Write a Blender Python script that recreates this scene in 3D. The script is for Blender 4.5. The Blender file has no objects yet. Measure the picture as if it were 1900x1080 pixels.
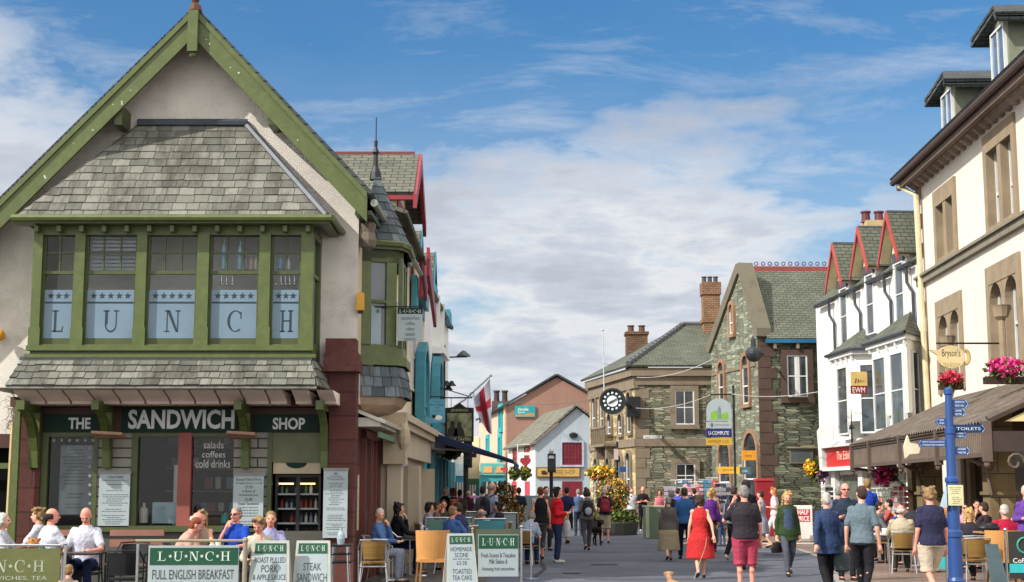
import bpy, bmesh, math, random
from math import sin, cos, tan, pi, radians as R
from mathutils import Vector as V, Matrix
random.seed(7)
sc = bpy.context.scene
col = sc.collection
# ---------------- camera, sky, sun, exposure ----------------
FPX, PITCH, CZ = 2680.0, math.atan(374/2680), 1.6
cam = bpy.data.cameras.new('camera'); co = bpy.data.objects.new('camera', cam); col.objects.link(co)
co.location = (0, 0, CZ); co.rotation_euler = (pi/2+PITCH, 0, 0)
cam.sensor_width = 36; cam.lens = FPX/1900*36; cam.clip_start = .5; cam.clip_end = 3000
sc.camera = co
SAZ, SEL = R(31), R(38)           # sun: to the left, slightly in front of the cross-street walls
sdir = V((-cos(SAZ)*cos(SEL), -sin(SAZ)*cos(SEL), sin(SEL)))
sun = bpy.data.lights.new('sun', 'SUN'); sun.energy = 4.9; sun.angle = R(.5); sun.color = (1, .955, .89)
so = bpy.data.objects.new('sun', sun); col.objects.link(so); so.rotation_euler = sdir.to_track_quat('Z', 'Y').to_euler()
sc.view_settings.view_transform = 'Standard'; sc.view_settings.look = 'None'
sc.view_settings.exposure = 0.25; sc.view_settings.gamma = 1
w = bpy.data.worlds.new('World'); sc.world = w; w.use_nodes = True
nt = w.node_tree; nt.nodes.clear()
def nd(nt, t, **k):
    n = nt.nodes.new(t)
    for a, b in k.items():
        if a in n.inputs.keys(): n.inputs[a].default_value = b
        else: setattr(n, a, b)
    return n
def math_(nt, op, a, b=None, clamp=False):
    n = nt.nodes.new('ShaderNodeMath'); n.operation = op; n.use_clamp = clamp
    for i, x in enumerate((a, b)):
        if x is None: continue
        if isinstance(x, (int, float)): n.inputs[i].default_value = x
        else: nt.links.new(x, n.inputs[i])
    return n.outputs[0]
def ramp(nt, x, stops):
    n = nt.nodes.new('ShaderNodeValToRGB'); e = n.color_ramp.elements
    while len(e) < len(stops): e.new(.5)
    for q, (p, c) in zip(e, stops):
        q.position = p; q.color = (*c, 1) if isinstance(c, tuple) else (c, c, c, 1)
    nt.links.new(x, n.inputs[0]); return n.outputs[0]
sky = nd(nt, 'ShaderNodeTexSky', sky_type='NISHITA', sun_disc=False, sun_elevation=SEL,
         sun_rotation=math.atan2(sdir.x, sdir.y), air_density=1.1, dust_density=.6, ozone_density=3.5)
hsv = nd(nt, 'ShaderNodeHueSaturation', Saturation=1.36, Value=.92); nt.links.new(sky.outputs[0], hsv.inputs['Color'])
tc = nd(nt, 'ShaderNodeTexCoord'); sep = nd(nt, 'ShaderNodeSeparateXYZ'); nt.links.new(tc.outputs['Generated'], sep.inputs[0])
X_, Y_, Z_ = sep.outputs
zc = math_(nt, 'ADD', math_(nt, 'MAXIMUM', Z_, 0), .18)
cx = nd(nt, 'ShaderNodeCombineXYZ')
nt.links.new(math_(nt, 'DIVIDE', X_, zc), cx.inputs[0]); nt.links.new(math_(nt, 'DIVIDE', Y_, zc), cx.inputs[1])
n1 = nd(nt, 'ShaderNodeTexNoise', Scale=2.6, Detail=12.0, Roughness=.6, Distortion=.15); nt.links.new(cx.outputs[0], n1.inputs['Vector'])
mp = nd(nt, 'ShaderNodeMapping'); mp.inputs['Scale'].default_value = (1.0, 2.2, 1); mp.inputs['Rotation'].default_value = (0, 0, .35)
nt.links.new(cx.outputs[0], mp.inputs[0])
n2 = nd(nt, 'ShaderNodeTexNoise', Scale=2.6, Detail=12.0, Roughness=.68, Distortion=.4); nt.links.new(mp.outputs[0], n2.inputs['Vector'])
# bodies of cloud: two banks (far left, and left of centre low) thinning upward
def blob(cxx, cz, rx, rz, k=1.0):
    a = math_(nt, 'POWER', math_(nt, 'DIVIDE', math_(nt, 'SUBTRACT', X_, cxx), rx), 2)
    b = math_(nt, 'POWER', math_(nt, 'DIVIDE', math_(nt, 'SUBTRACT', Z_, cz), rz), 2)
    s = math_(nt, 'ADD', a, b)
    return math_(nt, 'MULTIPLY', math_(nt, 'SUBTRACT', 1, s, True), k)
bl = math_(nt, 'ADD', blob(-.38, .22, .17, .20, .62), blob(.0, .10, .33, .20, .50))
bl = math_(nt, 'ADD', bl, blob(.22, .17, .3, .12, .22))
th = math_(nt, 'MULTIPLY', math_(nt, 'MULTIPLY', Z_, -1.0), 1.0)
d1 = math_(nt, 'ADD', math_(nt, 'ADD', math_(nt, 'MULTIPLY', math_(nt, 'SUBTRACT', n1.outputs[0], .5), 1.9), .5), math_(nt, 'ADD', bl, th))
m1 = ramp(nt, d1, [(.42, 0.0), (.60, .5), (.82, 1.0)])
m2 = ramp(nt, math_(nt, 'ADD', n2.outputs[0], math_(nt, 'MULTIPLY', Z_, -.55)), [(.30, 0.0), (.62, .6)])
mk = math_(nt, 'MAXIMUM', m1, m2)
hz = ramp(nt, Z_, [(0, .8), (.10, .35), (.3, 0.04)])
mk = math_(nt, 'MAXIMUM', mk, hz)
ccol = ramp(nt, math_(nt, 'ADD', n1.outputs[0], math_(nt, 'MULTIPLY', n2.outputs[0], .25)), [(.40, (5.2, 5.5, 6.0)), (.58, (5.8, 5.95, 6.2)), (.66, (4.6, 4.9, 5.5)), (.76, (3.8, 4.1, 4.7))])
back = math_(nt, 'ADD', math_(nt, 'MULTIPLY', math_(nt, 'SUBTRACT', Z_, .42), 3.0, True), math_(nt, 'MULTIPLY', math_(nt, 'SUBTRACT', .75, Y_), 2.5, True), True)  # brighter unseen cloud behind and overhead, added to fill the shaded walls
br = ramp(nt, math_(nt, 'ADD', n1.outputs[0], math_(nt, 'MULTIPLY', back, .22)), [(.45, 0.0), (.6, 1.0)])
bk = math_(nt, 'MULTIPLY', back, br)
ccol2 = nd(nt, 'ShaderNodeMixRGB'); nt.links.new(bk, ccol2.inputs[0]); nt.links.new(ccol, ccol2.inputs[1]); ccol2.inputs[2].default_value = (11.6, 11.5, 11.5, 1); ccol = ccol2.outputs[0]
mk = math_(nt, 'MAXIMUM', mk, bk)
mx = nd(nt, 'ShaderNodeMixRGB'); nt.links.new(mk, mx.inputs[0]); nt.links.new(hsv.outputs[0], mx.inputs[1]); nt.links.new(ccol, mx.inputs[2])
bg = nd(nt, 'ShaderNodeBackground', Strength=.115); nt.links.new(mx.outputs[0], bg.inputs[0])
wo = nd(nt, 'ShaderNodeOutputWorld'); nt.links.new(bg.outputs[0], wo.inputs[0])

# ---------------- helpers ----------------
def ray(px, py):
    a, b = px-950, 540-py
    return V((a, FPX*cos(PITCH)-b*sin(PITCH), FPX*sin(PITCH)+b*cos(PITCH)))
def P(px, py, Y):
    d = ray(px, py); t = Y/d.y
    return V((d.x*t, Y, CZ+d.z*t))
def G(px, Y): return P(px, 930, Y).x
def lin(c):
    if isinstance(c, str): c = tuple(int(c[i:i+2], 16)/255 for i in (0, 2, 4))
    else: return c
    return tuple(x/12.92 if x < .04045 else ((x+.055)/1.055)**2.4 for x in c)
class FR:
    """vertical frame: u along, n outward, z up"""
    def __init__(s, x, y, ang=0):
        s.O = V((x, y, 0)); s.U = V((cos(R(ang)), sin(R(ang)), 0)); s.N = V((sin(R(ang)), -cos(R(ang)), 0)); s.a = R(ang)
    def pt(s, u, n, z): return s.O+s.U*u+s.N*n+V((0, 0, z))
    def hit(s, px, py, n=0):
        d = ray(px, py); c = V((0, 0, CZ)); t = (n-(c-s.O).dot(s.N))/d.dot(s.N); p = c+d*t
        return (p-s.O).dot(s.U), p.z
    def r(s, x0, y0, x1, y1, n=0):
        a, b = s.hit(x0, (y0+y1)/2, n), s.hit(x1, (y0+y1)/2, n); xm = (x0+x1)/2
        z0, z1 = s.hit(xm, y1, n)[1], s.hit(xm, y0, n)[1]
        return min(a[0], b[0]), max(a[0], b[0]), z0, z1
W0 = FR(0, 0, 0)
def wm(o):
    return ((wm(o.parent) @ o.matrix_parent_inverse) if o.parent else Matrix()) @ o.matrix_basis
def setpar(o, p):
    if p is not None: o.parent = p; o.matrix_parent_inverse = wm(p).inverted()
class MB:
    def __init__(s, fr=W0): s.v = []; s.f = []; s.m = []; s.fr = fr; s.t = []
    def face(s, pts, mi=0, tint=None):
        b = len(s.v); s.v += [V(p) for p in pts]; s.f.append(tuple(range(b, b+len(pts)))); s.m.append(mi); s.t.append(tint if tint is not None else .5)
    def hexa(s, p, mi=0, tint=None):
        for q in ((0, 3, 2, 1), (4, 5, 6, 7), (0, 1, 5, 4), (1, 2, 6, 5), (2, 3, 7, 6), (3, 0, 4, 7)): s.face([p[i] for i in q], mi, tint)
    def box(s, u0, u1, n0, n1, z0, z1, mi=0, tint=None):
        f = s.fr.pt; n0, n1 = max(n0, n1), min(n0, n1)
        s.hexa([f(u0, n0, z0), f(u1, n0, z0), f(u1, n1, z0), f(u0, n1, z0), f(u0, n0, z1), f(u1, n0, z1), f(u1, n1, z1), f(u0, n1, z1)], mi, tint)
    def pbox(s, x0, y0, x1, y1, n0, n1, mi=0, at=None):
        """box whose outline on the plane n=at is the pixel rectangle"""
        u0, u1, z0, z1 = s.fr.r(x0, y0, x1, y1, n1 if at is None else at); s.box(u0, u1, n0, n1, z0, z1, mi)
    def prism(s, pts, n0, n1, mi=0, tint=None):
        """polygon (u,z) list extruded n0..n1 (counter-clockwise seen from outside)"""
        f = s.fr.pt; hi, lo = max(n0, n1), min(n0, n1)
        A = sum(pts[i][0]*pts[(i+1) % len(pts)][1]-pts[(i+1) % len(pts)][0]*pts[i][1] for i in range(len(pts)))
        if A < 0: pts = pts[::-1]
        s.face([f(u, hi, z) for u, z in pts], mi, tint); s.face([f(u, lo, z) for u, z in pts[::-1]], mi, tint)
        k = len(pts)
        for i in range(k):
            a, b = pts[i], pts[(i+1) % k]
            s.face([f(a[0], lo, a[1]), f(b[0], lo, b[1]), f(b[0], hi, b[1]), f(a[0], hi, a[1])], mi, tint)
    def slab(s, q, th, mi=0):
        """quad of world points given thickness along its normal"""
        q = [V(p) for p in q]; n = (q[1]-q[0]).cross(q[-1]-q[0]).normalized()*th
        k = len(q); s.face([p+n for p in q], mi); s.face([p for p in q[::-1]], mi)
        for i in range(k): a, b = q[i], q[(i+1) % k]; s.face([a, b, b+n, a+n], mi)
    def tube(s, path, r, seg=8, mi=0, cap=True):
        path = [V(p) for p in path]; rs = r if isinstance(r, (list, tuple)) else [r]*len(path); rings = []; pv = None
        for i, p in enumerate(path):
            d = (path[min(i+1, len(path)-1)]-path[max(i-1, 0)]).normalized()
            if pv is None: pv = d.orthogonal().normalized()
            a = (pv-d*pv.dot(d)); a = a.normalized() if a.length > 1e-6 else d.orthogonal().normalized(); pv = a; b = d.cross(a)
            rings.append([p+(a*cos(2*pi*k/seg)+b*sin(2*pi*k/seg))*rs[i] for k in range(seg)])
        for A, B in zip(rings, rings[1:]):
            for k in range(seg): s.face([A[k], A[(k+1) % seg], B[(k+1) % seg], B[k]], mi)
        if cap: s.face(rings[0][::-1], mi); s.face(rings[-1], mi)
    def lathe(s, c, prof, seg=12, mi=0, ax=None):
        """profile (r,h) about the axis (default z) at c"""
        c = V(c); ax = V(ax).normalized() if ax else V((0, 0, 1)); a = ax.orthogonal().normalized() if ax.z < .99 else V((1, 0, 0)); b = ax.cross(a)
        rg = [[c+ax*h+(a*cos(2*pi*k/seg)+b*sin(2*pi*k/seg))*r for k in range(seg)] for r, h in prof]
        for A, B in zip(rg, rg[1:]):
            for k in range(seg): s.face([A[k], A[(k+1) % seg], B[(k+1) % seg], B[k]], mi)
        s.face(rg[0][::-1], mi); s.face(rg[-1], mi)
    def ball(s, c, r, mi=0, nu=10, nv=6, rot=None):
        c = V(c); r = (r, r, r) if isinstance(r, (int, float)) else r
        def q(i, j):
            th, ph = pi*j/nv, 2*pi*i/nu; v = V((r[0]*sin(th)*cos(ph), r[1]*sin(th)*sin(ph), r[2]*cos(th)))
            return c+(rot @ v if rot else v)
        for j in range(nv):
            for i in range(nu):
                if j == 0: s.face([q(0, 0), q(i, 1), q(i+1, 1)], mi)
                elif j == nv-1: s.face([q(i, j), q(0, nv), q(i+1, j)], mi)
                else: s.face([q(i, j), q(i, j+1), q(i+1, j+1), q(i+1, j)], mi)
    def holed(s, u0, u1, z0, z1, n0, n1, holes, mi=0):
        us = sorted({u0, u1, *[min(max(h[i], u0), u1) for h in holes for i in (0, 1)]}); zs = sorted({z0, z1, *[min(max(h[i], z0), z1) for h in holes for i in (2, 3)]})
        for a, b in zip(us, us[1:]):
            run = None
            for c, d in zip(zs, zs[1:]):
                inside = any(h[0] <= (a+b)/2 <= h[1] and h[2] <= (c+d)/2 <= h[3] for h in holes)
                if inside:
                    if run: s.box(a, b, n0, n1, run[0], run[1], mi); run = None
                else: run = (run[0], d) if run else (c, d)
            if run: s.box(a, b, n0, n1, run[0], run[1], mi)
    def build(s, name, mats, parent=None, smooth=False, weld=False, origin=None):
        me = bpy.data.meshes.new(name); o0 = V(origin) if origin is not None else V((0, 0, 0))
        me.from_pydata([tuple(v-o0) for v in s.v], [], s.f)
        for m in (mats if isinstance(mats, (list, tuple)) else [mats]): me.materials.append(m)
        me.polygons.foreach_set('material_index', s.m)
        tv = []; uvd = []
        for f, t in zip(s.f, s.t):
            n = V((0, 0, 0)); p = [s.v[i] for i in f]
            for i in range(len(p)): a, b = p[i], p[(i+1) % len(p)]; n += V(((a.y-b.y)*(a.z+b.z), (a.z-b.z)*(a.x+b.x), (a.x-b.x)*(a.y+b.y)))
            n = n.normalized() if n.length > 1e-12 else V((0, 0, 1))
            h = V((0, 0, 1)).cross(n); h = h.normalized() if h.length > .05 else V((1, 0, 0)); up = n.cross(h)
            for q in p: uvd += [q.dot(h), q.dot(up)]; tv.append(t)
        me.uv_layers.new(name='UVMap'); me.uv_layers[0].data.foreach_set('uv', uvd)
        me.attributes.new('tint', 'FLOAT', 'CORNER'); me.attributes['tint'].data.foreach_set('value', tv)
        if weld:
            bm = bmesh.new(); bm.from_mesh(me); bmesh.ops.remove_doubles(bm, verts=bm.verts, dist=1e-4); bm.to_mesh(me); bm.free()
        if smooth: me.polygons.foreach_set('use_smooth', [True]*len(me.polygons))
        o = bpy.data.objects.new(name, me); col.objects.link(o)
        if origin is not None: o.location = o0
        setpar(o, parent)
        return o
def tag(o, label=None, cat=None, group=None, kind=None):
    if label: o['label'] = label
    if cat: o['category'] = cat
    if group: o['group'] = group
    if kind: o['kind'] = kind
    return o
def thing(name, label, cat, group=None, loc=None):
    o = bpy.data.objects.new(name, None); col.objects.link(o); o.empty_display_size = .2
    if loc: o.location = loc
    return tag(o, label, cat, group)
def dup(root, loc=None, rot=None, label=None, parent=None):
    c = root.copy(); col.objects.link(c)
    if parent: c.parent = parent
    if loc is not None: c.location = loc
    if rot is not None: c.rotation_euler = (0, 0, rot)
    if label: c['label'] = label
    for ch in root.children: dup(ch, parent=c)
    return c
# ---------------- materials ----------------
def newm(name, rough=.7, spec=.3, metal=0):
    m = bpy.data.materials.new(name); m.use_nodes = True; t = m.node_tree; b = t.nodes['Principled BSDF']
    b.inputs['Roughness'].default_value = rough; b.inputs['Specular IOR Level'].default_value = spec; b.inputs['Metallic'].default_value = metal
    return m, t, b
def bump(t, b, h, st, dist=.02):
    n = nd(t, 'ShaderNodeBump', Strength=st, Distance=dist); t.links.new(h, n.inputs['Height']); t.links.new(n.outputs[0], b.inputs['Normal'])
def coord(t, kind='Object'): return nd(t, 'ShaderNodeTexCoord').outputs[kind]
def mixc(t, f, a, b, mode='MIX'):
    n = nd(t, 'ShaderNodeMixRGB', blend_type=mode)
    for i, x in enumerate((f, a, b)):
        if hasattr(x, 'links'): t.links.new(x, n.inputs[i])
        else: n.inputs[i].default_value = x if i == 0 else (*lin(x), 1)
    return n.outputs[0]
def noise(t, vec, scale, detail=4, rough=.5):
    n = nd(t, 'ShaderNodeTexNoise', Scale=float(scale), Detail=float(detail), Roughness=rough); t.links.new(vec, n.inputs['Vector']); return n.outputs[0]
CACHE = {}
def M(c, rough=.7, bmp=0, bs=30, var=.12, vs=2.5, spec=.3, metal=0, stain=None, name=None):
    key = (c, rough, bmp, bs, var, vs, spec, metal, stain)
    if key in CACHE: return CACHE[key]
    m, t, b = newm(name or 'paint', rough, spec, metal); o = coord(t); base = lin(c)
    n = noise(t, o, vs, 6, .6)
    dk = tuple(x*(1-var*1.6) for x in base); lt = tuple(min(x*(1+var), 1) for x in base)
    cc = mixc(t, ramp(t, n, [(.3, 0.0), (.7, 1.0)]), dk, lt)
    if vs <= 1.3 and rough >= .6:
        mp = nd(t, 'ShaderNodeMapping'); mp.inputs['Scale'].default_value = (2.6, 2.6, .22); t.links.new(o, mp.inputs[0]); cc = mixc(t, ramp(t, noise(t, mp.outputs[0], 1.0, 8, .65), [(.48, 0.0), (.75, .32)]), cc, tuple(x*.62 for x in base))
    if stain: cc = mixc(t, ramp(t, noise(t, o, stain[1], 8, .7), [(.48, 0.0), (.68, stain[2])]), cc, lin(stain[0]))
    t.links.new(cc, b.inputs['Base Color'])
    if bmp: bump(t, b, noise(t, o, bs, 4, .6), bmp)
    CACHE[key] = m; return m
def brick(c1, c2, mortar, bw, bh, ms=.012, rough=.85, bmp=.6, dist=.0, tintvar=.5, off=.5, mossc=None, bias=0, mixn=.5, name='masonry'):
    m, t, b = newm(name, rough, .25); uv = coord(t, 'UV'); vec = uv
    if dist:
        nz = nd(t, 'ShaderNodeTexNoise', Scale=3.0, Detail=3.0); t.links.new(uv, nz.inputs['Vector'])
        s1 = nd(t, 'ShaderNodeVectorMath', operation='SUBTRACT'); t.links.new(nz.outputs['Color'], s1.inputs[0]); s1.inputs[1].default_value = (.5, .5, .5)
        s2 = nd(t, 'ShaderNodeVectorMath', operation='SCALE'); t.links.new(s1.outputs[0], s2.inputs[0]); s2.inputs['Scale'].default_value = dist
        s3 = nd(t, 'ShaderNodeVectorMath', operation='ADD'); t.links.new(uv, s3.inputs[0]); t.links.new(s2.outputs[0], s3.inputs[1]); vec = s3.outputs[0]
    k = nd(t, 'ShaderNodeTexBrick', offset=off); t.links.new(vec, k.inputs['Vector'])
    for a, v in (('Color1', (*lin(c1), 1)), ('Color2', (*lin(c2), 1)), ('Mortar', (*lin(mortar), 1)), ('Scale', 1.0), ('Mortar Size', ms), ('Mortar Smooth', .1), ('Brick Width', bw), ('Row Height', bh), ('Bias', float(bias))): k.inputs[a].default_value = v
    n = noise(t, uv, 9, 8, .7); n3 = noise(t, uv, .9, 4, .6)
    c = mixc(t, mixn, k.outputs['Color'], mixc(t, n, (.35, .35, .35), (1.5, 1.5, 1.45)), 'MULTIPLY')
    c = mixc(t, .5, c, mixc(t, ramp(t, n3, [(.3, 0.0), (.7, 1.0)]), (.55, .55, .52), (1.35, 1.35, 1.3)), 'MULTIPLY')
    if mossc: c = mixc(t, ramp(t, noise(t, uv, 2.2, 8, .75), [(.5, 0.0), (.66, mossc[1])]), c, lin(mossc[0]))
    t.links.new(c, b.inputs['Base Color'])
    hgt = math_(t, 'ADD', math_(t, 'MULTIPLY', k.outputs['Fac'], -1.0), math_(t, 'MULTIPLY', n, .7)); bump(t, b, hgt, bmp, .03)
    return m
def rubble(c1, c2, mortar, sx=.4, sz=.13, ms=.07, mossc=None, name='rubble', bmp=1.0):
    m, t, b = newm(name, .9, .2); uv = coord(t, 'UV'); mp = nd(t, 'ShaderNodeMapping'); mp.inputs['Scale'].default_value = (1/sx, 1/sz, 1)
    nz = nd(t, 'ShaderNodeTexNoise', Scale=2.0, Detail=2.0); t.links.new(uv, nz.inputs['Vector']); s2 = nd(t, 'ShaderNodeVectorMath', operation='MULTIPLY_ADD')
    t.links.new(nz.outputs['Color'], s2.inputs[0]); s2.inputs[1].default_value = (.12, .12, 0); t.links.new(uv, s2.inputs[2]); t.links.new(s2.outputs[0], mp.inputs[0])
    v1 = nd(t, 'ShaderNodeTexVoronoi', voronoi_dimensions='2D', distance='CHEBYCHEV', Randomness=.75); v1.inputs['Scale'].default_value = 1; t.links.new(mp.outputs[0], v1.inputs['Vector'])
    v2 = nd(t, 'ShaderNodeTexVoronoi', voronoi_dimensions='2D', feature='DISTANCE_TO_EDGE', Randomness=.75); v2.inputs['Scale'].default_value = 1; t.links.new(mp.outputs[0], v2.inputs['Vector'])
    sp = nd(t, 'ShaderNodeSeparateColor'); t.links.new(v1.outputs['Color'], sp.inputs[0]); n = noise(t, uv, 11, 8, .7)
    c = ramp(t, sp.outputs[0], [(0, tuple(x*.72 for x in lin(c2))), (.45, lin(c2)), (.75, lin(c1)), (1, tuple(x*1.3 for x in lin(c1)))])
    if mossc: c = mixc(t, ramp(t, sp.outputs[1], [(1-mossc[1], 0.0), (1-mossc[1]+.05, .85)]), c, lin(mossc[0]))
    c = mixc(t, .6, c, mixc(t, n, (.4, .4, .4), (1.6, 1.6, 1.6)), 'MULTIPLY')
    c = mixc(t, .6, c, mixc(t, ramp(t, noise(t, uv, .7, 4, .6), [(.3, 0.0), (.7, 1.0)]), (.6, .6, .58), (1.4, 1.4, 1.35)), 'MULTIPLY')
    e = ramp(t, v2.outputs['Distance'], [(ms*.5, 1.0), (ms*1.2, 0.0)]); c = mixc(t, e, c, lin(mortar)); t.links.new(c, b.inputs['Base Color'])
    bump(t, b, math_(t, 'ADD', math_(t, 'MULTIPLY', e, -1.0), math_(t, 'ADD', math_(t, 'MULTIPLY', n, .8), math_(t, 'MULTIPLY', sp.outputs[2], .8))), bmp, .05); return m
def slates(c1, c2, c3, name='slate'):
    """for modelled slates: colour by each slate's own tint, with lichen and streaks down the slope"""
    m, t, b = newm(name, .75, .35); a = nd(t, 'ShaderNodeAttribute', attribute_name='tint').outputs['Fac']; uv = coord(t, 'UV')
    c = ramp(t, a, [(0, lin(c1)), (.5, lin(c2)), (1, lin(c3))])
    c = mixc(t, .6, c, mixc(t, noise(t, uv, 14, 8, .7), (.45, .45, .45), (1.5, 1.5, 1.5)), 'MULTIPLY')
    mp = nd(t, 'ShaderNodeMapping'); mp.inputs['Scale'].default_value = (2.2, .5, 1); t.links.new(uv, mp.inputs[0])
    c = mixc(t, ramp(t, noise(t, mp.outputs[0], 1.6, 6, .65), [(.46, 0.0), (.62, .75)]), c, lin('3e3a32'))
    t.links.new(c, b.inputs['Base Color']); bump(t, b, noise(t, uv, 30, 6, .7), .5, .01); return m
def glassm(tint=(.9, .95, .95), refl=.5):
    m = bpy.data.materials.new('pane_glass'); m.use_nodes = True; t = m.node_tree; t.nodes.clear()
    tr = nd(t, 'ShaderNodeBsdfTransparent', Color=(*tint, 1)); gl = nd(t, 'ShaderNodeBsdfGlossy', Roughness=.03, Color=(1, 1, 1, 1)); fr = nd(t, 'ShaderNodeFresnel', IOR=1.5)
    mx = nd(t, 'ShaderNodeMixShader'); t.links.new(math_(t, 'MULTIPLY', fr.outputs[0], refl*1.3, True), mx.inputs[0]); t.links.new(tr.outputs[0], mx.inputs[1]); t.links.new(gl.outputs[0], mx.inputs[2])
    o = nd(t, 'ShaderNodeOutputMaterial'); t.links.new(mx.outputs[0], o.inputs[0]); return m
def darkglass(c='1c2226', name='window_glass'):
    m, t, b = newm(name, .08, .8); o = coord(t); cc = mixc(t, ramp(t, noise(t, o, 1.3, 3), [(.4, 0.0), (.65, 1.0)]), lin(c), tuple(x*2.4+.01 for x in lin(c))); t.links.new(cc, b.inputs['Base Color'])
    bump(t, b, noise(t, o, 2, 2), .03, .02); return m
GREEN = M('4c5828', .42, .15, 60, .10, 4, .45, stain=('646c40', 7, .4), name='green_paint')
GREEND = M('434c28', .45, .1, 60, .1, 4, .4, name='green_paint_dark')  # slightly darker green than the main paint
ROUGH = M('dcd6cb', .95, 1.0, 55, .05, 1.4, .15, stain=('aaa398', 1.5, .45), name='roughcast')
REDSTONE = brick('5a3430', '50302c', '3a2420', 1.3, .42, .012, .8, .25, name='red_sandstone')
SLATE = slates('585951', '6b6b61', '7b7a71')
SLATED = slates('3e4a50', '566066', '6a7478', 'blue_slate')
ROOFB = brick('6c6b60', '5c5e56', '3a3a36', .3, .16, .014, .8, .7, mossc=('55543c', .5), name='slate_courses')
ROOFG = brick('636659', '565a50', '383a34', .3, .16, .014, .8, .8, mossc=('4c4c38', .5), name='green_slate_courses')
ROOFK = brick('4a4f50', '3e4446', '222426', .3, .16, .014, .8, .6, name='dark_slate_courses')
LEAD = M('3e444c', .5, .2, 20, .2, 5, .4, name='lead_flashing')
PINK = M('dccabe', .85, .3, 30, .06, 2, name='plaster')
DGREEN = M('07261d', .6, 0, 30, .08, 3, .2, name='sign_green')
WHITE = M('c9cac6', .5, .05, 30, .05, 3, name='white_paint')
WHITER = M('e2e0d8', .6, .15, 40, .03, .8, name='white_render')
BLACK = M('16171a', .5, 0, 30, .1, 3, .4, name='black_paint')
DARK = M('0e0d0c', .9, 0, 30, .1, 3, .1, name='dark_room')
GREY = M('7d7f7e', .5, .1, 30, .08, 3, name='grey_paint')
CHROME = M('b9bbbd', .25, 0, 30, .05, 3, .5, 1.0, name='brushed_steel')
GLASS = glassm(refl=.5); GLASSD = darkglass('1d2327'); GLASSB = darkglass('30363a')
BROWNP = M('4a2f27', .5, .1, 30, .1, 3, name='brown_paint')
FROST = M('687d8c', .35, 0, 30, .06, 2, .4, name='frosted_film')
WOOD = M('9c7a52', .5, .1, 40, .15, 4, name='wood')
TAN = M('c08a50', .45, .05, 30, .06, 4, .3, name='tan_leather')
TEAL = M('38808f', .45, .1, 30, .1, 3, .4, name='turquoise_paint')
REDP = M('8e2f38', .5, .1, 30, .15, 3, .4, name='red_paint')
BLUEP = M('1c427c', .45, .03, 30, .08, 3, .5, name='blue_paint')
BOARDW = M('98a4a6', .5, 0, 30, .05, 3, .3, name='board_white')
# ---------------- lettering ----------------
def txt(s, fr, u, n, z, w=None, h=.1, mat=None, parent=None, bold=0., ext=.002, align='CENTER', name='lettering', sp=1.0, cap=True):
    """text standing on the frame, centred at (u,z), letter height h, total width w"""
    cu = bpy.data.curves.new('t', 'FONT'); cu.body = s; cu.align_x = 'CENTER'; cu.align_y = 'CENTER'; cu.offset = bold; cu.extrude = .01; cu.space_line = sp; cu.resolution_u = 3
    o = bpy.data.objects.new('t', cu); me = bpy.data.meshes.new_from_object(o); bpy.data.objects.remove(o); bpy.data.curves.remove(cu)
    if not me.vertices: return None
    xs = [v.co.x for v in me.vertices]; ys = [v.co.y for v in me.vertices]; x0, x1, y0, y1 = min(xs), max(xs), min(ys), max(ys)
    nl = s.count('\n')+1; sy = h*nl/(y1-y0) if nl == 1 else h/.7*1.0
    if nl > 1: sy = h/.72
    sx = w/(x1-x0) if w else sy*.8
    for v in me.vertices:
        p = fr.pt(u+(v.co.x-(x0+x1)/2)*sx, n+(.0 if v.co.z < 0 else ext), z+(v.co.y-(y0+y1)/2)*sy); v.co = p
    me.name = name; me.materials.clear(); me.materials.append(mat)
    ob = bpy.data.objects.new(name, me); col.objects.link(ob); setpar(ob, parent)
    return ob
def arc(cx, cy, r0x, r0y, r1x, r1y, a0, a1, k=10):
    o = [(cx+r0x*cos(a0+(a1-a0)*i/k), cy+r0y*sin(a0+(a1-a0)*i/k)) for i in range(k+1)]
    q = [(cx+r1x*cos(a0+(a1-a0)*i/k), cy+r1y*sin(a0+(a1-a0)*i/k)) for i in range(k+1)]
    return [[o[i], o[i+1], q[i+1], q[i]] for i in range(k)]
def rc(a, b, c, d): return [(a, b), (c, b), (c, d), (a, d)]
SER = {'L': [rc(.15, 0, .32, 1), rc(0, .95, .47, 1), rc(0, 0, .8, .06), [(.72, .06), (.8, .06), (.85, .28), (.82, .28)]],
 'H': [rc(.12, 0, .28, 1), rc(.72, 0, .88, 1), rc(.28, .48, .72, .54), rc(0, .95, .4, 1), rc(0, 0, .4, .05), rc(.6, .95, 1, 1), rc(.6, 0, 1, .05)],
 'N': [rc(.13, 0, .19, 1), rc(.81, 0, .87, 1), [(.13, 1), (.33, 1), (.87, 0), (.72, 0)], rc(0, .95, .3, 1), rc(0, 0, .32, .05), rc(.68, .95, 1, 1)],
 'U': [rc(.12, .35, .28, 1), rc(.8, .35, .86, 1), rc(0, .95, .4, 1), rc(.66, .95, 1, 1)]+arc(.49, .35, .37, .37, .29, .29, pi, 1.5*pi)+arc(.49, .35, .37, .37, .31, .29, 1.5*pi, 2*pi),
 'C': arc(.55, .5, .52, .5, .36, .46, .25*pi, 1.72*pi, 18)+[[(.86, .62), (.92, .62), (.92, .95), (.86, .9)]],
 '*': [[(.5+.42*cos(pi/2+2*pi*k/5), .5+.42*sin(pi/2+2*pi*k/5)), (.5+.17*cos(pi/2+2*pi*(k+.5)/5), .5+.17*sin(pi/2+2*pi*(k+.5)/5)), (.5, .5), (.5+.17*cos(pi/2+2*pi*(k-.5)/5), .5+.17*sin(pi/2+2*pi*(k-.5)/5))] for k in range(5)],
 '.': [rc(.35, .4, .65, .62)]}
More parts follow.
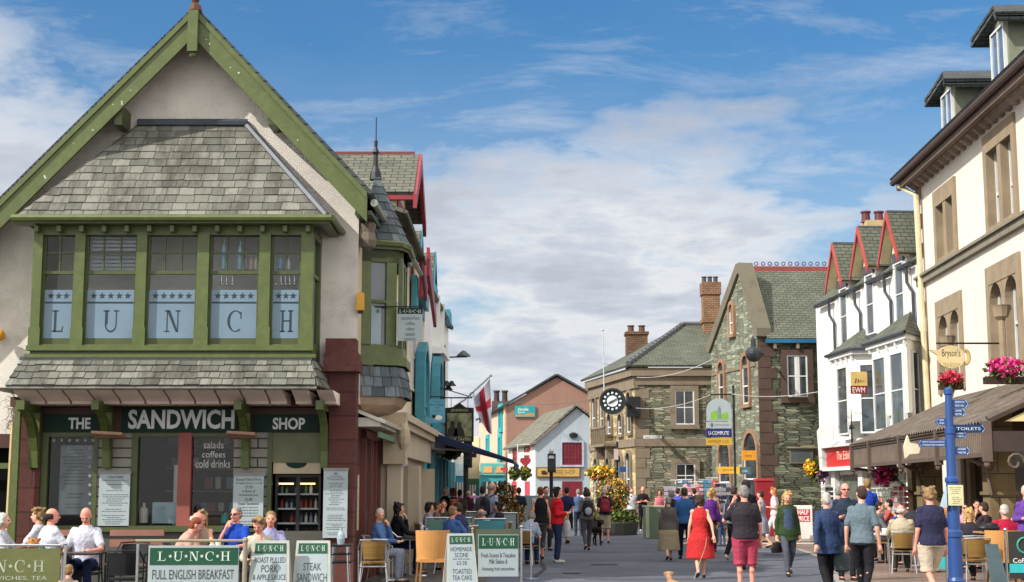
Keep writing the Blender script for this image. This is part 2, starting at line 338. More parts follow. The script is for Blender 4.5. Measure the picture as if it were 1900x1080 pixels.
def serif(mb, ch, u, z, w, h, n, mi=0):
    for p in SER[ch]: mb.prism([(u+a*w, z+b*h) for a, b in p], n, n+.003, mi)
def lunch(fr, u0, u1, z0, z1, n, mat, parent, sep='*', name='lettering'):
    mb = MB(fr); W = u1-u0; h = z1-z0; lw = W/5/1.55; st = (W-lw)/4
    for i, c in enumerate('LUNCH'):
        serif(mb, c, u0+i*st, z0, lw, h, n)
        if i < 4: g = st-lw; serif(mb, sep, u0+i*st+lw+g*.12, z0+h*.5-g*.38, g*.76, g*.76, n)
    return mb.build(name, mat, parent)
def lines(mb, fr, u0, u1, z0, z1, n, k, mi=0, seed=1):
    """rows of print too small to read"""
    rn = random.Random(seed); dz = (z1-z0)/k
    for i in range(k):
        if rn.random() < .16: continue
        wd = (u1-u0)*rn.uniform(.45, .95); c = (u0+u1)/2+rn.uniform(-.05, .05)*(u1-u0); z = z1-dz*(i+.5); a = c-wd/2
        while a < c+wd/2-.01:
            b = min(a+rn.uniform(.02, .07), c+wd/2); mb.box(a, b, n, n+.002, z-dz*.18, z+dz*.18, mi); a = b+.012
def slate_rows(mb, q, rh, sw, th=.018, seed=0, mi=0):
    """individual overlapping slates on the quad q = bottom-left, bottom-right, top-right, top-left"""
    rn = random.Random(seed); bl, br, tr, tl = [V(p) for p in q]; n = (br-bl).cross(tl-bl).normalized()
    H = ((tl-bl)-(br-bl).normalized()*((tl-bl).dot((br-bl).normalized()))).length; rows = max(1, round(H/rh)); U = (br-bl).normalized()
    for i in range(rows):
        f0, f1 = i/rows, min(1, (i+1.25)/rows)
        L0, R0, L1, R1 = bl.lerp(tl, f0), br.lerp(tr, f0), bl.lerp(tl, f1), br.lerp(tr, f1)
        a0, a1 = 0, (R0-L0).dot(U); up = (L1-L0)-U*((L1-L0).dot(U)); lx1 = (L1-L0).dot(U); rx1 = (R1-L0).dot(U)
        x = a0-rn.uniform(0, sw)
        while x < a1:
            wd = sw*rn.uniform(.75, 1.25); x0, x1 = max(x+.006, a0), min(x+wd-.004, a1)
            if x1-x0 > .02:
                t0, t1 = min(max(x0, lx1), rx1), max(min(x1, rx1), lx1)
                if t1 < t0: t1 = t0+.001
                dz = rn.uniform(-.012, .012); t = rn.uniform(0, 1)**1.2; k = th*rn.uniform(.8, 1.5)
                d = L0+up*(dz/rh*.7) if i else L0
                p0, p1, p2, p3 = d+U*x0, d+U*x1+up*rn.uniform(-.03, .03), L0+up+U*t1, L0+up+U*t0
                lo = n*(.004); hi = n*(k+.012)
                mb.hexa([p0+lo, p1+lo, p2-n*.0, p3-n*.0, p0+hi, p1+hi, p2+n*.006, p3+n*.006], mi, t)
            x += wd
# ---------------- ground ----------------
def paver(name, c1, c2, mortar, bw, bh, rough=.8, bmp=.25): return brick(c1, c2, mortar, bw, bh, .012, rough, bmp, mixn=.35, name=name)
PAVE = paver('paving', '7d6a60', '746358', '564a44', .45, .3)
PAVEL = paver('paving_terrace', '5a5450', '524c48', '3c3936', .6, .4)
m, t_, b_ = newm('asphalt', .85, .25); o_ = coord(t_)
ac = mixc(t_, ramp(t_, noise(t_, o_, .35, 6, .6), [(.35, 0.0), (.65, 1.0)]), '484b54', '5c5f68')
ac = mixc(t_, .6, ac, mixc(t_, noise(t_, o_, 60, 3, .6), (.6, .6, .6), (1.4, 1.4, 1.4)), 'MULTIPLY')
ac = mixc(t_, ramp(t_, noise(t_, o_, 1.1, 10, .8), [(.56, 0.0), (.66, .5)]), ac, lin('33363c'))
ac = mixc(t_, ramp(t_, noise(t_, o_, .5, 9, .75), [(.56, 0.0), (.6, .4)]), ac, lin('70747c'))
vo_ = nd(t_, 'ShaderNodeTexVoronoi', Scale=2.2); t_.links.new(o_, vo_.inputs['Vector']); ac = mixc(t_, ramp(t_, vo_.outputs['Distance'], [(.05, .6), (.075, 0.0)]), ac, lin('85888c'))
t_.links.new(ac, b_.inputs['Base Color']); bump(t_, b_, noise(t_, o_, 80, 3), .4, .01); ASPH = m
g = MB(); g.face([(-900, -60, -.11), (900, -60, -.11), (900, 1500, -.11), (-900, 1500, -.11)]); tag(g.build('ground', PAVEL), kind='structure')
g = MB(); g.slab([(-70, -20, -.1), (-.6, -20, -.1), (-.2, 120, -.1), (-70, 120, -.1)], .1); tag(g.build('terrace_pavement', PAVEL), kind='structure')
g = MB(); rd = [(-.6, -20), (5.4, -20), (5.7, 25.8), (7.6, 36), (8.1, 42), (6.5, 44.5), (6.2, 60), (5.2, 150), (-9, 150), (-.3, 90)]
g.face([(x, y, -.004) for x, y in rd]); tag(g.build('street', ASPH), kind='structure')
g = MB(); g.slab([(5.4, -20, -.1), (60, -20, -.1), (60, 43, -.1), (8.1, 42, -.1)], .1); g.v = []; g.f = []; g.m = []; g.t = []
pv = [(5.4, -20), (60, -20), (60, 140), (5.2, 140), (6.2, 60), (6.5, 44.5), (8.1, 42), (7.6, 36), (5.7, 25.8)]
g.face([(x, y, .004) for x, y in pv]); k = len(pv)
for i in range(k): a, b = pv[i], pv[(i+1) % k]; g.face([(a[0], a[1], -.1), (b[0], b[1], -.1), (b[0], b[1], .004), (a[0], a[1], .004)])
tag(g.build('pavement', PAVE), kind='structure')
g = MB()
for a, b in zip(pv[2:], pv[3:]):
    if a[1] > 130: continue
    d = (V((*b, 0))-V((*a, 0))).normalized(); nn = V((-d.y, d.x, 0))*.16
    g.hexa([V((*a, -.05)), V((*b, -.05)), V((*b, -.05))+nn, V((*a, -.05))+nn, V((*a, .012)), V((*b, .012)), V((*b, .012))+nn, V((*a, .012))+nn])
tag(g.build('kerb', M('8d8880', .8, .3, 40, .1, 3)), kind='structure')
g = MB(); 
for (x0, y0, x1, y1) in ((5.0, 45.6, 9.6, 47.0), (5.6, 52, 8.8, 53.2)): g.face([(x0, y0, .012), (x1, y0, .012), (x1, y1, .012), (x0, y1, .012)])
tag(g.build('sunlit_paving_band', M('a8a096', .8, .2, 30, .08, 2)), kind='structure')  # paler paving strips, with the patches of sunlight put into their colour

# ---------------- sandwich shop ----------------
F = FR(0, 26, 0)
GX = F.hit(663, 600)[0]; ax_, az_ = F.hit(362, 40)
shop = thing('sandwich_shop', 'cream gabled corner building with green bargeboards and green bay window over the sandwich shop front', 'building', loc=(GX-2.9, 26, 0))
ov = .68                                             # roof overhang
Fo = FR(0, 26-ov, 0); axo, azo = Fo.hit(361, 22)
rex, rez = Fo.hit(673, 350); lex, lez = Fo.hit(0, 377); sl = (azo-rez)/(rex-axo); sll = (azo-lez)/(axo-lex)
lex = -13; lez = azo-sll*(axo-lex)
wl = -12.6; zw = lambda u: azo-.12-(sl*(u-axo) if u > axo else sll*(axo-u))
gz = F.hit(30, 805)[1]                               # top of ground storey at the left
mb = MB(F); mb.prism([(wl, gz), (GX, gz), (GX, zw(GX)), (axo, zw(axo)), (wl, max(zw(wl), gz+.1))], 0, -.3)
mb.box(wl+.0, F.hit(33, 700)[0], 0, -.3, gz-.001, gz, 0)
mb.build('gable_wall', ROUGH, shop)
mb = MB(F); u1 = F.hit(30, 900)[0]
mb.box(wl, u1-1.6, 0, -.3, 0, gz); mb.box(u1-1.6, u1, 0, -.25, gz-.25, gz); mb.build('ground_floor_wall', BROWNP, shop)
mb = MB(F); mb.box(u1-1.6, u1, -.25, -.4, 0, gz); mb.box(u1-1.6, u1, .02, -.05, gz-.62, gz-.52, 1); mb.box(u1-.9, u1-.84, -.1, -.24, 0, gz-.62, 1); mb.build('doorway', [DARK, GREEN], shop)
# side (street) wall
FS = FR(GX, 26.0, 88.9)
mb = MB(FS); mb.box(.0, 6.6, 0, -.3, 3.2, F.hit(663, 408)[1]); mb.build('side_wall', M('c4b49a', .9, .6, 50, .06, 1.5), shop)
# roof slabs
mb = MB()
A0, A1 = V((axo, 26-ov, azo)), V((axo, 33, azo))
mb.slab([V((rex+.12, 26-ov, rez-.12*sl)), V((rex+.12, 33, rez-.12*sl)), A1, A0], .09)
mb.slab([A0, A1, V((lex, 33, lez)), V((lex, 26-ov, lez))], .09); mb.build('roof', ROOFK, shop)
mb = MB(); mb.box(axo-4, axo+2.3, 33.0, 33.2, 3, azo-3.0); mb.build('back_wall', ROUGH, shop)
def barge(name, p0, p1, wd, th, sgn):
    (u0, z0), (u1, z1) = p0, p1; mb = MB(Fo); mb.prism([(u0, z0), (u1, z1), (u1, z1-wd), (u0, z0-wd)], .0, -th)
    mb.prism([(u0, z0+.02), (u1, z1+.02), (u1, z1-.1), (u0, z0-.1)], .035, 0.001); return mb.build(name, GREEN, shop)
barge('bargeboard', (axo+.04, azo-.0), (rex+.08, rez-.08*sl), .52, .06, 1); barge('bargeboard', (axo-.04, azo-.0), (lex, lez), .50, .06, -1)
mb = MB(Fo); mb.box(axo-.09, axo+.09, .12, -.1, Fo.hit(361, 98)[1], azo+.0); mb.ball(Fo.pt(axo, .02, Fo.hit(361, 102)[1]), .07); mb.build('pendant_post', GREEN, shop)
mb = MB(); fb = Fo.pt(axo, -.05, azo-.02); mb.lathe(fb, [(.05, 0), (.13, .05), (.1, .15), (.05, .2), (.08, .27), (.03, .33), (.03, .6)], 8); mb.build('finial', M('5a3428', .7, .2), shop)
for x in (217, 503):
    u, z = Fo.hit(x, 215); mb = MB(F); mb.prism([(u-.07, z-.14), (u+.07, z-.14), (u+.07, z+.22), (u-.07, z+.22)], ov-.08, 0); mb.build('purlin_end', GREEND, shop)
mb = MB(FS); za = F.hit(663, 385)[1]
mb.tube([FS.pt(-ov+.05, .35, rez-.25), FS.pt(6.5, .35, rez-.25)], .07, 8); mb.build('gutter', M('7f8478', .5, .2), shop)
mb = MB(FS); mb.box(-ov+.1, 6.4, .3, 0, rez-.45, rez-.38); mb.build('soffit', GREEND, shop)
mb = MB(FS); mb.lathe(FS.pt(.1, .16, F.hit(664, 445)[1]), [(.02, -.2), (.14, -.12), (.16, 0), (.12, .15), (.15, .3), (.05, .38)], 9); mb.build('rainwater_head', M('6b6056', .8, .6), shop)
mb = MB(F); u, z = F.hit(668, 560); mb.box(u-.05, u+.08, .14, 0, z-.17, z+.15); mb.box(u-.03, u+.06, .1, 0, z-.22, z-.17, 1); mb.build('alarm_box', [M('d09a32', .5), BLACK], shop)
# bay window, first floor: front plane 1.1 m in front of the gable wall
BD = 1.1; B = FR(0, 26-BD, 0)
def bu(x, y=540): return B.hit(x, y)[0]
def bz(y, x=320): return B.hit(x, y)[1]
u0, u1 = bu(60), bu(580); z0, z1 = bz(650), bz(432)
bay = MB(B); bay.box(u0, u1, .03, -.12, z0-.02, bz(639)); bay.box(u0-.04, u1+.04, .09, .031, bz(651), bz(642)); bay.box(u0, u1, .02, -.12, z1-.04, bz(418))
bay.box(u0, u1, .0, -BD, bz(664), z0-.021); bay.box(u0-.08, u1+.08, .05, -.06, bz(664), bz(657))
bay.box(u0, u0+.08, -.12, -BD, z0-.02, z1+.1); bay.build('bay_frame', GREEN, shop)
POSTS = [(60, 77), (137, 156), (252, 271), (365, 387), (480, 501), (558, 581)]; WINS = [(77, 137), (156, 252), (271, 365), (387, 480), (501, 558)]
for a, b in POSTS:
    mb = MB(B); mb.box(bu(a), bu(b), .05, -.1, z0-.02, z1); mb.box(bu(a)-.02, bu(b)+.02, .065, .0501, z0-.02, bz(608)); mb.build('bay_post', GREEN, shop)
mb = MB(B)
for i in range(13):
    u = u0+.08+(u1-u0-.16)*i/12; mb.box(u-.035, u+.035, .2, .021, bz(433), bz(422))
mb.build('dentils', GREEN, shop)
for k, (a, b) in enumerate(WINS):
    ua, ub = bu(a), bu(b); fr = MB(B); zm = bz(505); n = -.05
    for (p, q, r, s_) in ((ua, ua+.04, bz(638), z1), (ub-.04, ub, bz(638), z1)): fr.box(p, q, n, n-.05, r, s_)
    fr.box(ua, ub, n+.001, n-.05, bz(639), bz(627)); fr.box(ua, ub, n+.01, n-.05, zm-.03, zm+.03); fr.box(ua, ub, n, n-.05, z1-.05, z1)
    nc = 2 if b-a < 70 else 3
    for j in range(1, nc): u = ua+(ub-ua)*j/nc; fr.box(u-.012, u+.012, n-.005, n-.04, zm, z1)
    zb = (zm+z1)/2; fr.box(ua, ub, n-.006, n-.04, zb-.012, zb+.012); w_ = fr.build('window', GREEND, shop)
    gl = MB(B); gl.face([B.pt(p, n-.03, q) for p, q in ((ua, bz(638)), (ub, bz(638)), (ub, z1), (ua, z1))]); gl.build('pane', GLASS, w_)
    fm = MB(B); fm.box(ua+.04, ub-.04, n-.012, n-.016, bz(627), bz(537)); fm.build('frosted_film', FROST, w_)
    lt = MB(B); lt.box(ua+.05, ub-.05, n-.01, n-.006, bz(562), bz(559)); lw = bu(209)-bu(180)
    if nc == 2: lw *= .85
    uc = (ua+ub)/2+.02; serif(lt, 'LUNCH'[k], uc-lw/2, bz(615), lw, bz(575)-bz(615), n-.010)
    for j in range(3 if nc == 2 else 5): uu = ua+.08+(ub-ua-.16)*(j+.5)/(3 if nc == 2 else 5); serif(lt, '*', uu-.075, bz(556), .15, .15, n-.010)
    lt.build('lettering', M('26363c', .5), w_)
# return side of the bay
FB = FR(u1, 26-BD, 90); mb = MB(FB); mb.box(0, .16, .0, -.1, z0-.02, z1+.1); mb.box(.95, BD, 0, -.1, z0-.02, z1+.1); mb.box(.16, .95, 0, -.1, z0-.02, z0+.15); mb.box(.16, .95, 0, -.1, z1-.05, z1+.1); mb.box(.16, .95, -.02, -.08, bz(505)-.03, bz(505)+.03); mb.build('bay_side', GREEN, shop)
mb = MB(FB); mb.face([FB.pt(.16, -.05, z0+.15), FB.pt(.95, -.05, z0+.15), FB.pt(.95, -.05, z1-.05), FB.pt(.16, -.05, z1-.05)]); mb.build('pane', GLASSD, shop)
# room behind the bay
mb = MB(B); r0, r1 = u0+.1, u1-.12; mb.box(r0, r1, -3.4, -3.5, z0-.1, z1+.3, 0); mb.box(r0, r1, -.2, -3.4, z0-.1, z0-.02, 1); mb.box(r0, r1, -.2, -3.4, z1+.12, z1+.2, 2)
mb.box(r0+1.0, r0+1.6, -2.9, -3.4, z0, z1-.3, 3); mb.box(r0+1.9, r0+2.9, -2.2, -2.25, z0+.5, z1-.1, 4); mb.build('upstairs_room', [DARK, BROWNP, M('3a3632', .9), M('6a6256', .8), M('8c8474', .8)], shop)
mb = MB(B); u = bu(160); 
for i in range(9): z = bz(505)+.06+i*.07; mb.box(u, bu(250), -.2, -.21, z, z+.045)
mb.build('venetian_blind', M('8f979c', .5), shop)
def bottle(name, x, yb, h, r, m, label, n=-.18, fr=None, par=None):
    fr = fr or B; u, z = fr.hit(x, yb, n); o = MB(); o.lathe(fr.pt(u, n, z), [(r, 0), (r, h*.62), (r*.8, h*.72), (r*.32, h*.82), (r*.32, h)], 10); o = o.build(name, m, None, True); return tag(o, label, 'bottle')
zs = bz(500)
mb = MB(B)
mb.box(bu(387), bu(556), -.12, -.3, bz(503)-.0, bz(503)+.02); mb.build('window_shelf', GREEND, shop)
LB = M('7ea2b0', .4); tag(bottle('cup_stack', 415, 500, .55, .045, LB, 'tall pale blue stack of cups on the window shelf, left of two'), cat='cups'); tag(bottle('cup_stack', 445, 500, .52, .045, LB, 'tall pale blue stack of cups on the window shelf, right of two'), cat='cups')
for x, c, l in ((456, '8a7f9c', 'mauve'), (466, 'a88c84', 'buff'), (475, 'b8a8a0', 'pale pink')): bottle('sauce_bottle', x, 500, .24, .035, M(c, .4), f'small {l} sauce bottle beside the blue cup stacks in the bay window')
bottle('spray_bottle', 521, 500, .25, .04, M('6c8cb8', .4), 'blue bottle on the shelf of the H window, left one'); bottle('spray_bottle', 535, 500, .21, .035, M('c8ccd0', .4), 'white labelled bottle on the shelf of the H window')
for i, x in enumerate((512, 522, 530, 538, 547, 412, 421, 432)):
    o = MB(); u, z = B.hit(x, 503, -.16); o.tube([B.pt(u, -.16, z), B.pt(u, -.16, z-.2)], .007, 5); o.ball(B.pt(u, -.16, z-.23), .03, 0, 8, 5)
    tag(o.build('ladle', CHROME), ('first', 'second', 'third', 'fourth', 'fifth')[i % 5]+' steel ladle from the left hanging in the '+('H' if i < 5 else 'C')+' window', 'ladle', 'ladles hanging in the H window' if i < 5 else 'ladles hanging in the C window')
# hipped bay roof of single slates
zt = F.hit(360, 232)[1]; ut0, ut1 = F.hit(262, 232)[0], F.hit(455, 232)[0]; Bo = FR(0, 26-BD-.28, 0)
e0, e1, ez = Bo.hit(26, 405)[0], Bo.hit(606, 403)[0], Bo.hit(320, 405)[1]
q = [Bo.pt(e0, 0, ez), Bo.pt(e1, 0, ez), F.pt(ut1, .02, zt), F.pt(ut0, .02, zt)]
mb = MB(); slate_rows(mb, q, .185, .27, .013, 3)
slate_rows(mb, [Bo.pt(e1, 0, ez), F.pt(e1+.04, 0, ez), F.pt(ut1+.05, .0, zt), F.pt(ut1, .02, zt)], .185, .26, .013, 4); mb.slab([p+V((0, 0, -.09)) for p in q], .05)
slate_rows(mb, [F.pt(e0, 0, ez), Bo.pt(e0, 0, ez), F.pt(ut0, .02, zt), F.pt(ut0-.05, .0, zt)], .185, .26, .013, 5)
mb.build('bay_roof', SLATE, shop)
mb = MB(); mb.tube([Bo.pt(e1, 0, ez+.05), F.pt(ut1, .02, zt+.03)], .06, 6); mb.tube([F.pt(ut0-.05, .06, zt+.03), F.pt(ut1+.05, .06, zt+.03)], .07, 6); mb.build('lead_hip', LEAD, shop)
mb = MB(B); mb.box(e0, e1+.05, .31, .0, bz(420), bz(414)); mb.box(e1-.12, e1+.05, 0, -BD, bz(420), bz(414)); mb.tube([B.pt(e0-.02, .34, bz(411)), B.pt(e1+.1, .34, bz(411))], .065, 8); mb.tube([B.pt(e1+.1, .34, bz(411)), B.pt(e1+.12, -BD, bz(411))], .06, 8); mb.build('bay_gutter', GREEN, shop)
# skirt roof below the bay
SK = FR(0, 26-BD-.5, 0); s0, s1, sz = SK.hit(10, 716)[0], SK.hit(588, 717)[0], SK.hit(300, 716)[1]; t0, t1, tz = bu(40, 665), bu(577, 665), bz(667)
mb = MB(); q = [SK.pt(s0, 0, sz), SK.pt(s1, 0, sz), B.pt(t1, 0, tz), B.pt(t0, 0, tz)]; slate_rows(mb, q, .16, .24, .02, 9)
xr = F.hit(614, 720, .35)[0]; slate_rows(mb, [SK.pt(s1, 0, sz), F.pt(xr, .35, sz), F.pt(xr-.14, .4, tz), B.pt(t1, 0, tz)], .16, .22, .02, 10); mb.slab([p-V((0, 0, .07)) for p in q], .04)
mb.build('skirt_roof', SLATE, shop)
mb = MB(B); mb.box(t0-.02, t1+.02, .04, -.3, tz-.02, bz(662)); mb.build('lead_flashing', LEAD, shop)
# plaster coving corbels
mb = MB(); nC = 13; H0, H1 = sz-.06, SK.hit(300, 745)[1]
for i in range(nC):
    x = 18+i*47.3; x2 = x+(43 if i not in (10, 11, 12) else 30); a, b = SK.hit(x, 730)[0], SK.hit(x2, 730)[0]; pr = []
    for k in range(6): tt = k/5*pi/2; pr.append((-.55*sin(tt)**1.3, H0-(H0-H1)*(1-cos(tt)) if 0 else H0-(H0-H1)*(k/5)))
    for (p, q) in zip(pr, pr[1:]): mb.hexa([SK.pt(a, p[0]-.12, p[1]), SK.pt(b, p[0]-.12, p[1]), SK.pt(b, -1.3, p[1]), SK.pt(a, -1.3, p[1]), SK.pt(a, q[0]-.12, q[1]), SK.pt(b, q[0]-.12, q[1]), SK.pt(b, -1.3, q[1]), SK.pt(a, -1.3, q[1])][4:]+[SK.pt(a, p[0]-.12, p[1]), SK.pt(b, p[0]-.12, p[1]), SK.pt(b, -1.3, p[1]), SK.pt(a, -1.3, p[1])])
mb.build('coving_corbels', PINK, shop)
mb = MB(F); mb.box(F.hit(35, 750)[0], F.hit(612, 750)[0], .45, -.2, F.hit(300, 757)[1], F.hit(300, 742, .4)[1]+.05); mb.build('beam', M('5c4038', .8, .2), shop)
mb = MB(F); mb.box(F.hit(30, 750)[0], F.hit(610, 750)[0], 1.2, .0, sz-.04, sz-.0); mb.build('skirt_soffit', BROWNP, shop)
# ground-floor front: plane 0.3 in front of the gable wall
GF = FR(0, 25.7, 0)
def gb(name, x0, y0, x1, y1, n0, n1, m, par=shop): mb = MB(GF); mb.pbox(x0, y0, x1, y1, n0, n1); return mb.build(name, m, par)
gzb = GF.hit(300, 770)[1]
gb('pilaster', 608, 690, 663, 1105, .14, -.3, REDSTONE); gb('pilaster', 30, 756, 80, 1105, .05, -.2, REDSTONE)
mb = MB(GF)
for i, (y0, y1, ex, n) in enumerate(((628, 655, 0, .16), (655, 668, 5, .24), (668, 690, 8, .3))): mb.pbox(604-ex*.3, y0, 660+ex, y1, n, -.3, 0, .14)
mb.build('pilaster_capital', M('5a322e', .8, .3, 30, .15, 3, stain=('6e5048', 4, .5)), shop)
gb('fascia', 80, 757, 606, 802, .0, -.1, BROWNP)
for (x0, y0, x1, y1, s, lx0, lx1, ly0, ly1) in ((83, 769, 197, 800, 'THE', 127, 168, 775, 796), (227, 756, 441, 802, 'SANDWICH', 238, 435, 760, 796), (471, 769, 592, 800, 'SHOP', 506, 566, 775, 797)):
    sg = gb('sign_board', x0, y0, x1, y1, .06, .001, DGREEN); a, b, c, d = GF.r(lx0, ly0, lx1, ly1, .06)
    txt(s, GF, (a+b)/2, .061, (c+d)/2, b-a, d-c, M('c2c6c4', .5), sg, bold=.03)
gb('stall_riser', 80, 985, 610, 1105, -.02, -.3, M('4c4c44', .7, .2)); gb('sill', 80, 975, 503, 986, .06, -.25, GREEND)
PLK = brick('8a8780', '827f78', '34332f', 3.0, .17, .014, .7, .3, name='grey_boarding')
gb('boarding', 183, 803, 247, 977, -.02, -.15, PLK); gb('boarding', 435, 803, 502, 977, -.02, -.15, PLK)
for x0, x1 in ((80, 92), (176, 184), (246, 258), (498, 506)): gb('window_frame', x0, 803, x1, 977, .0, -.15, GREEND)
for x0, x1 in ((84, 183), (250, 440)): gb('window_frame', x0, 803, x1, 811, .001, -.14, GREEND)
mb = MB(GF); mb.pbox(333, 803, 357, 977, .02, -.14); mb.build('mullion', M('8a4c42', .6, .1), shop)
# glass and room
def pane(x0, y0, x1, y1, n, m=GLASS, par=shop, fr=GF):
    a, b, c, d = fr.r(x0, y0, x1, y1, n); mb = MB(fr); mb.face([fr.pt(a, n, c), fr.pt(b, n, c), fr.pt(b, n, d), fr.pt(a, n, d)]); return mb.build('pane', m, par)
pane(92, 811, 176, 975, -.08); pane(258, 811, 333, 975, -.08); pane(357, 811, 436, 975, -.08)
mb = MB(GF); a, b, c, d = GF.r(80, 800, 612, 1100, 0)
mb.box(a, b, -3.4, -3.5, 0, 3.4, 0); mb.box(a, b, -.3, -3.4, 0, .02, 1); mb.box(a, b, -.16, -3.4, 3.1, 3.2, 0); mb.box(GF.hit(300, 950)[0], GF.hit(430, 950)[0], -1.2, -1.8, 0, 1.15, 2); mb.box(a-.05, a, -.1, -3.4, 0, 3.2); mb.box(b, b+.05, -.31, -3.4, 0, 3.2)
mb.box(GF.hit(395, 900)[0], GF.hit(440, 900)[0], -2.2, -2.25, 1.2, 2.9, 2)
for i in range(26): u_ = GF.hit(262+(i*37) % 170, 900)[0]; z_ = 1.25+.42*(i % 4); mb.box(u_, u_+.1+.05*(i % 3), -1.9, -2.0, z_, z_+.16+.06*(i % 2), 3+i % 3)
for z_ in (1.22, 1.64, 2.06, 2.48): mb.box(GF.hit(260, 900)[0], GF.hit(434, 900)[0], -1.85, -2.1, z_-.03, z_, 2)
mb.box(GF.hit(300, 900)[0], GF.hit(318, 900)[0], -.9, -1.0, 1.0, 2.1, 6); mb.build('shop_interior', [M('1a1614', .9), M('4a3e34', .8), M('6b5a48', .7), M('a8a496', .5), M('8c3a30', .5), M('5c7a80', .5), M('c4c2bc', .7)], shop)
mb = MB(GF); mb.box(*[GF.hit(x, 900)[0] for x in (106, 172)], -.12, -.13, GF.hit(130, 955)[1], GF.hit(130, 826)[1]); a, b, c, d = GF.r(112, 832, 166, 945, -.12); wp = mb.build('window_poster', M('62686c', .6), None); tag(wp, 'large grey menu poster inside the left shop window', 'poster')
mb = MB(GF); lines(mb, GF, a, b, c, d, -.119, 18, 0, 4); mb.build('print', M('3c4246', .6), wp)
mb = MB(GF); 
for i in range(6): u, z = GF.hit(100+i*14.5, 817, -.07); serif(mb, '*', u-.05, z-.05, .1, .1, -.075)
for i in range(8): u, z = GF.hit(176-1, 832+i*17, -.07); serif(mb, '*', u-.13, z-.05, .1, .1, -.075)
mb.build('star_stickers', M('8f9492', .5), shop)
for s, y0, y1, x0, x1 in (('salads', 819, 832, 378, 415), ('coffees', 837, 849, 375, 418), ('cold drinks', 853, 868, 363, 427)):
    a, b, c, d = GF.r(x0, y0, x1, y1, -.07); txt(s, GF, (a+b)/2, -.075, (c+d)/2, b-a, d-c, M('b9bab4', .5), shop)
mb = MB(GF); mb.pbox(283, 932, 329, 971, -.3, -.32); tag(mb.build('notice_board', M('8fa4ac', .5)), 'pale blue board standing low inside the middle shop window', 'board')
# items in the window
for x, c, h, l in ((266, 'b8b2a6', .35, 'white bottle with a dark top standing in the corner of the middle shop window'), (418, '3f9a92', .18, 'turquoise carton beside the right shop window'),): tag(bottle('bottle', x, 970, h, .08, M(c, .5), l, -.3, GF))
# menu boards
def menu(x0, y0, x1, y1, label, n0, heads, seed, rows=22, m=BOARDW, fr=GF, name='menu_board'):
    r = thing(name, label, 'menu board', loc=fr.pt(*[fr.r(x0, y0, x1, y1, n0)[0], n0, fr.r(x0, y0, x1, y1, n0)[2]])); mb = MB(fr); mb.pbox(x0, y0, x1, y1, n0, n0-.03); mb.build('panel', m, r)
    mb = MB(fr); a, b, c, d = fr.r(x0, y0, x1, y1, n0); mb.box(a-.01, b+.01, n0+.012, n0-.02, d-.03, d+.015); mb.build('top_rail', GREY, r)
    used = d-.06
    for s, h in heads: txt(s, fr, (a+b)/2, n0+.001, used-h*.6, min((b-a)*.86, len(s)*h*.52), h, M('3a3f44', .6), r); used -= h*1.45
    mb = MB(fr); lines(mb, fr, a+.03, b-.03, c+.04, used, n0+.001, rows, 0, seed)
    if mb.v: mb.build('print', M('5e6468', .6), r)
    return r
menu(184, 876, 241, 978, 'white menu board on the grey boarding, half in shadow, behind the bald man', .06, [("TODAY'S MENU", .045)], 2)
menu(433, 880, 489, 980, 'white menu board with large print offering pulled pork and soup', .06, [('Roast Pulled Pork', .05), ('& Apple Sauce in a roll', .04), ('£3.50', .05), ('A Bowl of', .05), ('Homemade Soup', .05), ('£3.00', .05), ('Steak Sandwich', .05)], 3, 7)
menu(600, 870, 645, 998, 'tall narrow menu board of small print fixed to the red pilaster', .2, [('MENU', .035)], 4, 34)
FA = FR(GX+.02, 25.9, 88.9); mb = MB(FA); mb.box(.1, .3, .03, 0, FA.hit(670, 982)[1], FA.hit(668, 882)[1]); tag(mb.build('menu_board', M('b8a890', .6)), 'thin cream price list fixed on the side of the red pilaster', 'menu board')
# open servery with drinks fridge
mb = MB(GF); mb.pbox(506, 803, 600, 858, -.02, -.1); mb.build('servery_panel', M('5d5f48', .6, .1), shop)
mb = MB(GF); mb.pbox(508, 858, 596, 879, -.05, -.12); u, z = GF.hit(550, 862, -.05); mb.prism([(u+.19*cos(pi*k/8), z+.03-.1*sin(pi*k/8)) for k in range(9)], -.048, -.0499, 1); mb.build('servery_header', [M('a89a80', .6), DGREEN], shop)
fg = thing('drinks_fridge', 'tall drinks fridge with lit shelves of bottles in the open doorway of the shop', 'fridge', loc=GF.pt(GF.hit(550, 950)[0], -.3, 0)); a, b, c, d = GF.r(509, 880, 594, 1090, -.15)
mb = MB(GF); mb.box(a, a+.04, -.15, -.75, 0, d); mb.box(b-.04, b, -.15, -.75, 0, d); mb.box(a, b, -.7, -.75, 0, d); mb.box(a+.04, b-.04, -.15, -.7, d-.05, d); mb.box((a+b)/2-.03, (a+b)/2+.03, -.15, -.2, 0, d-.05); mb.box(a+.04, b-.04, -.16, -.7, 0, .3); mb.build('cabinet', BLACK, fg)
for y in (917, 944, 971, 1000):
    z = GF.hit(550, y, -.3)[1]; mb = MB(GF); mb.box(a+.04, b-.04, -.22, -.68, z-.015, z+.015); mb.build('shelf', M('8c9294', .4), fg)
em, te, be = newm('fridge_lamp'); be.inputs['Emission Color'].default_value = (1, .75, .35, 1); be.inputs['Emission Strength'].default_value = 1.6
for (x0, x1) in ((509, 545), (550, 585)):
    mb = MB(GF); mb.pbox(x0+3, 896, x1, 899, -.3, -.34); mb.build('strip_lamp', em, fg)
